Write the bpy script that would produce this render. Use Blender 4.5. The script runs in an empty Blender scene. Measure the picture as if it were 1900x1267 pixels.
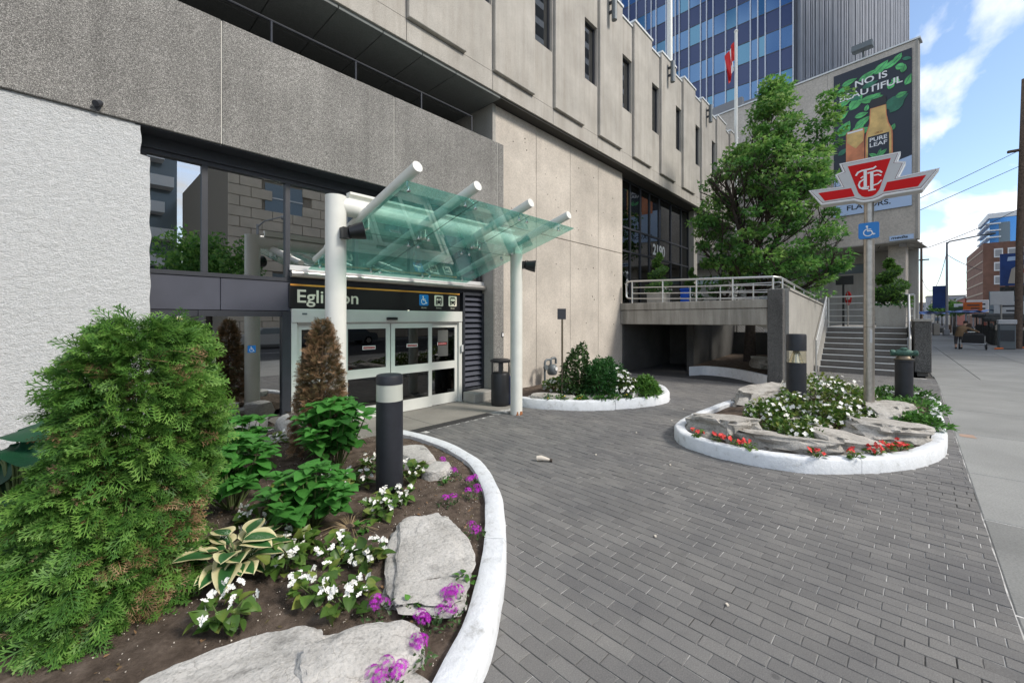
import bpy, bmesh, math, random
import numpy as np
from mathutils import Vector, Matrix, noise as mnoise

# ------------------------------------------------------------------ camera, sky, sun, exposure
SC = bpy.context.scene
COL = SC.collection
cam_data = bpy.data.cameras.new('camera')
cam_data.lens = 14.488; cam_data.sensor_width = 36.0; cam_data.sensor_fit = 'HORIZONTAL'
cam_data.shift_y = -0.0213
cam_data.clip_start = 0.05; cam_data.clip_end = 4000.0
cam = bpy.data.objects.new('camera', cam_data); COL.objects.link(cam)
cam.location = (0.0, 0.0, 1.85)
cam.rotation_euler = (math.radians(90), 0, math.radians(43.0 - 90.0))
SC.camera = cam

SUN_EL, SUN_DX, SUN_DY = math.radians(41), 0.34, -0.94       # direction towards the sun
world = bpy.data.worlds.new('World'); SC.world = world; world.use_nodes = True
wt = world.node_tree; wt.nodes.clear()
w_out = wt.nodes.new('ShaderNodeOutputWorld'); w_bg = wt.nodes.new('ShaderNodeBackground')
w_sky = wt.nodes.new('ShaderNodeTexSky'); w_sky.sky_type = 'NISHITA'; w_sky.sun_disc = False
w_sky.sun_elevation = SUN_EL; w_sky.sun_rotation = math.atan2(SUN_DX, SUN_DY)
w_sky.air_density = 1.0; w_sky.dust_density = 0.6; w_sky.ozone_density = 1.4
w_tc = wt.nodes.new('ShaderNodeTexCoord')
w_sep = wt.nodes.new('ShaderNodeSeparateXYZ'); wt.links.new(w_tc.outputs['Generated'], w_sep.inputs[0])
w_mx = wt.nodes.new('ShaderNodeMath'); w_mx.operation = 'MAXIMUM'; w_mx.inputs[1].default_value = 0.0
wt.links.new(w_sep.outputs[2], w_mx.inputs[0])
w_add = wt.nodes.new('ShaderNodeMath'); w_add.operation = 'ADD'; w_add.inputs[1].default_value = 0.22
wt.links.new(w_mx.outputs[0], w_add.inputs[0])
w_div = wt.nodes.new('ShaderNodeVectorMath'); w_div.operation = 'DIVIDE'
w_cmb = wt.nodes.new('ShaderNodeCombineXYZ')
for i in range(3): wt.links.new(w_add.outputs[0], w_cmb.inputs[i])
wt.links.new(w_tc.outputs['Generated'], w_div.inputs[0]); wt.links.new(w_cmb.outputs[0], w_div.inputs[1])
w_map = wt.nodes.new('ShaderNodeMapping'); w_map.inputs['Rotation'].default_value = (0, 0, 0.55); w_map.inputs['Scale'].default_value = (1.0, 1.9, 0.35)
w_map.inputs['Location'].default_value = (0.35, 0.2, 0.0)
wt.links.new(w_div.outputs[0], w_map.inputs['Vector'])
w_nz = wt.nodes.new('ShaderNodeTexNoise'); w_nz.inputs['Scale'].default_value = 2.1; w_nz.inputs['Detail'].default_value = 7.0
w_nz.inputs['Roughness'].default_value = 0.52; w_nz.inputs['Distortion'].default_value = 0.25
wt.links.new(w_map.outputs[0], w_nz.inputs['Vector'])
w_rmp = wt.nodes.new('ShaderNodeValToRGB')
w_rmp.color_ramp.elements[0].position = 0.45; w_rmp.color_ramp.elements[0].color = (0, 0, 0, 1)
w_rmp.color_ramp.elements[1].position = 0.585; w_rmp.color_ramp.elements[1].color = (1, 1, 1, 1)
wt.links.new(w_nz.outputs['Fac'], w_rmp.inputs['Fac'])
w_sc = wt.nodes.new('ShaderNodeMath'); w_sc.operation = 'MULTIPLY'; w_sc.inputs[1].default_value = 0.88
wt.links.new(w_rmp.outputs[0], w_sc.inputs[0])
w_mix = wt.nodes.new('ShaderNodeMix'); w_mix.data_type = 'RGBA'
w_mix.inputs['B'].default_value = (6.3, 6.33, 6.45, 1)          # cloud radiance before the background strength
wt.links.new(w_sc.outputs[0], w_mix.inputs['Factor']); wt.links.new(w_sky.outputs[0], w_mix.inputs['A'])
wt.links.new(w_mix.outputs['Result'], w_bg.inputs['Color'])
w_bg.inputs['Strength'].default_value = 0.10
wt.links.new(w_bg.outputs[0], w_out.inputs[0])

sun_d = bpy.data.lights.new('sun', 'SUN'); sun_d.energy = 1.6; sun_d.angle = math.radians(13); sun_d.color = (1.0, 0.94, 0.85)
sun = bpy.data.objects.new('sun', sun_d); COL.objects.link(sun)
_d = Vector((SUN_DX * math.cos(SUN_EL), SUN_DY * math.cos(SUN_EL), math.sin(SUN_EL)))
sun.rotation_euler = _d.to_track_quat('Z', 'Y').to_euler()

SC.view_settings.view_transform = 'Standard'; SC.view_settings.look = 'None'
SC.view_settings.gamma = 1.0; SC.view_settings.exposure = 1.15
SC.cycles.use_denoising = True
SC.cycles.max_bounces = 8; SC.cycles.transparent_max_bounces = 16

# ------------------------------------------------------------------ materials
MATS = {}
def _new(name):
    m = bpy.data.materials.new(name); m.use_nodes = True
    nt = m.node_tree; b = nt.nodes['Principled BSDF']
    MATS[name] = m
    return m, nt, b
def _n(nt, t, **kw):
    n = nt.nodes.new(t)
    for k, v in kw.items(): setattr(n, k, v)
    return n
def _coords(nt, scale=(1, 1, 1), world=False):
    mp = _n(nt, 'ShaderNodeMapping'); mp.inputs['Scale'].default_value = scale
    if world:
        g = _n(nt, 'ShaderNodeNewGeometry'); nt.links.new(g.outputs['Position'], mp.inputs['Vector'])
    else:
        tc = _n(nt, 'ShaderNodeTexCoord'); nt.links.new(tc.outputs['Object'], mp.inputs['Vector'])
    return mp.outputs[0]
def _noise(nt, vec, scale, detail=4.0, rough=0.55):
    n = _n(nt, 'ShaderNodeTexNoise'); n.inputs['Scale'].default_value = scale
    n.inputs['Detail'].default_value = detail; n.inputs['Roughness'].default_value = rough
    nt.links.new(vec, n.inputs['Vector']); return n.outputs['Fac']
def _ramp(nt, fac, stops):
    r = _n(nt, 'ShaderNodeValToRGB'); e = r.color_ramp.elements
    while len(e) < len(stops): e.new(0.5)
    for k, (p, c) in enumerate(stops):
        e[k].position = p; e[k].color = (c[0], c[1], c[2], 1) if not isinstance(c, (int, float)) else (c, c, c, 1)
    nt.links.new(fac, r.inputs['Fac']); return r.outputs[0]
def _mixc(nt, fac, a, b, mode='MIX'):
    m = _n(nt, 'ShaderNodeMix', data_type='RGBA', blend_type=mode)
    for sock, v in (('Factor', fac), ('A', a), ('B', b)):
        if isinstance(v, (int, float)): m.inputs[sock].default_value = v
        elif isinstance(v, tuple): m.inputs[sock].default_value = (v[0], v[1], v[2], 1)
        else: nt.links.new(v, m.inputs[sock])
    return m.outputs['Result']
def _bump(nt, b, h, strength, dist=0.01):
    n = _n(nt, 'ShaderNodeBump'); n.inputs['Strength'].default_value = strength; n.inputs['Distance'].default_value = dist
    nt.links.new(h, n.inputs['Height']); nt.links.new(n.outputs[0], b.inputs['Normal'])

def plain(name, col, rough=0.5, metal=0.0, var=0.0, vscale=6.0, bump=0.0, bscale=60.0, spec=0.5, bdist=0.004):
    m, nt, b = _new(name)
    b.inputs['Roughness'].default_value = rough; b.inputs['Metallic'].default_value = metal
    b.inputs['Specular IOR Level'].default_value = spec
    b.inputs['Base Color'].default_value = (*col, 1)
    if var or bump:
        v = _coords(nt)
        if var:
            f = _noise(nt, v, vscale, 5)
            lo = tuple(c * (1 - var) for c in col); hi = tuple(min(1, c * (1 + var)) for c in col)
            nt.links.new(_ramp(nt, f, [(0.3, lo), (0.7, hi)]), b.inputs['Base Color'])
        if bump: _bump(nt, b, _noise(nt, v, bscale, 4), bump, bdist)
    return m

def concrete(name, col, var=0.16, streak=0.18, pores=0.25, rough=0.85, fine=70.0, stain=(0.55, 0.5, 0.44)):
    m, nt, b = _new(name); b.inputs['Roughness'].default_value = rough
    b.inputs['Specular IOR Level'].default_value = 0.25
    v = _coords(nt, world=True); vs = _coords(nt, (3.0, 3.0, 0.22), True)
    big = _ramp(nt, _noise(nt, v, 0.9, 5, 0.6), [(0.28, tuple(c * (1 - var) for c in col)), (0.72, tuple(c * (1 + var) for c in col))])
    st = _ramp(nt, _noise(nt, vs, 1.6, 5, 0.65), [(0.42, 0.0), (0.75, 1.0)])
    sm = _n(nt, 'ShaderNodeMath', operation='MULTIPLY'); sm.inputs[1].default_value = streak; nt.links.new(st, sm.inputs[0])
    c1 = _mixc(nt, sm.outputs[0], big, tuple(c * s for c, s in zip(col, stain)))
    fn = _ramp(nt, _noise(nt, v, fine, 3, 0.7), [(0.30, 0.80), (0.62, 1.10)])
    c2 = _mixc(nt, 1.0, c1, fn, 'MULTIPLY')
    nt.links.new(c2, b.inputs['Base Color'])
    _bump(nt, b, _noise(nt, v, fine * 0.6, 5, 0.7), pores, 0.006)
    return m

def aggregate(name, lo, hi, scale=85.0, bump=0.7):
    m, nt, b = _new(name); b.inputs['Roughness'].default_value = 0.8; b.inputs['Specular IOR Level'].default_value = 0.3
    v = _coords(nt, world=True)
    vo = _n(nt, 'ShaderNodeTexVoronoi'); vo.inputs['Scale'].default_value = scale; nt.links.new(v, vo.inputs['Vector'])
    sp = _n(nt, 'ShaderNodeSeparateColor'); nt.links.new(vo.outputs['Color'], sp.inputs[0])
    cc = _ramp(nt, sp.outputs[0], [(0.0, lo), (0.45, tuple((a + c) / 2.15 for a, c in zip(lo, hi))), (0.85, hi), (1.0, tuple(min(1, c * 1.35) for c in hi))])
    dk = _ramp(nt, vo.outputs['Distance'], [(0.28, 1.0), (0.62, 0.42)])
    big = _ramp(nt, _noise(nt, v, 0.8, 5, 0.6), [(0.3, 0.78), (0.7, 1.12)])
    vs = _coords(nt, (4.0, 4.0, 0.25), True); big = _mixc(nt, 1.0, big, _ramp(nt, _noise(nt, vs, 1.5, 5, 0.65), [(0.45, 1.0), (0.75, 0.80)]), 'MULTIPLY')
    c = _mixc(nt, 1.0, _mixc(nt, 1.0, cc, dk, 'MULTIPLY'), big, 'MULTIPLY')
    nt.links.new(c, b.inputs['Base Color'])
    inv = _n(nt, 'ShaderNodeMath', operation='SUBTRACT'); inv.inputs[0].default_value = 1.0; nt.links.new(vo.outputs['Distance'], inv.inputs[1])
    _bump(nt, b, inv.outputs[0], bump, 0.006)
    return m

def leafy(name, stops, rough=0.45, trans=0.25, vein=False, attr='rnd', spec=0.35):
    m, nt, b = _new(name); b.inputs['Roughness'].default_value = rough; b.inputs['Specular IOR Level'].default_value = spec
    at = _n(nt, 'ShaderNodeAttribute', attribute_name=attr)
    c = _ramp(nt, at.outputs['Fac'], stops)
    oi = _n(nt, 'ShaderNodeObjectInfo')
    c = _mixc(nt, 1.0, c, _ramp(nt, oi.outputs['Random'], [(0, 0.78), (1, 1.2)]), 'MULTIPLY')
    if vein:
        v = _coords(nt); c = _mixc(nt, 1.0, c, _ramp(nt, _noise(nt, v, 40.0, 3), [(0.35, 0.8), (0.7, 1.12)]), 'MULTIPLY')
    nt.links.new(c, b.inputs['Base Color'])
    tr = _n(nt, 'ShaderNodeBsdfTranslucent'); nt.links.new(c, tr.inputs['Color'])
    mx = _n(nt, 'ShaderNodeMixShader'); mx.inputs[0].default_value = trans
    nt.links.new(b.outputs[0], mx.inputs[1]); nt.links.new(tr.outputs[0], mx.inputs[2])
    nt.links.new(mx.outputs[0], nt.nodes['Material Output'].inputs['Surface'])
    return m

def glass(name, tint, f0=0.06, rough=0.0, veil=None, veil_amt=0.0):
    """thin pane: tinted see-through plus mirror reflection that grows towards grazing angles"""
    m, nt, b = _new(name); nt.nodes.remove(b)
    t = _n(nt, 'ShaderNodeBsdfTransparent'); t.inputs['Color'].default_value = (*tint, 1)
    base = t.outputs[0]
    if veil:
        tr = _n(nt, 'ShaderNodeBsdfTranslucent'); tr.inputs['Color'].default_value = (*veil, 1)
        df = _n(nt, 'ShaderNodeBsdfDiffuse'); df.inputs['Color'].default_value = (*veil, 1)
        ms = _n(nt, 'ShaderNodeMixShader'); ms.inputs[0].default_value = 0.45
        nt.links.new(tr.outputs[0], ms.inputs[1]); nt.links.new(df.outputs[0], ms.inputs[2])
        mv = _n(nt, 'ShaderNodeMixShader'); mv.inputs[0].default_value = veil_amt
        nt.links.new(base, mv.inputs[1]); nt.links.new(ms.outputs[0], mv.inputs[2]); base = mv.outputs[0]
        dv = _ramp(nt, _noise(nt, _coords(nt, (1.0, 0.35, 1.0), True), 6.0, 6, 0.7), [(0.32, veil_amt*0.6), (0.72, veil_amt*1.7)]); nt.links.new(dv, mv.inputs[0])      # dust and dried water marks
    g = _n(nt, 'ShaderNodeBsdfGlossy'); g.inputs['Roughness'].default_value = rough; g.inputs['Color'].default_value = (1, 1, 1, 1)
    lw = _n(nt, 'ShaderNodeLayerWeight'); lw.inputs['Blend'].default_value = 0.5
    pw = _n(nt, 'ShaderNodeMath', operation='POWER'); pw.inputs[1].default_value = 4.0; nt.links.new(lw.outputs['Facing'], pw.inputs[0])
    ma = _n(nt, 'ShaderNodeMath', operation='MULTIPLY_ADD'); ma.inputs[1].default_value = 0.9-f0; ma.inputs[2].default_value = f0; nt.links.new(pw.outputs[0], ma.inputs[0])
    mx = _n(nt, 'ShaderNodeMixShader'); nt.links.new(ma.outputs[0], mx.inputs[0])
    nt.links.new(base, mx.inputs[1]); nt.links.new(g.outputs[0], mx.inputs[2])
    nt.links.new(mx.outputs[0], nt.nodes['Material Output'].inputs['Surface'])
    return m

def rocky(name, lo, hi, crack=(0.3, 0.28, 0.25), scale=3.0):
    m, nt, b = _new(name); b.inputs['Roughness'].default_value = 0.9; b.inputs['Specular IOR Level'].default_value = 0.2
    v = _coords(nt); vl = _coords(nt, (1, 1, 4.5))
    c = _ramp(nt, _noise(nt, v, scale, 7, 0.65), [(0.3, lo), (0.66, hi)])
    lay = _noise(nt, vl, 6.0, 6, 0.7)
    c = _mixc(nt, 1.0, c, _ramp(nt, lay, [(0.34, 0.62), (0.47, 1.0)]), 'MULTIPLY')
    vo = _n(nt, 'ShaderNodeTexVoronoi', feature='DISTANCE_TO_EDGE'); vo.inputs['Scale'].default_value = 4.2
    wv = _n(nt, 'ShaderNodeMix', data_type='VECTOR'); wv.inputs['Factor'].default_value = 0.18
    nn = _n(nt, 'ShaderNodeTexNoise'); nn.inputs['Scale'].default_value = 7.0; nt.links.new(v, nn.inputs['Vector'])
    nt.links.new(v, wv.inputs['A']); nt.links.new(nn.outputs['Color'], wv.inputs['B']); nt.links.new(wv.outputs['Result'], vo.inputs['Vector'])
    ck = _ramp(nt, vo.outputs['Distance'], [(0.0, 1.0), (0.012, 0.0)])
    ckm = _n(nt, 'ShaderNodeMath', operation='MULTIPLY'); ckm.inputs[1].default_value = 0.55; nt.links.new(ck, ckm.inputs[0])
    c = _mixc(nt, ckm.outputs[0], c, crack)
    sp = _ramp(nt, _noise(nt, v, 55.0, 3, 0.6), [(0.30, 0.72), (0.48, 1.0), (0.75, 1.1)])
    nt.links.new(_mixc(nt, 1.0, c, sp, 'MULTIPLY'), b.inputs['Base Color'])
    h = _n(nt, 'ShaderNodeMath', operation='ADD'); nt.links.new(lay, h.inputs[0]); nt.links.new(_noise(nt, v, 30.0, 6, 0.7), h.inputs[1])
    _bump(nt, b, h.outputs[0], 0.75, 0.02)
    return m

concrete('precast', (0.435, 0.41, 0.37), 0.18, 0.45, 0.3, fine=55)
concrete('smooth_concrete', (0.53, 0.48, 0.42), 0.20, 0.16, 0.18, fine=40)
concrete('grey_concrete', (0.38, 0.365, 0.335), 0.14, 0.28, 0.25, fine=50)
concrete('stained_concrete', (0.36, 0.34, 0.30), 0.2, 0.75, 0.3, fine=50, stain=(0.3, 0.29, 0.27))
concrete('billboard_wall', (0.52, 0.475, 0.42), 0.10, 0.15, 0.15, fine=12)
concrete('slab_concrete', (0.245, 0.247, 0.238), 0.14, 0.0, 0.2, fine=60)
_nt = MATS['slab_concrete'].node_tree; _b = _nt.nodes['Principled BSDF']; _src = _b.inputs['Base Color'].links[0].from_socket
_oi = _n(_nt, 'ShaderNodeObjectInfo'); _c = _mixc(_nt, 1.0, _src, _ramp(_nt, _oi.outputs['Random'], [(0, 0.84), (1, 1.12)]), 'MULTIPLY')
_c = _mixc(_nt, _ramp(_nt, _noise(_nt, _coords(_nt, world=True), 1.7, 8, 0.75), [(0.58, 0.0), (0.76, 0.4)]), _c, (0.13, 0.13, 0.125)); _nt.links.new(_c, _b.inputs['Base Color'])
concrete('door_slab', (0.25, 0.235, 0.21), 0.2, 0.0, 0.2, fine=60)
concrete('soffit_board', (0.20, 0.21, 0.205), 0.07, 0.0, 0.05, fine=50)
concrete('step_concrete', (0.17, 0.16, 0.15), 0.2, 0.3, 0.25, fine=50)
aggregate('aggregate', (0.21, 0.203, 0.192), (0.54, 0.522, 0.49), 135.0, 0.6)
aggregate('dark_aggregate', (0.075, 0.073, 0.07), (0.26, 0.255, 0.245), 95.0, 0.6)
plain('sealant', (0.62, 0.6, 0.55), 0.7)
plain('joint_dark', (0.05, 0.047, 0.042), 0.9)
plain('tie_hole', (0.05, 0.04, 0.035), 0.9)
plain('charcoal_metal', (0.034, 0.037, 0.046), 0.42, 0.0, 0.12, 5, spec=0.5)
plain('charcoal_panel', (0.062, 0.066, 0.088), 0.45, 0.0, 0.10, 3, bump=0.05, bscale=8)
plain('black_paint', (0.012, 0.013, 0.016), 0.38)
plain('bollard_paint', (0.017, 0.019, 0.026), 0.5, 0, 0.2, 12, bump=0.06, bscale=120)
plain('white_paint', (0.72, 0.72, 0.67), 0.4, 0, 0.05, 4)
plain('cap_metal', (0.68, 0.70, 0.70), 0.45, 0.1)
plain('door_white', (0.66, 0.66, 0.62), 0.42, 0.0, 0.05, 3)
plain('silver', (0.58, 0.56, 0.53), 0.32, 0.85, 0.08, 20)
plain('steel_pole', (0.43, 0.40, 0.365), 0.40, 0.9, 0.15, 14)
plain('rail_steel', (0.62, 0.62, 0.61), 0.32, 0.75)
plain('chrome', (0.75, 0.77, 0.77), 0.12, 1.0)
plain('rust', (0.33, 0.13, 0.05), 0.9, 0, 0.3, 40)
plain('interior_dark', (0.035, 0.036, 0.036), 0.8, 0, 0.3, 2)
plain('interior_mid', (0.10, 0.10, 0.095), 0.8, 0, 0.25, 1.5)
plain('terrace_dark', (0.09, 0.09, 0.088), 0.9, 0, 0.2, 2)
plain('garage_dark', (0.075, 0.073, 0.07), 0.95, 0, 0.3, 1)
plain('sign_black', (0.012, 0.011, 0.012), 0.35)
plain('sign_orange', (0.62, 0.27, 0.04), 0.5)
plain('sign_cream', (0.78, 0.72, 0.60), 0.5)
plain('sign_blue', (0.01, 0.19, 0.55), 0.4)
plain('sign_white', (0.80, 0.80, 0.80), 0.5)
plain('sign_red', (0.60, 0.008, 0.010), 0.55, spec=0.2)
plain('sign_grey', (0.55, 0.55, 0.55), 0.4, 0, 0.05, 3)
plain('sign_maroon', (0.16, 0.01, 0.015), 0.5)
plain('sticker_red', (0.35, 0.03, 0.03), 0.5)
plain('sticker_green', (0.05, 0.42, 0.16), 0.5)
plain('lens_clear', (0.50, 0.52, 0.47), 0.25, 0.1)
plain('reflector', (0.72, 0.67, 0.55), 0.2, 0.8)
plain('bin_black', (0.014, 0.015, 0.018), 0.42)
plain('bin_blue', (0.01, 0.09, 0.55), 0.4)
plain('meter_grey', (0.14, 0.16, 0.17), 0.5, 0.2)
plain('brass_green', (0.055, 0.12, 0.095), 0.6, 0.4, 0.5, 30)
plain('bronze', (0.18, 0.15, 0.11), 0.45, 0.7)
plain('bark', (0.055, 0.042, 0.034), 0.95, 0, 0.35, 14, bump=0.6, bscale=30, bdist=0.02)
plain('twig', (0.10, 0.07, 0.045), 0.9, 0, 0.3, 20)
plain('stem_green', (0.10, 0.14, 0.045), 0.6)
plain('wire', (0.02, 0.02, 0.022), 0.6)
plain('asphalt', (0.05, 0.05, 0.052), 0.9, 0, 0.2, 3, bump=0.2, bscale=90)
plain('ground_asphalt', (0.075, 0.075, 0.072), 0.95, 0, 0.2, 0.5)
plain('mat_rubber', (0.035, 0.034, 0.034), 0.9, 0, 0.2, 12, bump=0.3, bscale=150)
plain('wood_pole', (0.13, 0.09, 0.065), 0.9, 0, 0.35, 9, bump=0.3, bscale=30)
plain('survey_paint', (0.36, 0.25, 0.19), 0.9)
plain('perlite', (0.62, 0.56, 0.48), 0.9)
plain('flag_red', (0.62, 0.02, 0.02), 0.7)
plain('red_brick', (0.20, 0.105, 0.075), 0.9, 0, 0.2, 0.7)
plain('brick_band', (0.46, 0.37, 0.29), 0.9)
plain('tarp_blue', (0.015, 0.10, 0.42), 0.5, 0, 0.3, 2)
plain('orange_plastic', (0.75, 0.16, 0.02), 0.5)
plain('dark_stall', (0.045, 0.045, 0.04), 0.9, 0, 0.5, 2)
plain('skin', (0.45, 0.27, 0.19), 0.6)
plain('jacket_brown', (0.20, 0.125, 0.065), 0.85, 0, 0.15, 20)
plain('trousers_dark', (0.05, 0.045, 0.045), 0.9)
plain('hair_dark', (0.03, 0.02, 0.016), 0.8)
plain('bag_black', (0.013, 0.013, 0.014), 0.7)
plain('petal_white', (0.80, 0.79, 0.74), 0.6)
plain('petal_red', (0.70, 0.05, 0.045), 0.6)
plain('petal_yellow', (0.75, 0.5, 0.05), 0.6)
glass('window_glass', (0.32, 0.37, 0.36), 0.42)
glass('upper_glass', (0.15, 0.16, 0.16), 0.30)
glass('lens_glass', (0.9, 0.89, 0.82), 0.05)
glass('dark_glass', (0.25, 0.26, 0.26), 0.10)
glass('canopy_glass', (0.70, 0.90, 0.84), 0.05, 0.0, (0.26, 0.62, 0.57), 0.20)
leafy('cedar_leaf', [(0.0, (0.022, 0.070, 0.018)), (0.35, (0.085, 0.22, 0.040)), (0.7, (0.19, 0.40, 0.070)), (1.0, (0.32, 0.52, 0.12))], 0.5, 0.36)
leafy('dead_leaf', [(0.0, (0.075, 0.080, 0.030)), (0.35, (0.14, 0.10, 0.05)), (0.7, (0.32, 0.18, 0.09)), (1.0, (0.55, 0.38, 0.24))], 0.8, 0.2)
leafy('hydrangea_leaf', [(0.0, (0.070, 0.26, 0.045)), (0.5, (0.13, 0.39, 0.075)), (1.0, (0.22, 0.49, 0.13))], 0.5, 0.38, True)
leafy('bigleaf', [(0.0, (0.012, 0.075, 0.035)), (1.0, (0.03, 0.13, 0.05))], 0.45, 0.2, True)
leafy('hosta_leaf', [(0.0, (0.028, 0.11, 0.032)), (0.50, (0.045, 0.14, 0.040)), (0.60, (0.62, 0.56, 0.30)), (1.0, (0.74, 0.68, 0.42))], 0.42, 0.2)
leafy('begonia_leaf', [(0.0, (0.040, 0.095, 0.018)), (0.6, (0.10, 0.19, 0.034)), (1.0, (0.22, 0.25, 0.06))], 0.4, 0.25)
leafy('bush_dark', [(0.0, (0.018, 0.050, 0.016)), (1.0, (0.075, 0.14, 0.040))], 0.45, 0.2)
leafy('bush_mid', [(0.0, (0.020, 0.085, 0.022)), (1.0, (0.065, 0.20, 0.045))], 0.5, 0.25)
leafy('bush_light', [(0.0, (0.05, 0.15, 0.025)), (1.0, (0.16, 0.32, 0.06))], 0.5, 0.25)
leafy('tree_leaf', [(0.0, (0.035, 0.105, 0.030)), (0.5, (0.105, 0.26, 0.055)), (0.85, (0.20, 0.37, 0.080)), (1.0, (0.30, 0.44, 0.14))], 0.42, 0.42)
leafy('topiary_leaf', [(0.0, (0.04, 0.11, 0.022)), (1.0, (0.14, 0.28, 0.045))], 0.6, 0.2)
leafy('verbena', [(0.0, (0.46, 0.012, 0.46)), (0.90, (0.55, 0.03, 0.56)), (0.97, (0.85, 0.75, 0.85)), (1.0, (0.9, 0.85, 0.9))], 0.6, 0.15)
leafy('ivy_leaf', [(0.0, (0.03, 0.09, 0.02)), (1.0, (0.10, 0.25, 0.04))], 0.4, 0.2)
rocky('limestone', (0.40, 0.385, 0.36), (0.60, 0.58, 0.55))
rocky('sandstone', (0.32, 0.30, 0.27), (0.54, 0.515, 0.475), (0.14, 0.12, 0.10))

# soil
m, nt, b = _new('soil'); b.inputs['Roughness'].default_value = 1.0; b.inputs['Specular IOR Level'].default_value = 0.1
v = _coords(nt, world=True)
c = _ramp(nt, _noise(nt, v, 9.0, 8, 0.7), [(0.3, (0.060, 0.045, 0.035)), (0.55, (0.135, 0.104, 0.083)), (0.72, (0.21, 0.168, 0.138))])
nt.links.new(c, b.inputs['Base Color']); _bump(nt, b, _noise(nt, v, 60.0, 8, 0.75), 0.9, 0.02)
# stucco
m, nt, b = _new('stucco'); b.inputs['Roughness'].default_value = 0.9; b.inputs['Specular IOR Level'].default_value = 0.2
v = _coords(nt, (1.0, 1.0, 1.7), True)
nt.links.new(_ramp(nt, _noise(nt, v, 38.0, 4), [(0.35, (0.64, 0.655, 0.66)), (0.65, (0.79, 0.80, 0.805))]), b.inputs['Base Color'])
_bump(nt, b, _noise(nt, v, 68.0, 5, 0.62), 1.0, 0.03)
# white painted kerb
m, nt, b = _new('kerb_paint'); b.inputs['Roughness'].default_value = 0.65; b.inputs['Specular IOR Level'].default_value = 0.3
v = _coords(nt, world=True)
c = _ramp(nt, _noise(nt, v, 7.0, 7, 0.7), [(0.28, (0.42, 0.42, 0.41)), (0.42, (0.68, 0.70, 0.72)), (0.7, (0.78, 0.80, 0.83))])
c = _mixc(nt, _ramp(nt, _noise(nt, v, 20.0, 8, 0.78), [(0.31, 0.85), (0.36, 0.0)]), c, (0.30, 0.29, 0.27))
nt.links.new(c, b.inputs['Base Color']); _bump(nt, b, _noise(nt, v, 22.0, 6, 0.65), 0.45, 0.02)
# pavers (a little different from piece to piece) and their joints
m, nt, b = _new('paver'); b.inputs['Roughness'].default_value = 0.88; b.inputs['Specular IOR Level'].default_value = 0.25
v = _coords(nt, world=True)
at = _n(nt, 'ShaderNodeAttribute', attribute_name='rnd'); oi = _n(nt, 'ShaderNodeObjectInfo')
ad = _n(nt, 'ShaderNodeMath', operation='ADD'); nt.links.new(at.outputs['Fac'], ad.inputs[0]); nt.links.new(oi.outputs['Random'], ad.inputs[1])
fr = _n(nt, 'ShaderNodeMath', operation='FRACT'); nt.links.new(ad.outputs[0], fr.inputs[0])
c = _ramp(nt, fr.outputs[0], [(0.0, (0.152, 0.150, 0.149)), (0.5, (0.170, 0.168, 0.166)), (1.0, (0.194, 0.191, 0.187))])
c = _mixc(nt, 1.0, c, _ramp(nt, _noise(nt, v, 1.1, 6, 0.6), [(0.28, (0.80, 0.80, 0.82)), (0.7, (1.18, 1.16, 1.12))]), 'MULTIPLY')
c = _mixc(nt, 1.0, c, _ramp(nt, _noise(nt, v, 150.0, 3, 0.7), [(0.32, 0.72), (0.6, 1.05), (0.78, 1.5)]), 'MULTIPLY')
vg = _n(nt, 'ShaderNodeTexVoronoi'); vg.inputs['Scale'].default_value = 2.3; nt.links.new(v, vg.inputs['Vector'])
c = _mixc(nt, _ramp(nt, vg.outputs['Distance'], [(0.045, 0.45), (0.06, 0.0)]), c, (0.05, 0.05, 0.052))          # trodden gum
c = _mixc(nt, _ramp(nt, _noise(nt, v, 2.6, 7, 0.75), [(0.60, 0.0), (0.74, 0.35)]), c, (0.07, 0.068, 0.064))      # oil and tyre stains
nt.links.new(c, b.inputs['Base Color']); _bump(nt, b, _noise(nt, v, 110.0, 5, 0.7), 0.35, 0.006)
m, nt, b = _new('paver_joint'); b.inputs['Roughness'].default_value = 1.0
v = _coords(nt, world=True)
c = _ramp(nt, _noise(nt, v, 0.75, 5, 0.6), [(0.38, (0.060, 0.057, 0.052)), (0.54, (0.58, 0.57, 0.55))])
c = _mixc(nt, 1.0, c, _ramp(nt, _noise(nt, v, 9.0, 4), [(0.35, 0.45), (0.6, 1.1)]), 'MULTIPLY')
nt.links.new(c, b.inputs['Base Color'])
# rusty column foot, tower glass and small extras
plain('tower_vision', (0.10, 0.19, 0.34), 0.08, 0.9)
plain('tower_vision_teal', (0.10, 0.22, 0.33), 0.08, 0.9)
plain('tower_spandrel', (0.055, 0.075, 0.15), 0.2, 0.6)
plain('tower_fin', (0.62, 0.64, 0.68), 0.4, 0.3)
plain('tower_rib', (0.22, 0.235, 0.27), 0.6, 0.1, 0.12, 0.4)
plain('tower_rib_dark', (0.07, 0.078, 0.10), 0.6)
plain('tower_concrete', (0.22, 0.225, 0.24), 0.8, 0, 0.1, 0.5)
plain('print_navy', (0.018, 0.025, 0.042), 0.5)
plain('print_green', (0.10, 0.46, 0.14), 0.5, 0, 0.45, 2.5)
plain('print_green_dark', (0.03, 0.17, 0.10), 0.5, 0, 0.4, 2.5)
plain('print_tea', (0.62, 0.22, 0.10), 0.5, 0, 0.35, 1.4)
plain('print_amber', (0.68, 0.45, 0.16), 0.5, 0, 0.3, 1.8)
plain('print_sky', (0.46, 0.60, 0.82), 0.5)
plain('stone_block', (0.60, 0.52, 0.42), 0.85, 0, 0.12, 0.8)
plain('stone_joint', (0.30, 0.26, 0.21), 0.9)
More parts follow.
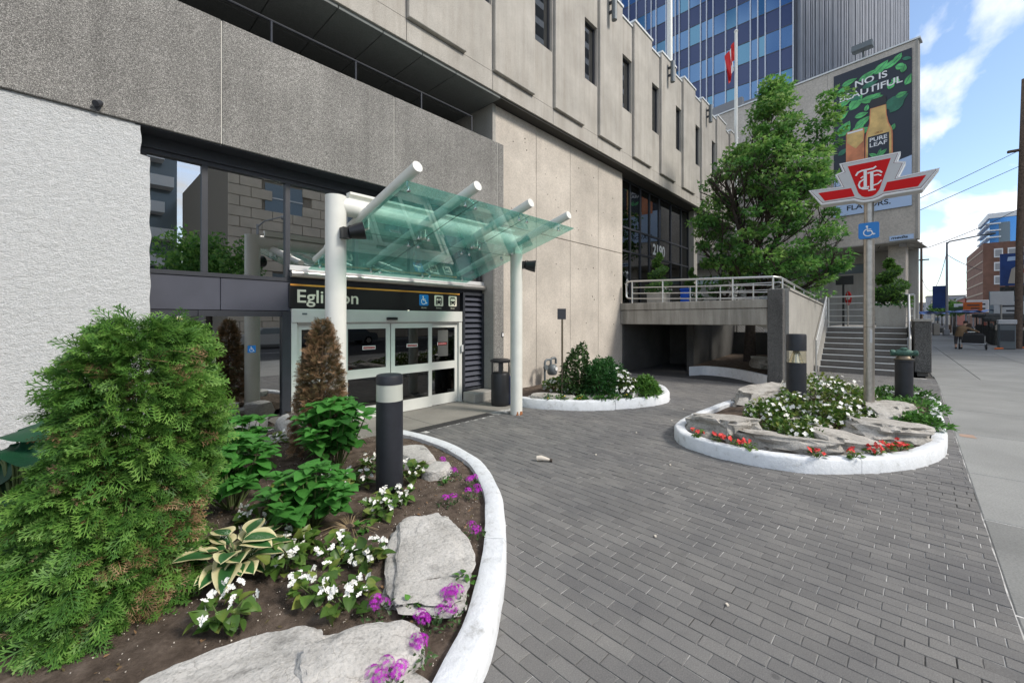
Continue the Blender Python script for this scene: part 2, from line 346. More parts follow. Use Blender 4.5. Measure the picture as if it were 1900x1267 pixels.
plain('balcony_white', (0.70, 0.71, 0.72), 0.6)
plain('far_glass', (0.16, 0.20, 0.23), 0.15, 0.2)
plain('far_blue_glass', (0.10, 0.28, 0.60), 0.1, 0.7)
plain('far_grey', (0.35, 0.35, 0.36), 0.8)
plain('far_beige', (0.45, 0.40, 0.33), 0.8)
plain('topiary_core', (0.022, 0.06, 0.014), 0.9, 0, 0.4, 30, bump=0.8, bscale=40, bdist=0.03)
plain('dry_straw', (0.33, 0.25, 0.15), 0.9)
plain('banner_blue', (0.012, 0.05, 0.20), 0.6, 0, 0.3, 0.6)
plain('bush_goods', (0.06, 0.14, 0.04), 0.8)
plain('car_silver', (0.5, 0.52, 0.54), 0.3, 0.6)
plain('far_red', (0.33, 0.10, 0.07), 0.8)
M = MATS
# ------------------------------------------------------------------ mesh helpers
RNG = random.Random(7)
NP = np.random.default_rng(7)
def root_loc(o):
    while o.parent is not None: o = o.parent
    return o.location.copy()
class MB:
    def __init__(s): s.v = []; s.f = []
    def add(s, vs, fs):
        n = len(s.v); s.v += [tuple(p) for p in vs]; s.f += [tuple(i + n for i in f) for f in fs]; return s
    def box(s, x0, x1, y0, y1, z0, z1):
        return s.add([(x0,y0,z0),(x1,y0,z0),(x1,y1,z0),(x0,y1,z0),(x0,y0,z1),(x1,y0,z1),(x1,y1,z1),(x0,y1,z1)],
                     [(0,3,2,1),(4,5,6,7),(0,1,5,4),(1,2,6,5),(2,3,7,6),(3,0,4,7)])
    def cbox(s, x0, x1, y0, y1, z0, z1, c=0.01):
        bm = bmesh.new(); bmesh.ops.create_cube(bm, size=1.0)
        for v in bm.verts: v.co = Vector(((x0+x1)/2 + v.co.x*(x1-x0), (y0+y1)/2 + v.co.y*(y1-y0), (z0+z1)/2 + v.co.z*(z1-z0)))
        bmesh.ops.bevel(bm, geom=bm.edges[:], offset=c, segments=1, affect='EDGES', profile=0.5)
        s.bm(bm); return s
    def bm(s, bm, mat=None):
        bm.verts.index_update()
        s.add([tuple((mat @ v.co) if mat else v.co) for v in bm.verts], [tuple(v.index for v in f.verts) for f in bm.faces]); bm.free(); return s
    def obox(s, c, ex, ey, ez):
        c, ex, ey, ez = map(Vector, (c, ex, ey, ez))
        vs = [c + a*ex + b*ey + d*ez for d in (-1, 1) for a, b in ((-1,-1),(1,-1),(1,1),(-1,1))]
        return s.add(vs, [(0,3,2,1),(4,5,6,7),(0,1,5,4),(1,2,6,5),(2,3,7,6),(3,0,4,7)])
    def tube(s, p0, p1, r0, r1=None, n=16, caps=True):
        return s.path([p0, p1], [r0, r0 if r1 is None else r1], n, caps)
    def path(s, pts, radii, n=10, caps=True, closed=False):
        pts = [Vector(p) for p in pts]
        if isinstance(radii, (int, float)): radii = [radii] * len(pts)
        radii = [float(q) for q in radii]; rings = []; prev = None
        for i, p in enumerate(pts):
            a = pts[i-1] if i > 0 else (pts[-1] if closed else p); b = pts[(i+1) % len(pts)] if (i < len(pts)-1 or closed) else p
            d = (b - a).normalized()
            if prev is None:
                u = d.orthogonal().normalized()
                if abs(d.z) < 0.9: u = Vector((0,0,1)).cross(d).normalized()
            else:
                u = (prev - d * prev.dot(d)).normalized()
            prev = u; w = d.cross(u)
            rings.append([p + radii[i]*(math.cos(2*math.pi*k/n)*u + math.sin(2*math.pi*k/n)*w) for k in range(n)])
        vs = [q for r in rings for q in r]; fs = []
        m = len(rings)
        for i in range(m if closed else m-1):
            j = (i+1) % m
            for k in range(n):
                fs.append((i*n+k, i*n+(k+1)%n, j*n+(k+1)%n, j*n+k))
        if caps and not closed:
            fs.append(tuple(reversed(range(n)))); fs.append(tuple((m-1)*n+k for k in range(n)))
        return s.add(vs, fs)
    def lathe(s, c, prof, n=24, axis=None):
        c = Vector(c); az = Vector(axis).normalized() if axis else Vector((0,0,1))
        u = az.orthogonal().normalized(); w = az.cross(u)
        vs = []; fs = []
        for r, h in prof:
            vs += [c + az*h + r*(math.cos(2*math.pi*k/n)*u + math.sin(2*math.pi*k/n)*w) for k in range(n)]
        for i in range(len(prof)-1):
            for k in range(n): fs.append((i*n+k, i*n+(k+1)%n, (i+1)*n+(k+1)%n, (i+1)*n+k))
        fs.append(tuple(reversed(range(n)))); fs.append(tuple((len(prof)-1)*n+k for k in range(n)))
        return s.add(vs, fs)
    def prism(s, poly, o, ex, ey, d):
        """poly in (ex, ey) plane at o, thickness d along ex x ey (front face at +d)."""
        o, ex, ey = Vector(o), Vector(ex), Vector(ey); nz = ex.cross(ey).normalized()
        n = len(poly)
        ar = sum(poly[i][0]*poly[(i+1)%n][1]-poly[(i+1)%n][0]*poly[i][1] for i in range(n))
        if ar < 0: poly = list(reversed(poly))
        vs = [o + ex*a + ey*b for a, b in poly] + [o + ex*a + ey*b + nz*d for a, b in poly]
        fs = [tuple(reversed(range(n))), tuple(range(n, 2*n))] + [(i, (i+1)%n, n+(i+1)%n, n+i) for i in range(n)]
        return s.add(vs, fs)
    def ribbon(s, pts, w, o, ex, ey, d):
        for i in range(len(pts)-1):
            a = Vector((*pts[i], 0)); b = Vector((*pts[i+1], 0)); t = (b-a).normalized()*w*0.5; nrm = Vector((-t.y, t.x, 0))
            a2, b2 = a - t*0.6, b + t*0.6
            s.prism([(a2-nrm)[:2], (b2-nrm)[:2], (b2+nrm)[:2], (a2+nrm)[:2]], o, ex, ey, d*(1+0.02*i))
        return s
    def text(s, body, o, ex, ey, size, d=0.003, width=None, shear=0.0, bold=0.0, align='LEFT', spacing=1.0):
        cu = bpy.data.curves.new('t', 'FONT'); cu.body = body; cu.size = 1.0; cu.extrude = 0.0; cu.offset = bold
        cu.shear = shear; cu.space_character = spacing; cu.resolution_u = 4
        ob = bpy.data.objects.new('t', cu); me = bpy.data.meshes.new_from_object(ob)
        co = [v.co.copy() for v in me.vertices]
        if co:
            x0 = min(c.x for c in co); x1 = max(c.x for c in co)
            caps = 0.73
            k = size / caps; kx = (width / (x1 - x0)) if width else k
            off = {'LEFT': x0, 'CENTER': (x0+x1)/2, 'RIGHT': x1}[align]
            o, ex, ey = Vector(o), Vector(ex), Vector(ey); nz = ex.cross(ey).normalized()
            vs = [o + ex*((c.x-off)*kx) + ey*(c.y*k) + nz*d for c in co]
            s.add(vs, [tuple(p.vertices) for p in me.polygons])
        bpy.data.objects.remove(ob); bpy.data.curves.remove(cu); bpy.data.meshes.remove(me)
        return s
    def build(s, name, mat, parent=None, smooth=False, loc=None, kind=None):
        me = bpy.data.meshes.new(name)
        base = root_loc(parent) if parent is not None else Vector(loc if loc is not None else (0, 0, 0))
        me.from_pydata([(p[0]-base.x, p[1]-base.y, p[2]-base.z) for p in s.v], [], s.f); me.update()
        o = bpy.data.objects.new(name, me); COL.objects.link(o)
        if parent is not None: o.parent = parent
        else: o.location = base
        me.materials.append(M[mat])
        if smooth: shade(me, 40 if smooth is True else smooth)
        if kind: o['kind'] = kind
        return o
def shade(me, angle=40):
    me.polygons.foreach_set('use_smooth', [True]*len(me.polygons))
    try: me.set_sharp_from_angle(angle=math.radians(angle))
    except Exception: pass
def tag(o, label, cat, group=None):
    o['label'] = label; o['category'] = cat
    if group: o['group'] = group
    return o
def thing(name, label, cat, loc, group=None):
    o = bpy.data.objects.new(name, None); COL.objects.link(o); o.location = loc; o.empty_display_size = 0.2
    return tag(o, label, cat, group)
def structure(o): o['kind'] = 'structure'; return o
def np_mesh(name, V, F, mat, parent=None, rnd=None, smooth=False, loc=None, kind=None):
    """V (n,3) float array, F (m,k) int array"""
    base = root_loc(parent) if parent is not None else Vector(loc if loc is not None else (0, 0, 0))
    me = bpy.data.meshes.new(name); V = np.asarray(V, dtype=np.float32) - np.array(base, dtype=np.float32); F = np.asarray(F, dtype=np.int32)
    me.vertices.add(len(V)); me.vertices.foreach_set('co', V.ravel())
    k = F.shape[1]; me.loops.add(F.size); me.loops.foreach_set('vertex_index', F.ravel())
    me.polygons.add(len(F)); me.polygons.foreach_set('loop_start', np.arange(len(F), dtype=np.int32)*k)
    me.update(calc_edges=True); me.validate()
    if rnd is not None:
        at = me.attributes.new('rnd', 'FLOAT', 'POINT'); at.data.foreach_set('value', np.asarray(rnd, dtype=np.float32))
    me.materials.append(M[mat])
    me.polygons.foreach_set('use_smooth', np.full(len(F), bool(smooth)))
    o = bpy.data.objects.new(name, me); COL.objects.link(o)
    if parent is not None: o.parent = parent
    else: o.location = base
    if kind: o['kind'] = kind
    return o
def frames(fwd, up):
    f = fwd/np.linalg.norm(fwd, axis=1, keepdims=True); s = np.cross(up, f); s /= (np.linalg.norm(s, axis=1, keepdims=True)+1e-9)
    n = np.cross(f, s); return np.stack([f, s, n], axis=2)          # columns forward, side, normal
def scatter(TV, TF, TR, pos, R, scale, rnd):
    """copies of a template: returns V, F, attribute"""
    TV = np.asarray(TV, float); TF = np.asarray(TF, int); N = len(pos); n = len(TV)
    V = np.einsum('nij,kj->nki', R, TV)*np.asarray(scale).reshape(-1,1,1) + pos[:,None,:]
    F = TF[None,:,:] + (np.arange(N)*n)[:,None,None]
    A = np.clip(np.asarray(TR)[None,:] + np.asarray(rnd)[:,None], 0, 1)
    return V.reshape(-1,3), F.reshape(-1, TF.shape[1]), A.ravel()
def unit(n): 
    v = NP.normal(size=(n,3)); return v/np.linalg.norm(v, axis=1, keepdims=True)

# leaf templates: forward +x, side +y, normal +z, length 1
def cedar_spray(w=0.030, nf=5, sp=1.05):
    """flat lacy fan: a stem, side fingers and short barbs"""
    V=[]; F=[]; A=[]
    def kite(px, py, ang, L, ww, zz, t0, t1):
        c, s = math.cos(ang), math.sin(ang); n = len(V)
        for a, b, t in ((0,0,t0),(0.55,ww,(t0+t1)/2),(1,0,t1),(0.55,-ww,(t0+t1)/2)):
            a *= L; V.append((px+a*c-b*s, py+a*s+b*c, zz - 0.16*(px+a*c)**2 - 0.1*abs(py+a*s))); A.append(t)
        F.append((n,n+1,n+2,n+3))
    kite(0, 0, 0, 1.0, w*0.9, 0, -0.2, 0.45)
    for i in range(nf):
        t = i/(nf-1); x = 0.06+0.66*t; L = 0.58*(1-0.42*t)
        for sg in (-1, 1):
            ang = sg*(sp-0.40*t); kite(x, 0, ang, L, w, 0.012*sg, -0.15, 0.45)
            for q, da in ((0.45, -0.62*sg), (0.62, 0.55*sg)):
                kite(x+q*L*math.cos(ang), q*L*math.sin(ang), ang+da, L*0.42, w*0.75, 0.012*sg+0.006, 0.05, 0.5)
    return V, F, A
def ovate_leaf(n=6, width=0.36, fold=0.25, droop=0.35, tipw=1.2, wav=0.0, acr=False, shape=0.42):
    V=[]; F=[]; A=[]
    for i in range(n+1):
        t = i/n
        w = width*(math.sin(math.pi*min(1, t**shape*1.0))**tipw if 0 < t < 1 else 0.0)
        for k in (-1, -0.5, 0, 0.5, 1):
            y = k*w; z = fold*abs(y) - droop*t*t + wav*math.sin(t*9+k*2)*abs(k)
            V.append((t, y, z)); A.append(abs(k) if acr else 0.5*t*0.3 + (0.1 if k == 0 else 0))
    for i in range(n):
        for k in range(4):
            a = i*5+k; F.append((a, a+5, a+6, a+1))
    return V, F, A
def simple_leaf(w=0.3, droop=0.25):
    V=[(0,0,0),(0.35,w,0.06),(1,0,-droop),(0.35,-w,0.06),(0.45,0,-0.03)]
    return V, [(0,4,2,1),(0,3,2,4)], [0.0,0.1,0.2,0.1,0.0]
def lobed_leaf():
    V=[(0,0,0),(0.35,0.42,0.03),(0.5,0.16,0.0),(1,0,-0.22),(0.5,-0.16,0.0),(0.35,-0.42,0.03),(0.2,0,0)]
    return V, [(0,6,2,1),(6,4,3,2),(0,5,4,6)], [0,0.1,0,0.15,0,0.1,0]
def leaf_mesh(name, tpl, mat, sm=True):
    V, F, A = tpl; me = bpy.data.meshes.new(name); me.from_pydata(V, [], F); me.update()
    at = me.attributes.new('rnd', 'FLOAT', 'POINT'); at.data.foreach_set('value', A)
    me.materials.append(M[mat])
    if sm: me.polygons.foreach_set('use_smooth', [True]*len(F))
    return me
def place(name, me, parent, pos, fwd, up, scale):
    base = root_loc(parent); o = bpy.data.objects.new(name, me); COL.objects.link(o); o.parent = parent
    f = Vector(fwd).normalized(); s = Vector(up).cross(f)
    s = s.normalized() if s.length > 1e-4 else f.orthogonal().normalized(); n = f.cross(s)
    R = Matrix((f, s, n)).transposed().to_4x4()
    o.matrix_local = Matrix.Translation(Vector(pos) - base) @ R @ Matrix.Diagonal((scale, scale, scale, 1))
    return o
def rock(name, label, c, size, rotz=0.0, seed=0, mat='limestone', group=None, tilt=(0,0), sub=4, rough=0.22, flat=0.55, layers=0.0):
    bm = bmesh.new(); bmesh.ops.create_icosphere(bm, subdivisions=sub, radius=1.0)
    off = Vector((seed*7.3, seed*3.1, seed*1.7))
    rg_ = random.Random(seed); cuts = []
    for k in range(9):                                           # fracture planes give flat facets
        a_ = 2*math.pi*k/9 + rg_.uniform(-.3, .3); e_ = rg_.uniform(-0.15, 0.45)
        cuts.append((Vector((math.cos(a_)*math.cos(e_), math.sin(a_)*math.cos(e_), math.sin(e_))), rg_.uniform(0.70, 0.98)))
    for v in bm.verts:
        d = v.co.normalized(); p = Vector([math.copysign(abs(q)**0.72, q) for q in d])
        r = 1 + rough*1.2*mnoise.noise(d*1.3+off) + rough*0.6*mnoise.noise(d*3.1+off)
        p = p*r
        for nrm, lim in cuts:
            e_ = p.dot(nrm) - lim
            if e_ > 0: p = p - nrm*e_*0.85
        if p.z > flat: p.z = flat + (p.z-flat)*0.22 + 0.07*mnoise.noise(Vector((p.x*2.2+seed, p.y*2.2, seed)))
        if layers:
            wob = 0.10*mnoise.noise(Vector((p.x*1.4, p.y*1.4, seed*2.0)))
            q = (p.z+wob)*layers; fl_ = math.floor(q); fr_ = q - fl_
            k_ = 1 + 0.17*mnoise.noise(Vector((fl_*3.7+seed, d.x*1.6, d.y*1.6))) - 0.10*(1 if fr_ < 0.16 else 0)
            p = Vector((p.x*k_, p.y*k_, p.z*0.5 + ((fl_ + min(1, fr_*2.2))/layers - wob)*0.5))
        f_ = rough*(0.16*mnoise.noise(p*6+off) + 0.11*mnoise.noise(p*13+off) + 0.07*mnoise.noise(p*27+off))
        v.co = p + d*f_
    mt = Matrix.Rotation(rotz, 4, 'Z') @ Matrix.Rotation(tilt[0], 4, 'X') @ Matrix.Rotation(tilt[1], 4, 'Y') @ Matrix.Diagonal((size[0], size[1], size[2], 1))
    mb = MB(); mb.bm(bm, Matrix.Translation(Vector(c)) @ mt)
    o = mb.build(name, mat, smooth=26, loc=(c[0], c[1], c[2]-size[2]*0.6))
    return tag(o, label, 'rock', group)
EXF, EYF = (1,0,0), (0,0,1)           # plane facing -y (the facade)
EXW, EYW = (0,-1,0), (0,0,1)          # plane facing -x (towards the camera along the street)
def inside(p, poly):
    r = False; n = len(poly); x, y = p
    for i in range(n):
        x1, y1 = poly[i]; x2, y2 = poly[(i+1) % n]
        if (y1 > y) != (y2 > y) and x < (x2-x1)*(y-y1)/(y2-y1)+x1: r = not r
    return r
def smooth_poly(pts, n=4, closed=True):
    out = []; N = len(pts)
    for i in range(N if closed else N-1):
        p0, p1, p2, p3 = (pts[(i+k-1) % N] if closed else pts[min(max(i+k-1, 0), N-1)] for k in range(4))
        for j in range(n):
            t = j/n
            out.append(tuple(0.5*((2*p1[a]) + (-p0[a]+p2[a])*t + (2*p0[a]-5*p1[a]+4*p2[a]-p3[a])*t*t + (-p0[a]+3*p1[a]-3*p2[a]+p3[a])*t**3) for a in (0, 1)))
    if not closed: out.append(pts[-1])
    return out

# ------------------------------------------------------------------ ground, road, sidewalk, driveway
mb = MB(); S = 1500.0; mb.add([(-S,-S,-0.16),(S,-S,-0.16),(S,S,-0.16),(-S,S,-0.16)], [(0,1,2,3)])
structure(mb.build('ground', 'ground_asphalt'))
mb = MB(); mb.add([(-200,-19.5,-0.15),(600,-19.5,-0.15),(600,-6.2,-0.15),(-200,-6.2,-0.15)], [(0,1,2,3)])
road = structure(mb.build('road', 'asphalt'))
for i in range(30):
    MB().add([(-20+i*9,-12.9,-0.146),(-17+i*9,-12.9,-0.146),(-17+i*9,-12.78,-0.146),(-20+i*9,-12.78,-0.146)], [(0,1,2,3)]).build('lane_marking', 'sign_white', road)
# sidewalk: poured slabs with tooled joints
side = structure(MB().box(-40, 330, -6.2, -0.70, -0.155, -0.022).build('sidewalk', 'joint_dark'))
def edge_y(x): return -0.545 - 0.0255*max(0, min(x, 17.5)-4) 
xs = [-30,-24,-18,-12,-8,-5,-2.5,0.0,2.1,4.05,5.79,7.42,9.9,12.43,14.6,16.79,19.2,22,25,28,32,36,40,45,50,56,63,70,80,90,110,140,180,240,320]
for i in range(len(xs)-1):
    x0, x1 = xs[i]+0.006, xs[i+1]-0.006
    cuts = [None, -3.45, -6.0] if x0 < 17 else [None, -1.9, -3.9, -6.0]
    for j in range(len(cuts)-1):
        ya0 = edge_y(x0) if j == 0 else cuts[j]-0.006; ya1 = edge_y(x1) if j == 0 else cuts[j]-0.006
        yb = cuts[j+1]+0.006
        if x0 > 18.2 and j == 0: ya0 = ya1 = -0.3 if x0 > 20 else -0.86
        b_ = MB(); dz = RNG.uniform(-0.0012, 0.0012); c_ = 0.012
        T = [(x0,yb),(x1,yb),(x1,ya1),(x0,ya0)]; I = [(x0+c_,yb+c_),(x1-c_,yb+c_),(x1-c_,ya1-c_),(x0+c_,ya0-c_)]
        b_.add([(*p,-0.15) for p in T]+[(*p,-0.008+dz) for p in T]+[(*p,dz) for p in I],
               [(8,9,10,11)]+[(4+k,4+(k+1)%4,8+(k+1)%4,8+k) for k in range(4)]+[(k,(k+1)%4,4+(k+1)%4,4+k) for k in range(4)])
        b_.build('slab', 'slab_concrete', side)
MB().box(-40, 330, -6.35, -6.21, -0.155, -0.01).build('kerb', 'slab_concrete', side)
# faded orange survey paint
o_ = MB().add([(9.62,-0.74,0.0045),(9.82,-0.74,0.0045),(9.86,-0.90,0.0045),(9.6,-0.92,0.0045)], [(0,1,2,3)]).build('paint_mark', 'survey_paint', side)

BED = smooth_poly([(-3.6,1.05),(-1.0,1.05),(0.5,1.16),(1.43,1.54),(1.95,1.9),(2.5,2.41),(2.98,2.96),(3.36,3.62),(3.53,4.28),(3.57,4.93),(3.5,5.5)], 5, False) + [(3.3,5.78),(2.42,5.80),(2.42,7.2),(-3.6,7.2)]
ISL = smooth_poly([(12.9,-0.62),(10.6,-0.60),(8.66,-0.54),(7.8,-0.42),(7.1,-0.14),(6.48,0.3),(6.04,0.80),(5.90,1.36),(5.96,1.97),(6.25,2.42),(6.95,2.66),(8.6,2.62),(10.4,2.42),(11.9,2.0),(12.9,1.2),(13.3,0.2)], 5, True)
PL2 = smooth_poly([(6.55,6.1),(6.53,5.8),(6.72,5.21),(7.24,4.51),(8.08,3.98),(8.84,3.74),(9.42,3.82),(10.15,4.25),(10.7,4.95),(11.0,6.0)], 5, False) + [(11.05,7.07),(6.9,7.07)]
def offset(poly, d):
    n = len(poly); ar = sum(poly[i][0]*poly[(i+1)%n][1]-poly[(i+1)%n][0]*poly[i][1] for i in range(n)); s = 1 if ar > 0 else -1
    out = []
    for i in range(n):
        a, b, c = Vector(poly[i-1]), Vector(poly[i]), Vector(poly[(i+1) % n])
        t = ((b-a).normalized() + (c-b).normalized())
        t = t.normalized() if t.length > 1e-6 else (c-b).normalized()
        out.append((b.x - s*t.y*d, b.y + s*t.x*d))
    return out
drive = MB(); drive.add([(-6,-0.7,-0.006),(18.4,-1.0,-0.006),(18.4,2.4,-0.006),(30,2.4,-0.006),(30,7.4,-0.006),(-6,7.4,-0.006)], [(0,1,2,3,4,5)])
drive = structure(drive.build('driveway', 'paver_joint'))
PW, PL_, GAP = 0.102, 0.206, 0.0056
rot = math.radians(2.2); cr, sr = math.cos(rot), math.sin(rot)
bedi, isli, pl2i = offset(BED, 0.07), offset(ISL, 0.07), offset(PL2, 0.07)
pv = []
for i in range(-60, 200):
    for j in range(-30, 60):
        lx = i*PW; ly = (j + (0.5 if i % 2 else 0.0) + 0.06*math.sin(i*1.7))*PL_
        lx2 = lx + 0.010*math.sin(ly*1.1 + lx*0.35)
        x = lx2*cr + ly*sr; y = -lx2*sr + ly*cr
        if x < -2.5 or x > 18.25 or y > 7.0 or y < edge_y(x) - 0.11: continue
        if 2.38 < x < 6.55 and y > 5.72: continue
        if x > 13.3 and y > 2.3 : continue
        if x > 11.5 and y > 3.9 - (x-11.5)*0.2: pass
        p = (x, y)
        if inside(p, bedi) or inside(p, isli) or inside(p, pl2i): continue
        pv.append((x, y, math.hypot(x, y)))
pv.sort(key=lambda t: t[2] if (t[0]*0.682 - t[1]*0.731)/(max(0.05, t[0]*0.731+t[1]*0.682)) < 1.27 and t[0]*0.731+t[1]*0.682 > 2.0 and not (t[0] < 1.0) else t[2] + 50)
def paver_tpl(h=0.05, c=0.0028):
    a, b_ = PW/2-GAP/2, PL_/2-GAP/2
    V = [(-a,-b_,-h),(a,-b_,-h),(a,b_,-h),(-a,b_,-h),(-a,-b_,-c),(a,-b_,-c),(a,b_,-c),(-a,b_,-c),(-a+c,-b_+c,0),(a-c,-b_+c,0),(a-c,b_-c,0),(-a+c,b_-c,0)]
    F = [(8,9,10,11)]+[(4+k,4+(k+1)%4,8+(k+1)%4,8+k) for k in range(4)]+[(k,(k+1)%4,4+(k+1)%4,4+k) for k in range(4)]
    return V, F
PVV, PVF = paver_tpl()
pme = bpy.data.meshes.new('paver'); pme.from_pydata(PVV, [], PVF); pme.materials.append(M['paver'])
near = [t for t in pv if t[1] > edge_y(t[0]) + 0.13][:300]; nset = set((t[0], t[1]) for t in near)
for x, y, d in near:
    o = bpy.data.objects.new('paver', pme); COL.objects.link(o); o.parent = drive
    o.location = (x, y, RNG.uniform(-0.0012, 0.0012)); o.rotation_euler = (RNG.gauss(0, 0.003), RNG.gauss(0, 0.004), -rot + RNG.gauss(0, 0.012))
rest = [t for t in pv if (t[0], t[1]) not in nset]; N = len(rest)
ang = -rot + NP.normal(0, 0.007, N); tx = NP.normal(0, 0.0025, N); ty = NP.normal(0, 0.003, N)
R_ = np.zeros((N,3,3)); ca, sa = np.cos(ang), np.sin(ang)
R_[:,0,0]=ca; R_[:,0,1]=-sa; R_[:,1,0]=sa; R_[:,1,1]=ca; R_[:,2,2]=1; R_[:,2,0]=-ty; R_[:,2,1]=tx; R_[:,0,2]=ty; R_[:,1,2]=-tx
pos = np.array([(x, y, 0) for x, y, d in rest]); pos[:,2] = NP.uniform(-0.003, 0.003, N)
V_, F_, A_ = scatter(PVV, PVF, np.zeros(len(PVV)), pos, R_, np.ones(N), NP.random(N))
ey_ = -0.545 - 0.0255*np.maximum(0, np.minimum(V_[:,0], 17.5)-4) + 0.005 + 0.003*np.sin(V_[:,0]*9)
V_[:,1] = np.maximum(V_[:,1], ey_)
np_mesh('pavers', V_, F_, 'paver', drive, A_, kind='stuff')
# concrete apron and rubber mat strip in front of the sliding doors
ap = structure(MB().cbox(2.44, 4.35, 5.93, 7.25, -0.05, 0.004, 0.008).cbox(4.362, 6.52, 5.93, 7.25, -0.05, 0.003, 0.008).build('door_apron', 'door_slab'))
MB().box(2.46, 5.62, 5.74, 5.92, -0.02, 0.010).build('door_mat', 'mat_rubber', ap)
# garage floor beyond the portal
structure(MB().add([(13.3,2.55,0.0),(30,2.55,0.0),(30,7.05,0.0),(13.3,7.05,0.0)], [(0,1,2,3)]).build('garage_floor', 'asphalt'))
for (px_, py_, s_, lab_) in [(5.2,2.1,.013,'tiny pale paper scrap between the crushed cup and island kerb'),(4.9,3.0,.016,'tiny pale paper scrap just beyond the crushed cup'),(7.5,3.0,.02,'tiny pale paper scrap between the island and wall bed'),(6.3,3.1,.016,'tiny pale paper scrap near the driveway corner of the island'),(3.4,1.5,.010,'tiny pale paper scrap in the middle of the open paving'),(2.9,0.8,.008,'tiny pale paper scrap on the paving nearest the sidewalk'),(8.6,3.2,.02,'tiny pale paper scrap on the paving before the garage ramp')]:
    tag(MB().obox((px_,py_,0.009), (s_,0.008,0), (-0.006,s_*0.55,0), (0,0,0.004)).build('paper_scrap', 'perlite', loc=(px_,py_,0.005)), lab_, 'litter', 'paper scraps on the driveway')
t = thing('crushed_cup', 'crushed brown and white paper cup lying on the paved driveway', 'litter', (4.22,3.36,0.0))
MB().path([(4.17,3.44,0.035),(4.20,3.39,0.045),(4.23,3.34,0.035),(4.255,3.30,0.028)], [0.036,0.034,0.024,0.015], 9).build('cup', 'perlite', t, True)
MB().path([(4.255,3.30,0.024),(4.275,3.27,0.022)], [0.018,0.021], 9).build('lid', 'bark', t, True)

# ------------------------------------------------------------------ planters: white kerbs and soil
def kerb_strip(name, pts, w, h, parent, closed=False, z0=-0.03, mat='kerb_paint', seg=26):
    """rounded kerb cast in lengths with open joints; pts = outer edge, the inside lies to the left"""
    n = len(pts); prof = [(0, z0), (0, h-0.03), (0.022, h-0.004), (0.05, h), (w-0.03, h+0.002), (w, h-0.012), (w, z0)]; m_ = len(prof)
    rings = []
    for i in range(n):
        a, b_, c = Vector(pts[i-1] if (i > 0 or closed) else pts[i]), Vector(pts[i]), Vector(pts[(i+1) % n] if (i < n-1 or closed) else pts[i])
        t_ = (c-a).normalized(); nl = Vector((-t_.y, t_.x))
        wob = 0.012*mnoise.noise(Vector((b_.x*2.1, b_.y*2.1, 3.0))) + 0.006*mnoise.noise(Vector((b_.x*7, b_.y*7, 5.0)))
        ring = []
        for k, (o_, z_) in enumerate(prof):
            q = b_ + nl*(o_ + wob); ring.append(Vector((q.x, q.y, z_ + (0.010*mnoise.noise(Vector((b_.x*1.5+k, b_.y*1.5, 1.0))) + 0.006*mnoise.noise(Vector((b_.x*8+k*3, b_.y*8, 4.0))) if 0 < k < 6 else 0))))
        rings.append(ring)
    if closed: rings.append(rings[0])
    tot = len(rings); st = 0
    while st < tot-1:
        en = min(tot-1, st+seg)
        if tot-1-en < 6: en = tot-1
        R2 = [list(r) for r in rings[st:en+1]]
        R2[0] = [p.lerp(q, 0.05) for p, q in zip(R2[0], R2[1])]; R2[-1] = [p.lerp(q, 0.05) for p, q in zip(R2[-1], R2[-2])]
        mb_ = MB().add([p for r in R2 for p in r], [(i*m_+k, (i+1)*m_+k, (i+1)*m_+k+1, i*m_+k+1) for i in range(len(R2)-1) for k in range(m_-1)])
        mb_.f += [tuple(reversed(range(m_))), tuple((len(R2)-1)*m_+k for k in range(m_))]
        mb_.build('kerb', mat, parent, 50); st = en
def resample(pts, step=0.07, closed=False):
    out = []; P = [Vector(p) for p in pts]; n = len(P)
    for i in range(n if closed else n-1):
        a, b_ = P[i], P[(i+1) % n]; k = max(1, int((b_-a).length/step))
        out += [tuple(a.lerp(b_, j/k)) for j in range(k)]
    if not closed: out.append(tuple(P[-1]))
    return out
def soil(poly, centre, zf, parent, rings=26, step=0.09, z_edge=0.10):
    P = resample(poly, step, True); n = len(P); V = []; F = []
    for r in range(rings):
        t_ = r/(rings-1)
        for p in P:
            x = p[0]+(centre[0]-p[0])*t_; y = p[1]+(centre[1]-p[1])*t_
            V.append((x, y, z_edge + (zf(x, y)-z_edge)*min(1, t_*5) + 0.022*mnoise.noise(Vector((x*5, y*5, 0))) + 0.012*mnoise.noise(Vector((x*17, y*17, 2)))))
    for r in range(rings-1):
        for i in range(n): F.append((r*n+i, r*n+(i+1) % n, (r+1)*n+(i+1) % n, (r+1)*n+i))
    return MB().add(V, F).build('soil', 'soil', parent, 60)
def zbed(x, y): return 0.15 + 0.06*max(0, min(1, (y-2.5)/3))
def zisl(x, y): return 0.17
bed = thing('planting_bed', 'large planting bed with curved white kerb beside the station doors', 'planter', (1.2, 3.8, 0))
kerb_strip('kerb', resample([p for p in BED[:-4]] + [(3.32,5.72)]), 0.17, 0.17, bed)
soil(offset(BED, 0.12), (0.9, 4.2), zbed, bed)
isl = thing('planting_bed', 'island planting bed with rounded white kerb around the tall pole sign', 'planter', (9.0, 1.0, 0))
ISLr = list(reversed(ISL)) if sum(ISL[i][0]*ISL[(i+1)%len(ISL)][1]-ISL[(i+1)%len(ISL)][0]*ISL[i][1] for i in range(len(ISL))) < 0 else ISL
kerb_strip('kerb', resample(ISLr, 0.07, True), 0.155, 0.185, isl, True)
soil(offset(ISL, 0.12), (9.2, 1.0), zisl, isl, 20, 0.12)
pl2 = thing('planting_bed', 'planting bed with curved white kerb against the bare concrete wall', 'planter', (8.8, 5.6, 0))
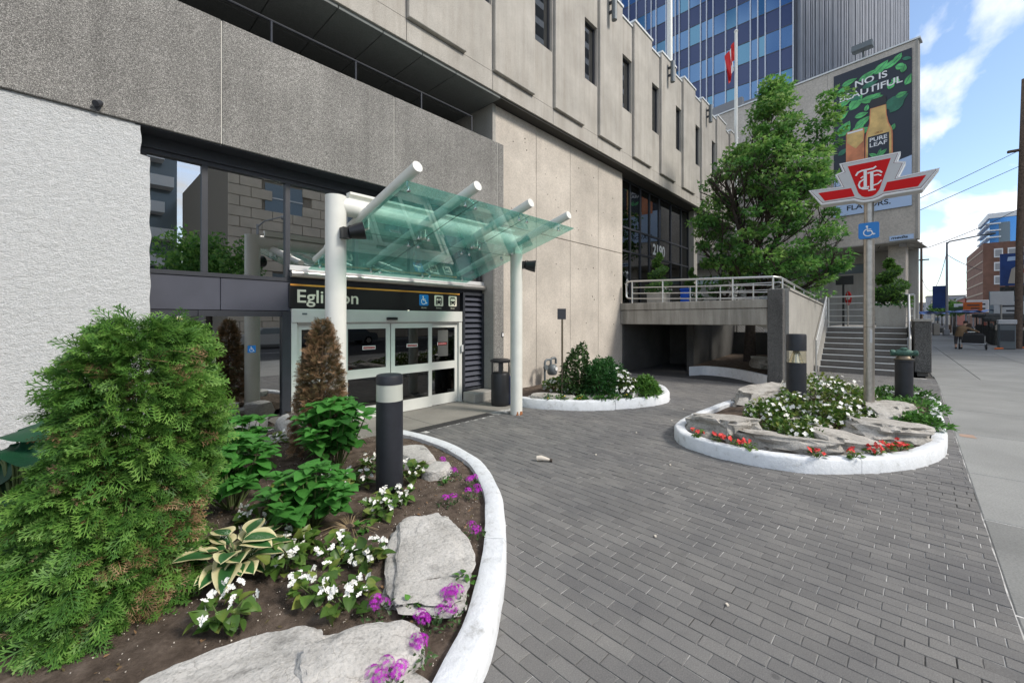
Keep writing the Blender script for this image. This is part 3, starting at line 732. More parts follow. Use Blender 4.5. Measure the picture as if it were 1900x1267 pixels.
kerb_strip('kerb', resample(PL2[:-2] + [(11.02, 7.0)]), 0.16, 0.2, pl2)
soil(offset(PL2, 0.1), (8.8, 5.6), zisl, pl2, 16, 0.14)
# pale perlite chips in the soil
N = 2600; pp = np.stack([NP.uniform(0.0, 3.3, N), NP.uniform(1.6, 6.2, N)], 1); dd = offset(BED, 0.2)
pp = np.array([p for p in pp if inside(p, dd)]); N = len(pp)
pos = np.concatenate([pp, np.array([[zbed(*p)+0.012+0.022*mnoise.noise(Vector((p[0]*5, p[1]*5, 0)))] for p in pp])], 1)
TVc = [(1,0,0),(-.6,.8,0),(-.6,-.8,0),(0,0,.8)]; TFc = [(0,1,3),(1,2,3),(2,0,3),(0,2,1)]
V_, F_, A_ = scatter(TVc, TFc, [0]*4, pos, frames(unit(N), unit(N)), NP.uniform(0.002, 0.0065, N), np.zeros(N))
o = np_mesh('wood_chips', V_, F_, 'perlite', None, A_, kind='stuff'); o['label'] = 'pale chips scattered over the dark bed soil'; o['category'] = 'chips'

# dry leaf litter and twigs on the soil
N = 900; pp = np.stack([NP.uniform(-0.2, 3.3, N), NP.uniform(1.6, 6.4, N)], 1)
pp = np.array([p for p in pp if inside(p, dd)]); N = len(pp)
pos = np.concatenate([pp, np.array([[zbed(*p)+0.012+0.022*mnoise.noise(Vector((p[0]*5, p[1]*5, 0)))] for p in pp])], 1)
V_, F_, A_ = scatter(*simple_leaf(0.22, 0.1), pos, frames(unit(N)*[1,1,0.25], np.array([0,0,1.0])+0.35*NP.normal(size=(N,3))), NP.uniform(0.012, 0.045, N), NP.uniform(0.1, 0.75, N))
o = np_mesh('leaf_litter', V_, F_, 'dead_leaf', None, A_, kind='stuff'); o['label'] = 'dry brown leaf litter scattered on the bed soil'; o['category'] = 'leaf litter'
# ------------------------------------------------------------------ the station building
YD, YC, YP, YG = 7.294, 7.086, 6.76, 6.869
B = thing('station_building', 'brutalist concrete podium building with the subway entrance and raised facade panels', 'building', (6.0, 7.2, 0))
# white stucco wall: a displaced sheet with a ragged end
nx, nz = 190, 300; x0, x1 = -3.4, 0.60
V = []; F = []
for j in range(nz+1):
    z = 4.285*j/nz
    for i in range(nx+1):
        x = x0 + (x1-x0)*i/nx
        e = 0.018*mnoise.noise(Vector((5.0, z*5, 0))) if i == nx else 0
        if i == nx and z < 3.9: e += 0.09
        h = 0.004*mnoise.noise(Vector((x*22, z*40, 0.5))) + 0.005*mnoise.noise(Vector((x*42, z*80, 3.5)))
        V.append((x+e, 6.905+h, z))
for j in range(nz):
    for i in range(nx):
        a = j*(nx+1)+i; F.append((a, a+1, a+nx+2, a+nx+1))
st = MB().add(V, F); n0 = len(st.v)
for j in range(nz+1):
    p = V[j*(nx+1)+nx]; st.v.append((p[0]-0.005, 7.35, p[2]))
for j in range(nz):
    a, b_ = j*(nx+1)+nx, (j+1)*(nx+1)+nx; st.f.append((a, n0+j, n0+j+1, b_))
st.build('stucco_wall', 'stucco', B, 60)
# exposed aggregate fascia panels and their light sealant joints
gx = [-4.2, -1.26, 1.44, 4.14, 6.88, 7.08]
for i in range(len(gx)-1):
    MB().cbox(gx[i]+0.006, gx[i+1]-0.006, YG, YG+0.22, 4.29, 6.02, 0.008).build('fascia_panel', 'aggregate', B)
MB().box(-4.2, 7.07, YG+0.012, YG+0.2, 4.30, 6.01).build('sealant_joint', 'sealant', B)
pier = MB().cbox(6.762, 7.08, YG+0.002, 7.30, 0, 4.288, 0.008).build('pier', 'aggregate', B)
MB().box(6.752, 6.764, YG+0.014, 7.30, 0.0, 4.287).build('pier_return', 'grey_concrete', pier)
MB().cbox(7.00, 7.07, YG-0.012, YG+0.01, 1.43, 1.55, 0.005).build('intercom_plate', 'charcoal_metal', pier)
MB().box(7.012, 7.058, YG-0.016, YG-0.011, 1.45, 1.53).build('intercom_face', 'sign_white', pier)
MB().tube((0.22, 6.83, 4.33), (0.22, 6.90, 4.36), 0.03, n=10).tube((0.20, 6.80, 4.36), (0.24, 6.86, 4.40), 0.035, n=10).build('small_camera', 'charcoal_metal', B)
# dark recess behind the terrace parapet
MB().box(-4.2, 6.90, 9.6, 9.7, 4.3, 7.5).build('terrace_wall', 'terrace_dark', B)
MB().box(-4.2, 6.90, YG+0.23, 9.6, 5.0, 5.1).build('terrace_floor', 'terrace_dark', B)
MB().box(6.90, 7.0, 7.07, 9.6, 4.3, 7.03).build('terrace_return', 'grey_concrete', B)
sx = [-4.2, -2.8, -1.1, 0.62, 2.2, 3.05, 3.87, 4.72, 5.56, 6.90]
for i in range(len(sx)-1):
    for (ya, yb) in ((6.80, 8.05), (8.06, 9.6)):
        MB().cbox(sx[i]+0.006, sx[i+1]-0.006, ya, yb-0.006, 7.03, 7.10, 0.006).build('soffit_panel', 'soffit_board', B)
MB().box(-4.2, 6.9, 6.80, 9.6, 7.101, 7.2).build('soffit_backing', 'joint_dark', B)
MB().box(6.9, 27, 6.80, 7.6, 7.05, 7.2).build('soffit_strip', 'joint_dark', B)
# terrace pipe
tp = MB().path([(6.05,8.4,5.1),(6.05,8.4,6.15),(6.0,8.4,6.26),(5.88,8.4,6.3),(5.2,8.4,6.3)], 0.055, 10).build('terrace_pipe', 'rust', B, True)
MB().cbox(6.2, 6.75, 8.6, 9.5, 5.1, 6.4, 0.01).build('terrace_cabinet', 'grey_concrete', B)
# concrete wall right of the entrance
cx = [6.91, 8.56, 10.14, 11.71, 13.33]
for i in range(4):
    for (za, zb) in ((0.0, 4.172), (4.184, 7.03)):
        MB().cbox(cx[i]+0.005, cx[i+1]-0.005, YC, YC+0.25, za, zb, 0.012).build('wall_panel', 'smooth_concrete', B)
MB().box(6.93, 13.3, YC+0.02, YC+0.2, 0, 7.02).build('wall_core', 'joint_dark', B)
MB().box(13.06, 13.32, YC+0.26, 9.5, 0, 7.03).build('wall_return', 'grey_concrete', B)
th = MB()
for k in range(46):
    x = RNG.choice([9.0, 9.5, 10.5, 11.0, 11.35, 12.1, 12.7, 7.6, 8.2]) + RNG.uniform(-.12, .12); z = RNG.choice([0.9, 1.6, 2.5, 3.3, 4.6, 5.2, 5.9, 6.4]) + RNG.uniform(-.2, .2)
    r = RNG.uniform(0.012, 0.024); th.lathe((x, YC+0.01, z), [(r, 0), (r, 0.013)], 8, (0, -1, 0))
th.build('tie_holes', 'tie_hole', B, kind='stuff')
# upper storey: precast panels, raised ribs, narrow windows
MOD = 2.274; X0 = -4.765
for k in range(14):
    xl = X0 + MOD*k                      # left edge of a raised panel
    xr = xl + 1.42; xe = xl + MOD
    if xl > 25.3: break
    MB().cbox(xl+0.006, xe-0.006, YP, YP+0.28, 7.10, 7.52, 0.006).build('sill_panel', 'precast', B)
    MB().cbox(xl+0.002, xr, YP-0.085, YP+0.26, 7.532, 12.24, 0.012).build('raised_panel', 'precast', B)
    w0, w1, zs, zh = xr+0.075, xe-0.045, 9.03, 10.84
    MB().cbox(xr+0.004, xe-0.004, YP+0.005, YP+0.28, 7.525, zs, 0.006).build('recess_panel', 'precast', B)
    MB().cbox(xr+0.004, xe-0.004, YP+0.005, YP+0.28, zh, 12.06, 0.006).build('recess_panel', 'precast', B)
    MB().box(xr+0.004, w0, YP+0.006, YP+0.28, zs+0.001, zh-0.001).build('recess_panel', 'precast', B)
    MB().box(w1, xe-0.004, YP+0.006, YP+0.28, zs+0.001, zh-0.001).build('recess_panel', 'precast', B)
    wd = MB()
    for q in ((w0, w0+0.035, zs, zh), (w1-0.035, w1, zs, zh)): wd.box(q[0], q[1], YP+0.09, YP+0.17, q[2]+0.002, q[3]-0.002)
    wd.box(w0+0.035, w1-0.035, YP+0.09, YP+0.17, zs+0.002, zs+0.04).box(w0+0.035, w1-0.035, YP+0.09, YP+0.17, zh-0.04, zh-0.002)
    wd = wd.build('window', 'charcoal_metal', B)
    MB().box(w0+0.034, w1-0.034, YP+0.125, YP+0.131, zs+0.038, zh-0.038).build('pane', 'upper_glass', wd)
    MB().box(xl-0.01, xr+0.02, YP-0.12, YP+0.30, 12.24, 12.31).build('roof_cap', 'cap_metal', B)
    MB().box(xr+0.021, xe-0.011, YP-0.03, YP+0.30, 12.06, 12.12).build('roof_cap', 'cap_metal', B)
MB().box(-4.7, 26.4, YP+0.9, YP+1.0, 7.2, 12.0).build('interior_wall', 'interior_dark', B)
MB().box(-4.7, 26.4, YP+0.29, 20, 11.9, 12.0).build('roof_slab', 'grey_concrete', B)
MB().box(26.2, 26.45, YP+0.02, 20, 7.2, 11.9).build('end_wall', 'grey_concrete', B)
# entrance glazing: charcoal frames, band, windows
fr = MB()
for x in (0.62, 1.28, 2.38): fr.box(x, x+0.07, YD-0.06, YD+0.06, 2.53, 4.06)
for x in (3.55, 4.72, 5.9, 6.62): fr.box(x, x+0.07, YD-0.06, YD+0.06, 2.74, 4.06)
fr.box(0.6, 6.75, YD-0.065, YD+0.065, 4.061, 4.12).box(0.6, 2.46, YD-0.065, YD+0.065, 2.47, 2.528)
fr.build('window_frame', 'charcoal_metal', B)
MB().box(0.55, 6.75, YD-0.10, YD+0.1, 4.12, 4.286).build('head_fascia', 'charcoal_metal', B)
MB().box(0.55, 6.75, YG+0.03, YD-0.1, 4.275, 4.289).build('entrance_soffit', 'charcoal_metal', B)
for a_, b_ in ((0.69, 1.28), (1.35, 2.38)):
    MB().box(a_, b_, YD-0.006, YD, 2.53, 4.06).build('window_pane', 'window_glass', B)
for a_, b_ in ((2.45, 3.55), (3.62, 4.72), (4.79, 5.9), (5.97, 6.62)):
    MB().box(a_, b_, YD-0.006, YD, 2.76, 4.06).build('window_pane', 'window_glass', B)
MB().cbox(0.60, 1.50, YD-0.05, YD+0.05, 1.99, 2.468, 0.006).build('spandrel_panel', 'charcoal_panel', B)
MB().cbox(1.506, 2.46, YD-0.05, YD+0.05, 1.99, 2.468, 0.006).build('spandrel_panel', 'charcoal_panel', B)
gd = MB()
for x in (0.60, 1.24, 2.33): gd.box(x, x+(0.07 if x < 2 else 0.13), YD-0.07, YD+0.06, 0.0, 1.985)
gd.box(0.67, 1.24, YD-0.05, YD+0.05, 1.90, 1.984).box(1.31, 2.33, YD-0.05, YD+0.05, 1.90, 1.984).box(0.67, 1.24, YD-0.05, YD+0.05, 0, 0.1).box(1.31, 2.33, YD-0.05, YD+0.05, 0, 0.1)
gd = gd.build('glazed_door', 'charcoal_metal', B)
MB().box(0.67, 1.24, YD-0.004, YD+0.002, 0.1, 1.90).build('pane', 'window_glass', gd)
MB().box(1.31, 2.33, YD-0.004, YD+0.002, 0.1, 1.90).build('pane', 'window_glass', gd)
MB().box(1.38, 1.44, YD-0.09, YD-0.07, 0.45, 1.3).box(1.39, 1.43, YD-0.07, YD-0.004, 0.5, 0.54).box(1.39, 1.43, YD-0.07, YD-0.004, 1.2, 1.24).build('handle', 'silver', gd)
MB().box(1.22, 1.30, YD-0.082, YD-0.071, 1.42, 1.50).build('exit_sticker', 'sticker_green', gd)
stk = MB().box(1.86, 1.97, YD-0.012, YD-0.006, 1.34, 1.45).build('access_sticker', 'sign_blue', gd)
def wheelchair(mb, o, ex, ey, s, d):
    """accessibility figure in a square of side s centred on o"""
    P = lambda q: [(a*s, b_*s) for a, b_ in q]
    mb.prism(P([(-0.10+0.075*math.cos(t_*math.pi/6), 0.34+0.075*math.sin(t_*math.pi/6)) for t_ in range(12)]), o, ex, ey, d)
    mb.ribbon(P([(-0.09, 0.24), (-0.06, -0.02), (0.16, -0.02), (0.27, -0.30), (0.36, -0.27)]), 0.075*s, o, ex, ey, d)
    mb.ribbon(P([(-0.08, 0.11), (0.13, 0.11)]), 0.06*s, o, ex, ey, d)
    mb.ribbon(P([(-0.03+0.27*math.cos(math.radians(a_)), -0.13+0.27*math.sin(math.radians(a_))) for a_ in range(115, 350, 18)]), 0.06*s, o, ex, ey, d)
    return mb
wheelchair(MB(), (1.915, YD-0.012, 1.395), EXF, EYF, 0.10, 0.002).build('access_symbol', 'sign_white', stk)
# sliding doors
sd = MB().cbox(2.462, 6.07, YD-0.10, YD+0.08, 1.80, 2.03, 0.008).box(2.462, 2.55, YD-0.08, YD+0.06, 0.0, 1.799).box(5.985, 6.07, YD-0.08, YD+0.06, 0.0, 1.799)
sd = sd.build('door_frame', 'door_white', B)
MB().box(2.56, 5.98, YD-0.086, YD-0.07, 1.775, 1.798).build('door_track', 'silver', sd)
MB().cbox(4.16, 4.38, YD-0.16, YD-0.10, 1.845, 1.895, 0.008).build('door_sensor', 'black_paint', sd)
MB().box(2.62, 2.70, YD-0.103, YD-0.099, 1.93, 1.96).build('maker_plate', 'meter_grey', sd)
def leaf(xa, xb, y, name):
    l = MB(); sw = 0.085
    l.box(xa, xa+sw, y-0.022, y+0.022, 0.012, 1.772).box(xb-sw, xb, y-0.022, y+0.022, 0.012, 1.772)
    for za, zb in ((0.012, 0.235), (0.77, 0.935), (1.68, 1.772)): l.box(xa+sw, xb-sw, y-0.021, y+0.021, za, zb)
    l = l.build(name, 'door_white', B)
    for za, zb in ((0.235, 0.77), (0.935, 1.68)): MB().box(xa+sw, xb-sw, y-0.004, y+0.002, za, zb).build('pane', 'dark_glass', l)
    return l
L1 = leaf(2.55, 3.36, YD-0.01, 'side_light'); L2 = leaf(3.32, 4.25, YD-0.062, 'sliding_leaf'); L3 = leaf(4.272, 5.24, YD-0.062, 'sliding_leaf'); L4 = leaf(5.19, 5.985, YD-0.01, 'side_light')
for L_, xm, y_ in ((L2, 3.82, YD-0.068), (L3, 4.76, YD-0.068), (L4, 5.56, YD-0.016)):
    s_ = MB().cbox(xm-0.13, xm+0.13, y_-0.004, y_, 1.29, 1.36, 0.002).build('door_sticker', 'sign_white', L_)
    MB().box(xm-0.115, xm+0.115, y_-0.006, y_-0.0045, 1.302, 1.348).build('sticker_band', 'sticker_red', s_)
    MB().text('CAUTION AUTOMATIC DOOR', (xm, y_-0.0065, 1.318), EXF, EYF, 0.018, 0.001, 0.2, align='CENTER').build('sticker_text', 'sign_white', s_)
MB().cbox(5.44, 5.72, YD-0.02, YD-0.014, 1.05, 1.62, 0.003).build('notice_board', 'interior_mid', L4)
MB().cbox(6.02, 6.075, YD-0.13, YD-0.10, 1.12, 1.28, 0.006).build('door_button', 'sign_grey', sd)
# louvre
lv = MB().box(6.10, 6.155, YD-0.09, YD+0.05, 0.22, 2.47).box(6.69, 6.75, YD-0.09, YD+0.05, 0.22, 2.47).box(6.155, 6.69, YD-0.09, YD+0.05, 2.41, 2.47).box(6.155, 6.69, YD-0.09, YD+0.05, 0.22, 0.28)
lv = lv.build('louvre', 'charcoal_metal', B)
MB().box(6.155, 6.69, YD+0.02, YD+0.04, 0.28, 2.41).build('louvre_backing', 'black_paint', lv)
for k in range(17):
    z = 0.30 + k*0.124
    MB().obox((6.4225, YD-0.03, z+0.06), (0.267,0,0), (0,0.046,0.052), (0,-0.004,0.0045)).build('slat', 'charcoal_panel', lv)
MB().box(2.40, 6.75, YD-0.03, YD+0.06, 2.452, 2.74).build('canopy_fascia', 'charcoal_metal', B)
# interior behind the entrance
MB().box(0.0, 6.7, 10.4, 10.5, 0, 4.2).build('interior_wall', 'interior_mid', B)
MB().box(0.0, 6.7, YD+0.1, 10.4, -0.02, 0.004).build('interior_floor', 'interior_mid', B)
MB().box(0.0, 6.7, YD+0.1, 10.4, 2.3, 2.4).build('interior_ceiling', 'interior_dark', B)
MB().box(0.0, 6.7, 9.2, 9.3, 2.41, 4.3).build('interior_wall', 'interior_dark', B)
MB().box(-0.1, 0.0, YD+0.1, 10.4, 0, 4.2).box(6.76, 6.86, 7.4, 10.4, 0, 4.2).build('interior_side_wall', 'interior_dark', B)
MB().tube((3.3, 8.8, 0), (3.3, 8.8, 2.3), 0.22).build('interior_column', 'interior_mid', B, True)
# dark lobby glazing beside the garage, with its number
YL = 7.35
lg = MB()
gxs = [13.34, 14.37, 15.22, 16.04, 16.97, 18.2, 19.4, 20.3]
for x in gxs: lg.box(x-0.025, x+0.025, YL-0.05, YL+0.05, 2.1, 7.05)
for z in (2.12, 4.38, 5.25, 7.0):
    for i in range(len(gxs)-1): lg.box(gxs[i]+0.025, gxs[i+1]-0.025, YL-0.045, YL+0.045, z-0.03, z+0.03)
lg = lg.build('lobby_glazing', 'charcoal_metal', B)
for i in range(len(gxs)-1):
    for za, zb in ((2.15, 4.35), (4.41, 5.22), (5.28, 6.97)):
        MB().box(gxs[i]+0.025, gxs[i+1]-0.025, YL-0.004, YL+0.002, za, zb).build('pane', 'dark_glass', lg)
MB().text('2190', (16.2, YL-0.09, 4.52), EXF, EYF, 0.44, 0.004, 1.2, bold=0.035).build('street_number', 'sign_white', lg)
MB().box(13.4, 26, 9.5, 9.6, 2.0, 7.1).build('lobby_wall', 'interior_dark', B)
MB().cbox(20.30, 20.72, 7.05, 7.5, 2.1, 7.05, 0.02).build('lobby_column', 'grey_concrete', B)
MB().cbox(25.9, 26.4, 7.0, 7.5, 0, 7.05, 0.02).build('lobby_column', 'grey_concrete', B)
MB().box(20.8, 26.4, 7.6, 9.5, 6.6, 6.75).box(20.8, 26.4, 7.62, 7.8, 5.9, 6.6).build('lobby_beam', 'grey_concrete', B)

# entrance sign
sg = thing('station_sign', 'black station name sign with orange stripe above the sliding doors', 'sign', (4.2, 7.2, 2.24))
ys = YD - 0.094
MB().cbox(2.43, 6.0, ys, ys+0.06, 2.045, 2.448, 0.006).build('sign_board', 'sign_black', sg)
MB().box(2.44, 5.985, ys-0.004, ys+0.001, 2.405, 2.435).build('stripe', 'sign_orange', sg)
MB().text('Eglinton', (2.545, ys, 2.135), EXF, EYF, 0.222, 0.004, 1.05, bold=0.012).build('lettering', 'sign_cream', sg)
for xa, xb, mt, cap in ((4.905, 5.15, 'sign_blue', 'Access'), (5.285, 5.535, 'sign_cream', 'Subway'), (5.665, 5.91, 'sign_cream', 'Buses')):
    c_ = (xa+xb)/2; w_ = (xb-xa)/2*0.93; rr = 0.025; pts = []
    for qx, qy, a0 in ((w_-rr, w_-rr, 0), (-w_+rr, w_-rr, 90), (-w_+rr, -w_+rr, 180), (w_-rr, -w_+rr, 270)):
        pts += [(qx+rr*math.cos(math.radians(a0+t_)), qy+rr*math.sin(math.radians(a0+t_))) for t_ in (0, 30, 60, 90)]
    pic = MB().prism(pts, (c_, ys, 2.255), EXF, EYF, 0.004).build('pictogram', mt, sg)
    if mt == 'sign_blue': wheelchair(MB(), (c_, ys-0.004, 2.255), EXF, EYF, 0.21, 0.002).build('access_symbol', 'sign_white', pic)
    else:
        q = MB(); o_ = (c_, ys-0.004, 2.255); bus = cap == 'Buses'
        q.prism([(-0.075,-0.06),(-0.075,0.06),(-0.05,0.085),(0.05,0.085),(0.075,0.06),(0.075,-0.06)], o_, EXF, EYF, 0.0015)
        q.prism([(-0.065,-0.09),(-0.04,-0.09),(-0.04,-0.055),(-0.065,-0.055)], o_, EXF, EYF, 0.0018).prism([(0.04,-0.09),(0.065,-0.09),(0.065,-0.055),(0.04,-0.055)], o_, EXF, EYF, 0.0018)
        q.build('vehicle_symbol', 'sign_black', pic)
        w = MB()
        if bus: w.prism([(-0.06,0.0),(-0.06,0.055),(0.06,0.055),(0.06,0.0)], o_, EXF, EYF, 0.0026)
        else: w.prism([(-0.06,0.0),(-0.06,0.05),(-0.01,0.05),(-0.01,0.0)], o_, EXF, EYF, 0.0026).prism([(0.01,0.0),(0.01,0.05),(0.06,0.05),(0.06,0.0)], o_, EXF, EYF, 0.0026)
        for sx_ in (-0.045, 0.045): w.prism([(sx_+0.012*math.cos(t_*0.785), -0.035+0.012*math.sin(t_*0.785)) for t_ in range(8)], o_, EXF, EYF, 0.0026)
        w.build('symbol_windows', 'sign_cream', pic)
    MB().text(cap, (c_, ys-0.001, 2.085), EXF, EYF, 0.034, 0.002, align='CENTER').build('caption', 'sign_cream', sg)

# canopy: two columns, header tube, four rafters, six glass panes, fittings, gutter
C = thing('entrance_canopy', 'white steel canopy with sloping green glass panes over the entrance', 'canopy', (4.2, 5.45, 0))
YK = 5.45; ZT = 3.37
for x, r in ((2.41, 0.132), (5.97, 0.118)):
    col_ = MB().tube((x, YK, 0.0 if x > 3 else 0.05), (x, YK, ZT+r*0.9), r, n=28).build('column', 'white_paint', C, True)
    if x > 3: 
        fl = MB(); 
        for k in range(9):
            a_ = RNG.uniform(-2.6, 0.6); h_ = RNG.uniform(0.01, 0.05); q = Vector((math.cos(a_), math.sin(a_), 0)); s_ = Vector((-q.y, q.x, 0))
            fl.obox(Vector((x, YK, h_*0.7)) + q*(r-0.003), s_*RNG.uniform(.012,.03), q*0.006, Vector((0,0,h_*0.7)))
        fl.build('rust_patches', 'rust', col_)
MB().tube((2.41, YK, ZT), (5.97, YK, ZT), 0.122, n=28).build('header_tube', 'white_paint', C, True)
MB().box(2.6, 5.9, YK+0.03, YK+0.10, ZT+0.115, ZT+0.22).box(2.6, 5.9, YK-0.02, YK+0.03, ZT+0.19, ZT+0.22).build('header_channel', 'white_paint', C)
K = 0.27
def zr(y): return 3.25 + (YK - y)*K
def zg(y): return 3.10 + (YK - y)*K
for i, x in enumerate((2.75, 3.69, 4.78, 5.77)):
    rf = MB().tube((x, 4.06, zr(4.06)), (x, 6.5, zr(6.5)), 0.067, n=22).tube((x, 6.5, zr(6.5)), (x, 6.98, zr(6.98)), 0.05, n=18).build('rafter', 'white_paint', C, True)
    MB().obox((x-0.005, YK, ZT-0.10), (0.008,0,0), (0,0.10,0), (0,0.0,0.17)).obox((x+0.075, YK, ZT-0.10), (0.008,0,0), (0,0.10,0), (0,0,0.17)).build('bracket', 'white_paint', rf)
    for y in (4.28, 5.38, 5.66, 6.85):
        ft = MB()
        for dx in ((0.0,) if i in (0, 3) else (-0.05, 0.13)):
            ft.lathe((x+dx+(0.02 if i < 3 else 0), y, zg(y)-0.035), [(0.022,0),(0.026,0.008),(0.026,0.02),(0.012,0.028),(0.012,0.06)], 10)
            ft.tube((x+dx, y, zg(y)+0.03), (x, y, zr(y)-0.05), 0.010, n=8)
        ft.build('fitting', 'chrome', rf, True)
gxp = [2.655, 3.78, 4.86, 6.06]; gyp = [4.15, 5.52, 7.05]
for i in range(3):
    for j in range(2):
        xa, xb, ya, yb = gxp[i]+0.007, gxp[i+1]-0.007, gyp[j]+0.007, gyp[j+1]-0.007
        MB().add([(xa,ya,zg(ya)),(xb,ya,zg(ya)),(xb,yb,zg(yb)),(xa,yb,zg(yb)),(xa,ya,zg(ya)+0.014),(xb,ya,zg(ya)+0.014),(xb,yb,zg(yb)+0.014),(xa,yb,zg(yb)+0.014)],
                 [(0,3,2,1),(4,5,6,7),(0,1,5,4),(1,2,6,5),(2,3,7,6),(3,0,4,7)]).build('glass_pane', 'canopy_glass', C)
sl = MB()
for x in gxp[1:3]: sl.add([(x-0.007,4.15,zg(4.15)+0.004),(x+0.007,4.15,zg(4.15)+0.004),(x+0.007,7.05,zg(7.05)+0.004),(x-0.007,7.05,zg(7.05)+0.004)], [(0,1,2,3)])
for i in range(3): sl.add([(gxp[i]+0.008,5.513,zg(5.513)+0.004),(gxp[i+1]-0.008,5.513,zg(5.513)+0.004),(gxp[i+1]-0.008,5.527,zg(5.527)+0.004),(gxp[i]+0.008,5.527,zg(5.527)+0.004)], [(0,1,2,3)])
sl.build('silicone_joints', 'black_paint', C)
MB().path([(2.44, YD-0.12, 2.60), (6.74, YD-0.12, 2.60)], 0.062, 16).build('gutter', 'silver', C, True)
MB().cbox(2.43, 6.75, YD-0.10, YD-0.035, 2.655, 2.74, 0.006).build('wall_channel', 'sign_grey', C)
def floodlight(x, y, z, d, label):
    t = thing('floodlight', label, 'floodlight', (x, y, z), 'canopy floodlights')
    d = Vector(d).normalized(); c = Vector((x, y, z))
    MB().obox(c + Vector((0,0.0,0)), (0.06,0,0), (0,0.06,0), (0,0,0.07)).build('bracket', 'black_paint', t)
    b_ = c + d*0.15
    MB().lathe(b_, [(0.05,-0.12),(0.08,-0.10),(0.10,-0.02),(0.112,0.05),(0.118,0.085),(0.108,0.09)], 18, d).build('lamp_body', 'black_paint', t, True)
    MB().lathe(b_, [(0.10,0.085),(0.08,0.092),(0.02,0.094)], 18, d).build('lens', 'chrome', t, True)
    MB().path([c + Vector((0,0,0.05)), c + Vector((0.02,-0.05,0.09)), b_ + Vector((0,0,0.085)), b_ - d*0.08], 0.008, 6).build('cable', 'black_paint', t, True)
floodlight(2.46, 5.27, 2.98, (0.85, -0.45, 0.22), 'black floodlight clamped to the white canopy column nearer the stucco wall')
floodlight(6.08, 5.36, 2.92, (0.55, -0.80, -0.12), 'black floodlight clamped to the white canopy column beside the bin')

# terrace railing behind the parapet
rl = thing('terrace_railing', 'thin dark metal railing along the top of the aggregate parapet', 'railing', (2.0, 7.1, 6.0))
MB().tube((-4, 7.12, 6.50), (6.29, 7.12, 6.50), 0.02, n=8).build('top_rail', 'charcoal_metal', rl, True)
for x in (-3.4, -2.0, -0.6, 0.78, 2.14, 3.51, 4.91, 6.28): MB().tube((x, 7.12, 5.1), (x, 7.12, 6.49), 0.018, n=8).build('post', 'charcoal_metal', rl, True)
# facade downlights
for i, (x, z) in enumerate(((7.1, 11.55), (11.7, 11.55), (16.33, 11.55), (20.9, 11.55))):
    t = thing('facade_downlight', ['', 'grey cylinder downlight nearest the camera on the upper facade', 'middle grey cylinder downlight under the upper roofline', 'grey cylinder downlight on the upper facade closest to the tree'][i] or 'grey cylinder downlight high above the entrance canopy', 'wall light', (x, YP-0.09, z), 'facade downlights')
    MB().tube((x, YP-0.26, z-0.27), (x, YP-0.26, z+0.55), 0.085, n=16).build('body', 'meter_grey', t, True)
    MB().box(x-0.03, x+0.03, YP-0.19, YP-0.087, z+0.0, z+0.08).box(x-0.03, x+0.03, YP-0.19, YP-0.087, z+0.3, z+0.38).build('bracket', 'charcoal_metal', t)

# small things by the doors
st_ = MB().cbox(6.08, 6.745, 6.80, 7.19, 0.0, 0.215, 0.012).build('concrete_step', 'grey_concrete', loc=(6.4, 7.0, 0)); tag(st_, 'low rough concrete block step under the louvre', 'step')
bn = thing('litter_bin', 'black round litter bin with hood beside the white column', 'bin', (6.36, 6.27, 0))
MB().lathe((6.36,6.27,0), [(0.185,0.0),(0.20,0.02),(0.205,0.10),(0.205,0.66),(0.19,0.70),(0.15,0.72)], 28).build('body', 'bin_black', bn, True)
MB().lathe((6.36,6.27,0), [(0.20,0.93),(0.225,0.95),(0.225,0.975),(0.16,1.005),(0.05,1.015)], 28).build('hood', 'bin_black', bn, True)
for a_ in (0.7, 2.3, 3.9, 5.4): MB().obox((6.36+0.18*math.cos(a_), 6.27+0.18*math.sin(a_), 0.82), (-0.04*math.sin(a_),0.04*math.cos(a_),0), (0.012*math.cos(a_),0.012*math.sin(a_),0), (0,0,0.125)).build('hood_post', 'bin_black', bn)
MB().cbox(6.50, 6.565, 6.08, 6.22, 0.02, 0.62, 0.004).build('side_panel', 'bin_blue', bn)
sp = thing('sign_post', 'thin steel post with small dark sign back beside the concrete wall', 'signpost', (7.24, 5.27, 0.1))
MB().tube((7.24,5.27,0.1), (7.24,5.27,1.95), 0.021, n=10).build('post', 'bronze', sp, True)
MB().obox((7.22,5.27,1.97), (0.075,-0.055,0), (0.006,0.008,0), (0,0,0.115)).build('sign_plate', 'charcoal_metal', sp)
gm = thing('gas_meter', 'small grey gas meter with looped pipes in front of the concrete wall', 'gas meter', (8.72, 6.75, 0.15))
MB().lathe((8.78,6.72,0.38), [(0.10,0),(0.13,0.04),(0.14,0.14),(0.12,0.24),(0.07,0.28)], 18).build('meter_body', 'meter_grey', gm, True)
MB().lathe((8.78,6.585,0.55), [(0.05,0),(0.05,0.012)], 14, (0,-1,0)).build('dial', 'sign_white', gm, True)
MB().path([(8.72,6.72,0.64),(8.72,6.72,0.78),(8.76,6.72,0.82),(8.90,6.72,0.82),(8.94,6.72,0.78),(8.94,6.72,0.66)], 0.032, 10).path([(8.5,6.75,0.15),(8.5,6.75,0.70),(8.52,6.75,0.76),(8.58,6.75,0.79),(8.74,6.72,0.79)], 0.03, 10).lathe((8.48,6.7,0.60), [(0.07,-0.03),(0.075,0),(0.07,0.03)], 14, (0,-1,0)).build('pipe', 'meter_grey', gm, True)
vl = thing('wall_valve', 'small brass valve pipe fitting on the wall behind the canopy column', 'valve', (7.75, 7.05, 0.75))
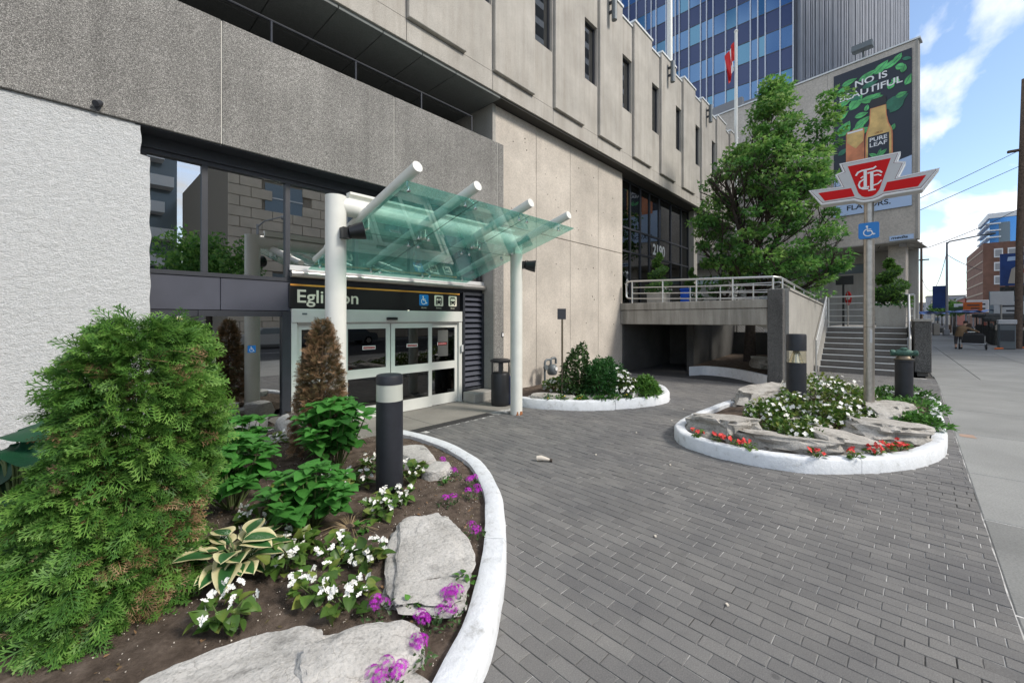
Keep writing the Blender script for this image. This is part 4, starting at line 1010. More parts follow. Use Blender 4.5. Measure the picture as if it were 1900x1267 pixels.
MB().tube((7.62,7.09,0.78), (7.62,6.86,0.78), 0.045, n=12).lathe((7.62,6.86,0.78), [(0.075,-0.03),(0.075,0.03)], 12, (0,-1,0)).tube((7.62,6.9,0.78), (7.62,6.9,1.0), 0.03, n=10).tube((7.55,6.9,1.0), (7.70,6.9,1.0), 0.02, n=8).build('fitting', 'bronze', vl, True)
# ------------------------------------------------------------------ garage portal, terrace, stairs
G = thing('garage_portal', 'concrete bridge and retaining walls framing the dark underground garage entrance', 'garage entrance', (14.0, 4.8, 0))
MB().cbox(13.16, 13.50, 2.60, 7.08, 1.69, 2.165, 0.02).build('beam', 'stained_concrete', G)
MB().cbox(13.14, 13.52, 2.60, 7.08, 2.175, 2.415, 0.015).build('parapet', 'stained_concrete', G)
MB().add([(13.3,2.9,1.69),(13.3,2.60,1.69),(13.3,2.60,1.55)], [(0,1,2)]).build('haunch', 'grey_concrete', G)
MB().box(13.52, 15.2, 2.62, 7.3, 1.75, 2.1).box(15.2, 26, 5.55, 7.32, 1.75, 2.1).build('deck', 'grey_concrete', G)
MB().cbox(13.10, 13.42, 2.235, 2.598, 0, 2.68, 0.012).build('pillar', 'dark_aggregate', G)
# sloping side wall to the stairs
V = [(13.43,2.15,0),(20.9,2.15,0),(20.9,2.15,2.40),(13.43,2.15,2.66),(13.43,2.42,0),(20.9,2.42,0),(20.9,2.42,2.40),(13.43,2.42,2.66)]
MB().add(V, [(0,1,2,3),(7,6,5,4),(3,2,6,7),(1,5,6,2),(4,0,3,7)]).build('side_wall', 'grey_concrete', G)
MB().add([(13.43,2.12,2.662),(20.9,2.12,2.402),(20.9,2.45,2.402),(13.43,2.45,2.662),(13.43,2.12,2.72),(20.9,2.12,2.46),(20.9,2.45,2.46),(13.43,2.45,2.72)], [(0,3,2,1),(4,5,6,7),(0,1,5,4),(1,2,6,5),(2,3,7,6),(3,0,4,7)]).build('coping', 'grey_concrete', G)
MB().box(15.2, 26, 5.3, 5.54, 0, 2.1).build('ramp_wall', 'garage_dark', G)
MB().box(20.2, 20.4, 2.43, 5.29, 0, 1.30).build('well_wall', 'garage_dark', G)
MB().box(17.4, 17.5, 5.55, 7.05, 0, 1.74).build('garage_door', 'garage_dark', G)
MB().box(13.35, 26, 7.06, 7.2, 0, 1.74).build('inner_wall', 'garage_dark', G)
# low curved white kerb inside the ramp
kp = resample(smooth_poly([(13.08,2.60),(13.96,3.39),(14.42,4.05),(14.45,4.7),(13.95,5.05),(15.2,5.25)], 6, False)[:-7], 0.1)
kw = MB(); n = len(kp)
for (x, y) in kp: kw.v += [(x, y, 0), (x, y, 0.30), (x+0.12, y-0.06, 0.30), (x+0.12, y-0.06, 0)]
for i in range(n-1):
    for k in range(3): kw.f.append((i*4+k, (i+1)*4+k, (i+1)*4+k+1, i*4+k+1))
kw.build('ramp_kerb', 'kerb_paint', G, 40)
MB().add([(14.2,2.45,0.2),(20.2,2.45,0.35),(20.2,5.3,0.35),(14.9,5.3,0.2),(14.5,4.2,0.2)], [(0,1,2,3,4)]).build('well_soil', 'soil', G)
rock('boulder', 'dark boulder under the bridge beside the tree trunk', (16.2, 3.3, 0.35), (0.9, 0.5, 0.3), 0.4, 61, 'sandstone', layers=3, sub=3)
# chain-link fence behind the well
cf = thing('chain_link_fence', 'chain-link fence glimpsed under the bridge behind the tree', 'fence', (20.3, 4, 1.3))
q = MB()
for k in range(26):
    y0 = 2.5 + k*0.11
    q.tube((20.3, y0, 1.3), (20.3, min(5.25, y0+0.8), 1.3+min(0.8, 5.25-y0)), 0.006, n=4, caps=False); q.tube((20.31, y0, 1.3+min(0.8, y0-2.5+0.05)), (20.31, max(2.5, y0-0.8), 1.3+max(0.0, 0.05)), 0.006, n=4, caps=False)
q.build('mesh', 'silver', cf)
for y in (2.55, 3.9, 5.2): MB().tube((20.3, y, 1.3), (20.3, y, 2.15), 0.03, n=8).build('post', 'silver', cf, True)
MB().tube((20.3, 2.5, 2.12), (20.3, 5.25, 2.12), 0.025, n=8).build('top_rail', 'silver', cf, True)
# bridge railing
br = thing('bridge_railing', 'white steel tube railing along the bridge over the garage entrance', 'railing', (13.3, 4.5, 2.42))
def zt(y): return 3.03 + (y-2.4)*0.035
YB = [6.70, 5.62, 4.55, 3.52, 2.50]
for i, y in enumerate(YB): MB().tube((13.3, y, 2.30), (13.3, y, zt(y)), 0.028, n=10).build('post', 'rail_steel', br, True)
MB().path([(13.3,6.70,zt(6.7)-0.6),(13.3,6.86,zt(6.7)-0.58),(13.3,6.92,zt(6.7)-0.52),(13.3,6.92,zt(6.7)-0.10),(13.3,6.87,zt(6.7)-0.02),(13.3,6.74,zt(6.7)),(13.3,2.5,zt(2.5)),(13.5,2.36,3.02),(20.4,2.30,2.72),(21.0,2.28,2.70)], 0.032, 12).build('top_rail', 'rail_steel', br, True)
for dz in (0.22, 0.42, 0.60):
    MB().path([(13.3,6.72,zt(6.7)-dz),(13.3,2.5,zt(2.5)-dz)], 0.017, 8).build('rail', 'rail_steel', br, True)
MB().path([(13.5,2.36,2.88),(20.4,2.30,2.58)], 0.017, 8).build('rail', 'rail_steel', br, True)
for x in (13.6, 15.4, 17.2, 19.0, 20.6): MB().tube((x, 2.33, 2.55-(x-13.5)*0.036+0.05), (x, 2.33, 3.02-(x-13.5)*0.0435), 0.022, n=8).build('post', 'rail_steel', br, True)
ir = thing('inner_railing', 'second steel railing on the far side of the bridge in front of the tree', 'railing', (15.15, 4, 2.1))
for y in (5.4, 4.4, 3.4, 2.6): MB().tube((15.15, y, 2.05), (15.15, y, 3.02), 0.025, n=8).build('post', 'rail_steel', ir, True)
for z in (3.02, 2.8, 2.58, 2.36): MB().tube((15.15, 5.45, z), (15.15, 2.6, z), 0.02 if z > 3 else 0.014, n=8).build('rail', 'rail_steel', ir, True)
# stairs
S_ = thing('stairs', 'wide concrete stairs with pale nosings between wall and aggregate block', 'stairs', (19.5, 1.0, 0))
for k in range(8):
    xa = 18.35 + 0.335*k; z1 = 0.196*(k+1)
    o = MB().cbox(xa, xa+0.42 if k < 7 else xa+0.5, -0.28, 2.13, z1-0.196-(0.0 if k else 0.1), z1-0.012, 0.006).build('step', 'step_concrete', S_)
    MB().box(xa-0.012, xa+0.055, -0.28, 2.13, z1-0.030, z1).build('nosing', 'cap_metal', o)
MB().box(21.1, 34, -0.62, 2.14, 1.2, 1.566).build('landing', 'grey_concrete', S_)
V = [(18.1,2.02,0),(20.9,2.02,0),(20.9,2.02,1.85),(18.1,2.02,0.22),(18.1,2.149,0),(20.9,2.149,0),(20.9,2.149,1.85),(18.1,2.149,0.22)]
MB().add(V, [(0,1,2,3),(7,6,5,4),(3,2,6,7),(1,5,6,2),(4,0,3,7)]).build('stringer', 'grey_concrete', S_)
sr_ = thing('stair_railing', 'sloping steel handrail with parallel bars on the wall side of the stairs', 'railing', (19.5, 2.08, 0))
MB().tube((18.02,2.08,0.0), (18.02,2.08,1.10), 0.03, n=10).build('post', 'rail_steel', sr_, True)
MB().tube((20.95,2.08,1.5), (20.95,2.08,2.78), 0.03, n=10).build('post', 'rail_steel', sr_, True)
for dz, r in ((0, 0.034), (0.22, 0.018), (0.40, 0.018), (0.58, 0.018)): MB().tube((18.02,2.08,1.10-dz), (20.95,2.08,2.76-dz), r, n=10).build('rail', 'rail_steel', sr_, True)
st2 = thing('stair_railing', 'bright steel handrail post on the street side of the stairs', 'railing', (19.5, -0.33, 0))
MB().tube((18.7,-0.33,0.0), (18.7,-0.33,1.2), 0.035, n=10).tube((20.9,-0.33,1.4), (20.9,-0.33,2.75), 0.035, n=10).build('post', 'rail_steel', st2, True)
MB().tube((18.7,-0.33,1.2), (20.9,-0.33,2.75), 0.035, n=10).build('rail', 'rail_steel', st2, True)
lr = thing('landing_railing', 'horizontal steel railing across the landing behind the stairs', 'railing', (21.9, 0.9, 1.57))
for y in (2.1, 0.72, -0.5): MB().tube((21.9, y, 1.5), (21.9, y, 2.80), 0.03, n=8).build('post', 'rail_steel', lr, True)
for z, r in ((2.80, 0.03), (2.52, 0.016), (2.26, 0.016), (2.0, 0.016), (1.74, 0.016)): MB().tube((21.9, 2.1, z), (21.9, -0.5, z), r, n=8).build('rail', 'rail_steel', lr, True)
bk = thing('stair_end_block', 'dark aggregate end block with coping between stairs and sidewalk', 'wall', (19.4, -0.62, 0))
MB().cbox(19.05, 22.6, -0.84, -0.44, 0.12, 1.78, 0.012).build('block', 'dark_aggregate', bk)
MB().cbox(19.02, 22.63, -0.87, -0.41, 1.785, 1.87, 0.01).build('coping', 'grey_concrete', bk)
MB().box(19.15, 22.5, -0.76, -0.5, -0.02, 0.118).build('plinth', 'step_concrete', bk)
# spiral topiaries in concrete tubs
def topiary(x, y, z0, tub_w, tub_h, H_, r0, label, seed, flowers=True):
    t = thing('spiral_topiary', label, 'topiary', (x, y, z0), 'spiral topiaries on the terrace')
    w = tub_w/2
    MB().add([(x-w*.92,y-w*.92,z0),(x+w*.92,y-w*.92,z0),(x+w*.92,y+w*.92,z0),(x-w*.92,y+w*.92,z0),(x-w,y-w,z0+tub_h),(x+w,y-w,z0+tub_h),(x+w,y+w,z0+tub_h),(x-w,y+w,z0+tub_h)],
             [(0,3,2,1),(4,5,6,7),(0,1,5,4),(1,2,6,5),(2,3,7,6),(3,0,4,7)]).build('tub', 'grey_concrete', t)
    rng = np.random.default_rng(seed); N = 2600; tt = rng.random(N)**1.25; turns = 2.6; ph = rng.uniform(0, 6.28)
    a = ph + tt*turns*2*math.pi; ra = r0*(1-tt)**0.8*0.62 + 0.02; rt = r0*(0.58*(1-tt)**0.7+0.10)
    zc = z0+tub_h+r0*0.3+tt*(H_-r0*0.3)
    ctr = np.stack([x+ra*np.cos(a), y+ra*np.sin(a), zc], 1)
    d = rng.normal(size=(N,3)); d /= np.linalg.norm(d, axis=1, keepdims=True)
    pos = ctr + d*np.stack([rt, rt, rt*0.62], 1)*rng.uniform(0.8, 1.0, (N,1))
    TV, TF, TA = simple_leaf(0.28, 0.1)
    V_, F_, A_ = scatter(TV, TF, TA, pos, frames(d+0.5*rng.normal(size=(N,3)), rng.normal(size=(N,3))), rng.uniform(0.07, 0.12, N)*r0/0.42, rng.uniform(0, 0.9, N))
    np_mesh('foliage', V_, F_, 'topiary_leaf', t, A_)
    tt = np.linspace(0, 1, 60); a = ph + tt*turns*2*math.pi; ra = r0*(1-tt)**0.8*0.62+0.02
    MB().path([(x+ra[i]*math.cos(a[i]), y+ra[i]*math.sin(a[i]), z0+tub_h+r0*0.3+tt[i]*(H_-r0*0.3)) for i in range(60)], [r0*(0.58*(1-q)**0.7+0.10)*0.78 for q in tt], 10).build('clipped_core', 'topiary_core', t, True)
    MB().tube((x,y,z0+tub_h-0.02), (x,y,z0+tub_h+H_*0.8), 0.025, n=6).build('trunk', 'bark', t, True)
    if flowers:
        N = 90; pos = np.stack([rng.uniform(x-w*1.2, x+w*1.2, N), rng.uniform(y-w*1.2, y+w*1.2, N), z0+tub_h+rng.uniform(-0.02, 0.16, N)], 1)
        V_, F_, A_ = scatter(*lobed_leaf(), pos, frames(rng.normal(size=(N,3))+[0,0,.3], rng.normal(size=(N,3))), rng.uniform(.06,.1,N), np.zeros(N)); np_mesh('blossoms', V_, F_, 'petal_white', t, A_, kind='stuff')
        N = 160; pos = np.stack([rng.uniform(x-w*1.2, x+w*1.2, N), rng.uniform(y-w*1.2, y+w*1.2, N), z0+tub_h+rng.uniform(-0.05, 0.08, N)], 1)
        V_, F_, A_ = scatter(*simple_leaf(.35), pos, frames(rng.normal(size=(N,3)), rng.normal(size=(N,3))), rng.uniform(.08,.13,N), rng.uniform(0,.8,N)); np_mesh('leaves', V_, F_, 'bush_mid', t, A_, kind='stuff')
topiary(14.5, 6.28, 2.1, 0.62, 0.74, 1.38, 0.36, 'spiral topiary in concrete tub behind the bridge railing', 3)
topiary(16.6, 5.85, 2.1, 0.62, 0.60, 1.15, 0.27, 'spiral topiary in front of the lobby column past the blue bin', 5)
topiary(21.25, 0.16, 1.57, 0.88, 0.80, 1.75, 0.52, 'large spiral topiary in concrete tub at the top of the stairs', 9)
bb = thing('recycling_bin', 'bright blue recycling bin on the terrace behind the railing', 'bin', (15.5, 5.69, 2.1))
MB().cbox(15.36, 15.64, 5.54, 5.84, 2.1, 2.92, 0.02).build('body', 'bin_blue', bb)
MB().cbox(15.34, 15.66, 5.52, 5.86, 2.925, 3.0, 0.02).build('lid', 'bin_blue', bb)
bs = thing('black_signboard', 'blank black signboard on a post above the stair landing', 'signboard', (22.6, 1.62, 1.57))
MB().cbox(22.57, 22.61, 1.32, 1.92, 3.34, 3.72, 0.006).build('board', 'sign_black', bs)
MB().box(22.61, 22.66, 1.62, 1.70, 1.57, 3.5).build('post', 'sign_black', bs)
ne = thing('round_road_sign', 'red and white round sign seen edge-on beside the black signboard post', 'sign', (22.5, 1.49, 1.57))
MB().lathe((22.5,1.49,2.75), [(0.29,-0.006),(0.29,0.006)], 20, (0.42,-0.9,0)).build('disc', 'sign_red', ne)
MB().obox((22.5,1.49,2.75), (0.16,0.075,0), (0.0035,-0.0075,0), (0,0,0.05)).build('bar', 'sign_white', ne)
MB().tube((22.53,1.5,1.57), (22.53,1.5,3.0), 0.03, n=8).build('post', 'silver', ne, True)

# ------------------------------------------------------------------ billboard building
W = thing('concrete_building', 'plain concrete building with large billboard and saw-tooth street side', 'building', (30.0, 3.0, 0))
WD = Vector((0.155, 0.988, 0)).normalized(); WN = Vector((WD.y, -WD.x, 0))     # along the wall, and into the building
P0 = Vector((28.0, -0.78, 0))
def wp(s, z, d=0.0): q = P0 + WD*s + WN*d; return (q.x, q.y, z)
def wslab(s0, s1, z0, z1, d0, d1): 
    return MB().add([wp(s0,z0,d0),wp(s1,z0,d0),wp(s1,z0,d1),wp(s0,z0,d1),wp(s0,z1,d0),wp(s1,z1,d0),wp(s1,z1,d1),wp(s0,z1,d1)], [(0,1,2,3),(7,6,5,4),(4,5,1,0),(5,6,2,1),(6,7,3,2),(7,4,0,3)])
for s0, s1 in ((0.10, 3.6), (3.61, 7.4), (7.41, 11.2), (11.21, 15)): wslab(s0, s1, 5.77, 15.42, 0, 0.5).build('wall_panel', 'billboard_wall', W)
wslab(0.0, 0.095, 5.77, 15.44, -0.03, 0.5).build('corner_trim', 'grey_concrete', W)
wslab(-0.08, 15, 15.44, 15.52, -0.06, 0.6).build('roof_edge', 'cap_metal', W)
wslab(0.1, 15, 5.72, 5.765, 0.0, 3.6).build('soffit', 'grey_concrete', W)
wslab(0.4, 15, 1.0, 4.55, 3.0, 3.3).build('lower_wall', 'grey_concrete', W)
wslab(2.2, 15, 4.551, 5.1, 3.2, 3.3).build('strip_window', 'far_glass', W)
wslab(0.4, 2.19, 4.551, 5.71, 3.0, 3.3).build('lower_wall', 'grey_concrete', W)
wslab(2.2, 15, 5.101, 5.71, 3.0, 3.3).build('lower_wall', 'grey_concrete', W)
wslab(0.62, 1.30, 1.4, 5.71, 1.2, 1.9).build('column', 'billboard_wall', W)
wslab(8.5, 15, 15.53, 16.6, 1.0, 1.3).build('roof_upstand', 'tower_concrete', W)
MB().box(29.6, 68, 1.2, 16, 5.77, 15.4).build('building_core', 'grey_concrete', W)
for k in range(26):                                               # saw-tooth street facade
    x = 28.62 + k*1.55
    yf = -0.70 - 0.012*(x-28.6)
    MB().prism([(x, -0.40), (x+0.75, yf), (x+1.5, -0.40)], (0,0,5.62), (1,0,0), (0,1,0), 9.8).build('facade_fin', 'grey_concrete', W)
MB().box(28.7, 69, -0.39, -0.1, 5.6, 15.4).build('street_wall', 'far_grey', W)
MB().box(34, 69, 0.30, 0.6, 0, 5.6).build('shopfront', 'far_glass', W)
for k in range(7): MB().box(34.2+k*5, 34.7+k*5, -0.30, 0.29, 0, 5.59).build('column', 'grey_concrete', W)
# billboard print
BBd = thing('billboard', 'tall advertising billboard with bottle, glass of iced tea and green leaves', 'billboard', wp(1.7, 7.4, -0.05))
bo = Vector(wp(0.22, 7.42, -0.07)); bex = -WD; bey = Vector((0,0,1)); BW, BH = 3.09, 7.68
def bq(x, z, lift=0.0): return bo + WD*(BW - x) + bey*z - WN*lift      # x from the left edge as seen
def bpoly(pts, lift, name, mat): 
    o_ = bq(0, 0, lift); return MB().prism(pts, o_, tuple(bex), tuple(bey), 0.004).build(name, mat, BBd)
wslab(0.22, 0.22+BW, 7.42, 15.10, -0.06, -0.002).build('board', 'print_navy', BBd)
bpoly([(0,0),(BW,0),(BW,2.45),(BW*0.86,2.34),(BW*0.8,2.18),(0,2.18)], 0.000, 'pale_strip', 'print_sky')
rg = random.Random(11)
def bleaf(x, z, L, ang, w, mat, lift):
    pts = [(t_, w*math.sin(math.pi*t_**0.8)) for t_ in (0,.15,.3,.5,.7,.85,1)] + [(t_, -w*math.sin(math.pi*t_**0.8)) for t_ in (.85,.7,.5,.3,.15)]
    c_, s_ = math.cos(ang), math.sin(ang)
    P_ = [(x+L*(a*c_-b_*s_), z+L*(a*s_+b_*c_)) for a, b_ in pts]
    P_ = [(min(max(a, 0.01), BW-0.01), min(b_, BH-0.01)) for a, b_ in P_]
    lf = bpoly(P_, lift, 'printed_leaf', mat)
    o_ = bq(0, 0, lift+0.0045)
    MB().ribbon([(x, z), (min(BW-.02, x+L*0.9*c_), min(BH-.02, z+L*0.9*s_))], 0.025, o_, tuple(bex), tuple(bey), 0.001).build('leaf_vein', 'print_green_dark', lf)
k = 0
for (x, z, L, a_, w, mt) in [(1.05,6.95,0.75,0.35,.17,'print_green'),(1.7,7.0,0.65,0.75,.26,'print_green'),(2.05,7.1,0.7,0.45,.18,'print_green'),(2.45,7.25,0.4,0.9,.3,'print_green'),(2.5,7.05,0.38,-0.5,.35,'print_green'),(0.15,6.55,0.6,0.7,.22,'print_green'),
      (1.1,5.85,0.85,-0.05,.2,'print_green'),(0.7,5.55,0.75,0.9,.28,'print_green'),(1.55,5.75,0.4,0.5,.35,'print_green'),(2.25,6.0,0.35,1.1,.35,'print_green'),(2.35,6.45,0.35,-0.6,.3,'print_green'),(2.85,5.95,0.6,0.9,.25,'print_green'),(0.25,4.3,0.75,1.0,.32,'print_green'),
      (0.7,4.0,0.9,0.9,.2,'print_green'),(0.9,4.55,0.7,0.55,.22,'print_green'),(1.0,4.2,0.5,0.3,.3,'print_green'),(2.05,5.1,0.9,0.4,.28,'print_green_dark'),(2.3,4.8,0.8,0.9,.25,'print_green_dark'),(2.35,3.9,0.3,1.2,.3,'print_green'),(0.2,3.3,0.45,0.6,.25,'print_green_dark'),(2.75,7.3,0.35,-0.4,.22,'print_green_dark'),(0.5,6.35,0.7,-0.5,.2,'print_green_dark'),(0.1,5.2,0.6,0.6,.25,'print_green'),(0.1,5.9,0.6,0.3,.22,'print_green'),(0.35,7.0,0.6,0.2,.2,'print_green'),(1.35,5.25,0.3,1.3,.3,'print_green'),(2.5,5.5,0.4,0.2,.28,'print_green'),(2.75,6.6,0.35,1.3,.3,'print_green'),(0.15,4.7,0.5,-0.3,.25,'print_green'),(0.9,5.1,0.5,0.1,.25,'print_green'),(1.2,6.5,0.6,0.2,.2,'print_green_dark')]:
    k += 1; bleaf(x, z, L*1.12, a_, w*1.05, mt, 0.001 + 0.0006*k)
bpoly([(0.54,2.0),(0.54,4.36),(0.60,4.44),(1.25,4.44),(1.30,4.36),(1.30,2.0)], 0.020, 'iced_tea_glass', 'print_tea')
bpoly([(0.58,3.85),(0.58,4.30),(1.26,4.30),(1.26,3.75),(0.95,3.45)], 0.0245, 'ice', 'print_amber')
bpoly([(0.60,4.31),(0.60,4.40),(1.24,4.40),(1.24,4.31)], 0.0245, 'glass_rim', 'sign_white')
bot = [(1.33,2.0),(1.33,3.75),(1.38,4.10),(1.50,4.55),(1.53,5.30),(2.16,5.30),(2.18,4.75),(2.25,4.35),(2.38,4.0),(2.41,3.7),(2.41,2.0)]
bpoly(bot, 0.026, 'bottle', 'print_tea')
bpoly([(a*0.90+1.87*0.10, b_*0.995+0.005) for a, b_ in bot], 0.0305, 'bottle_liquid', 'print_amber')
bpoly([(1.53,5.31),(1.53,5.66),(1.60,5.75),(2.09,5.75),(2.16,5.66),(2.16,5.31)], 0.026, 'bottle_cap', 'sign_black')
bpoly([(1.45,2.05),(1.45,3.86),(2.27,3.86),(2.27,2.05)], 0.0352, 'bottle_label', 'print_navy')
def btext(s_, x, z, size, mat, lift, width=None, bold=0.02, sh=0.0): return MB().text(s_, bq(x, z, lift), tuple(bex), tuple(bey), size, 0.002, width, align='CENTER', bold=bold, shear=sh).build('printed_text', mat, BBd)
btext('NO IS', 1.56, 6.68, 0.33, 'sign_white', 0.020, 1.28); btext('BEAUTIFUL', 1.52, 6.16, 0.34, 'sign_white', 0.020, 2.5)
btext('PURE', 1.86, 3.58, 0.20, 'sign_white', 0.0395, 0.68); btext('LEAF', 1.86, 3.31, 0.20, 'sign_white', 0.0395, 0.68); btext('LEMON', 1.87, 3.93, 0.10, 'rust', 0.0352, 0.3)
btext('FLAVORS.', 1.45, 0.25, 0.26, 'print_navy', 0.006, 1.75)
bleaf(1.82, 2.75, 0.46, 0.65, .22, 'print_green', 0.0400); bleaf(1.82, 2.75, 0.42, 2.5, .22, 'print_green', 0.0405); bleaf(1.82, 2.75, 0.42, 1.2, .13, 'print_green', 0.041)
fl_ = thing('billboard_floodlight', 'dark floodlight standing on the roof edge above the billboard', 'floodlight', wp(2.05, 15.5, 0.0))
MB().obox(wp(2.05, 15.98, -0.25), tuple(WD*0.42), tuple(WN*0.22), (0,0,0.14)).build('lamp_body', 'meter_grey', fl_)
MB().tube(wp(2.05,15.5,0.05), wp(2.05,15.9,-0.1), 0.035, n=6).build('bracket', 'meter_grey', fl_)
md = thing('media_sign', 'small pale blue sign with dark lettering under the billboard', 'sign', wp(0.5, 5.8, -0.05))
wslab(0.16, 1.04, 5.79, 6.03, -0.05, -0.002).build('board', 'print_sky', md)
MB().text('media', tuple(Vector(wp(0.98, 5.87, -0.051))), tuple(-WD), (0,0,1), 0.13, 0.003, 0.62, shear=0.25, bold=0.03).build('lettering', 'print_navy', md)

# ------------------------------------------------------------------ glass tower behind
T = thing('office_tower', 'tall blue glass office tower with white mullions and ribbed side core', 'tower', (70, 15, 0))
ty = [36.0,34.6,33.32,32.08,30.74,29.46,27.96,27.07,26.32,24.8,23.44,22.87,21.52,19.93,19.13,18.29,16.72,15.35,13.77,12.93,12.1,10.5,9.16]
rows = [29.9 + 2.655*k for k in range(11)]
pm = ['tower_vision','tower_vision','tower_vision_teal']
for j in range(len(rows)-1):
    for i in range(len(ty)-1):
        if ty[i+1] > 33.0 and rows[j] < 40: continue
        d_ = 60.0 + RNG.uniform(-0.004, 0.004); tl = RNG.uniform(-0.012, 0.012); tv = RNG.uniform(-0.012, 0.012)
        y1, y0, z0, z1 = ty[i]-0.05, ty[i+1]+0.05, rows[j]+0.05, rows[j+1]-0.05
        mt = RNG.choice(pm) if j % 2 == 0 else 'tower_spandrel'
        MB().add([(d_+tl,y1,z0),(d_-tl,y0,z0),(d_-tl+tv,y0,z1),(d_+tl+tv,y1,z1)], [(0,1,2,3)]).build('pane', mt, T)
for y in ty: MB().box(59.78, 60.05, y-0.06, y+0.06, 28, 60).build('mullion', 'tower_fin', T)
for z in rows: MB().box(59.97, 60.10, 9.0, 36, z-0.055, z+0.055).build('transom', 'tower_rib_dark', T)
MB().box(60.15, 90, 8.9, 40, 0, 60).build('tower_body', 'tower_rib_dark', T)
MB().box(58.5, 60.1, 8.8, 36, 26, 29.6).build('tower_base', 'tower_concrete', T)
ra, rb = Vector((59.9, 8.75, 0)), Vector((112, -1.7, 0)); rd = (rb-ra).normalized(); rn = Vector((-rd.y, rd.x, 0)); Lr = (rb-ra).length
MB().obox(tuple((ra+rb)/2 + rn*6 + Vector((0,0,45))), tuple(rd*Lr/2), tuple(rn*5.9), (0,0,45)).build('core_wall', 'tower_rib_dark', T)
s = 0.3; k = 0
while s < Lr-0.3:
    w = [0.55, 0.28, 0.42][k % 3]
    MB().obox(tuple(ra + rd*(s+w/2) + Vector((0,0,45)) - rn*0.05), tuple(rd*w/2), tuple(rn*0.22), (0,0,45)).build('rib', 'tower_rib', T)
    s += w + [0.30, 0.55, 0.22, 0.4][k % 4]; k += 1
# flagpoles
fp = thing('flagpole', 'white flagpole rising in front of the glass tower beside the tree', 'flagpole', (24.3, 6.27, 0))
MB().path([(24.3,6.27,0),(24.3,6.27,17.2)], [0.11,0.07], 12).lathe((24.3,6.27,17.2), [(0.07,0),(0.1,0.05),(0.07,0.12),(0.02,0.15)], 12).build('pole', 'white_paint', fp, True)
fg = thing('flag', 'limp red and white flag hanging from the tall flagpole', 'flag', (24.3, 6.3, 14.8))
V = []; F = []; n1, n2 = 14, 10
for i in range(n1+1):
    for j in range(n2+1):
        u_, v_ = i/n1, j/n2
        V.append((24.3+0.18*math.sin(v_*14+u_*3)*u_*0.9, 6.36 + 0.62*v_*(0.35+0.65*(1-u_)*0.6) + 0.06*math.sin(v_*9), 16.75 - u_*1.0 - v_*1.25*(0.5+0.5*u_)))
for i in range(n1):
    for j in range(n2): a = i*(n2+1)+j; F.append((a, a+1, a+n2+2, a+n2+1))
red = [f for f in F if (f[0] % (n2+1)) not in (3, 4, 5)]; wh = [f for f in F if (f[0] % (n2+1)) in (3, 4, 5)]
MB().add(V, red).build('red_cloth', 'flag_red', fg, True); MB().add(V, wh).build('white_cloth', 'sign_white', fg, True)
f2 = MB().path([(19.9,8.06,11.9),(19.9,8.06,24)], [0.14,0.10], 12).build('flagpole', 'white_paint', loc=(19.9,8.06,12), smooth=True)
tag(f2, 'thick white flagpole rising from the roof behind the facade downlight', 'flagpole')
# ------------------------------------------------------------------ pole sign, bollards, standpipe
PX, PY = 9.43, 0.345
Q = thing('transit_sign', 'red and white winged transit emblem on a tall steel pole', 'sign', (PX, PY, 0.15))
MB().tube((PX,PY,0.1), (PX,PY,3.30), 0.074, n=24).tube((PX,PY,3.30), (PX,PY,3.95), 0.069, n=24).build('pole', 'steel_pole', Q, True)
MB().lathe((PX,PY,0), [(0.077,1.72),(0.077,1.725)], 24).lathe((PX,PY,0), [(0.08,3.29),(0.08,3.31)], 24).build('pole_band', 'bronze', Q, True)
MB().box(PX-0.081, PX-0.07, PY-0.045, PY-0.01, 1.45, 1.68).build('pole_sticker', 'sign_grey', Q)
half = [(0.0,3.862),(0.07,3.866),(0.13,3.885),(0.20,3.922),(0.655,3.93),(0.845,4.235),(0.365,4.205),(0.458,4.434),(0.352,4.466),(0.398,4.617)]
outl = half + [(-a, b_) for a, b_ in reversed(half[1:])]
def mir(h): return h + [(-a, b_) for a, b_ in reversed([p for p in h if p[0] > 1e-6])]
so = (PX-0.11, PY, 0)
body = MB().prism(outl, (PX+0.13, PY, 0), EXW, EYW, 0.24).build('emblem_box', 'sign_grey', Q)
rim = offset(outl, 0.012)
MB().prism(rim, so, EXW, EYW, 0.004).build('emblem_face', 'sign_white', body)
MB().prism(offset(outl, 0.040), (so[0]-0.004, PY, 0), EXW, EYW, 0.002).build('emblem_line', 'sign_maroon', body)
MB().prism(offset(outl, 0.049), (so[0]-0.006, PY, 0), EXW, EYW, 0.002).build('emblem_field', 'sign_grey', body)
MB().prism(mir([(0.0,3.945),(0.05,3.952),(0.09,3.975),(0.135,4.04),(0.278,4.535)]), (so[0]-0.008, PY, 0), EXW, EYW, 0.003).build('emblem_shield', 'sign_red', body)
for sg_ in (1, -1): MB().prism([(sg_*a, b_) for a, b_ in [(0.185,3.995),(0.60,3.995),(0.695,4.155),(0.232,4.145)]], (so[0]-0.008, PY, 0), EXW, EYW, 0.003).build('emblem_wing', 'sign_red', body)
lt = MB(); lo = (so[0]-0.011, PY, 0)
lt.ribbon([(-0.045,4.41),(-0.045,4.13)], 0.042, lo, EXW, EYW, 0.003).ribbon([(-0.085,4.118),(0.0,4.118)], 0.022, lo, EXW, EYW, 0.0035)
lt.ribbon([(-0.165,4.35),(-0.14,4.395),(-0.09,4.412),(0.06,4.418),(0.09,4.44)], 0.026, lo, EXW, EYW, 0.0045)
lt.ribbon([(0.04,4.36),(0.04,4.07)], 0.042, lo, EXW, EYW, 0.003).ribbon([(0.0,4.055),(0.085,4.055)], 0.022, lo, EXW, EYW, 0.0035)
lt.ribbon([(-0.01,4.352),(0.10,4.368),(0.14,4.355),(0.165,4.325)], 0.024, lo, EXW, EYW, 0.0045)
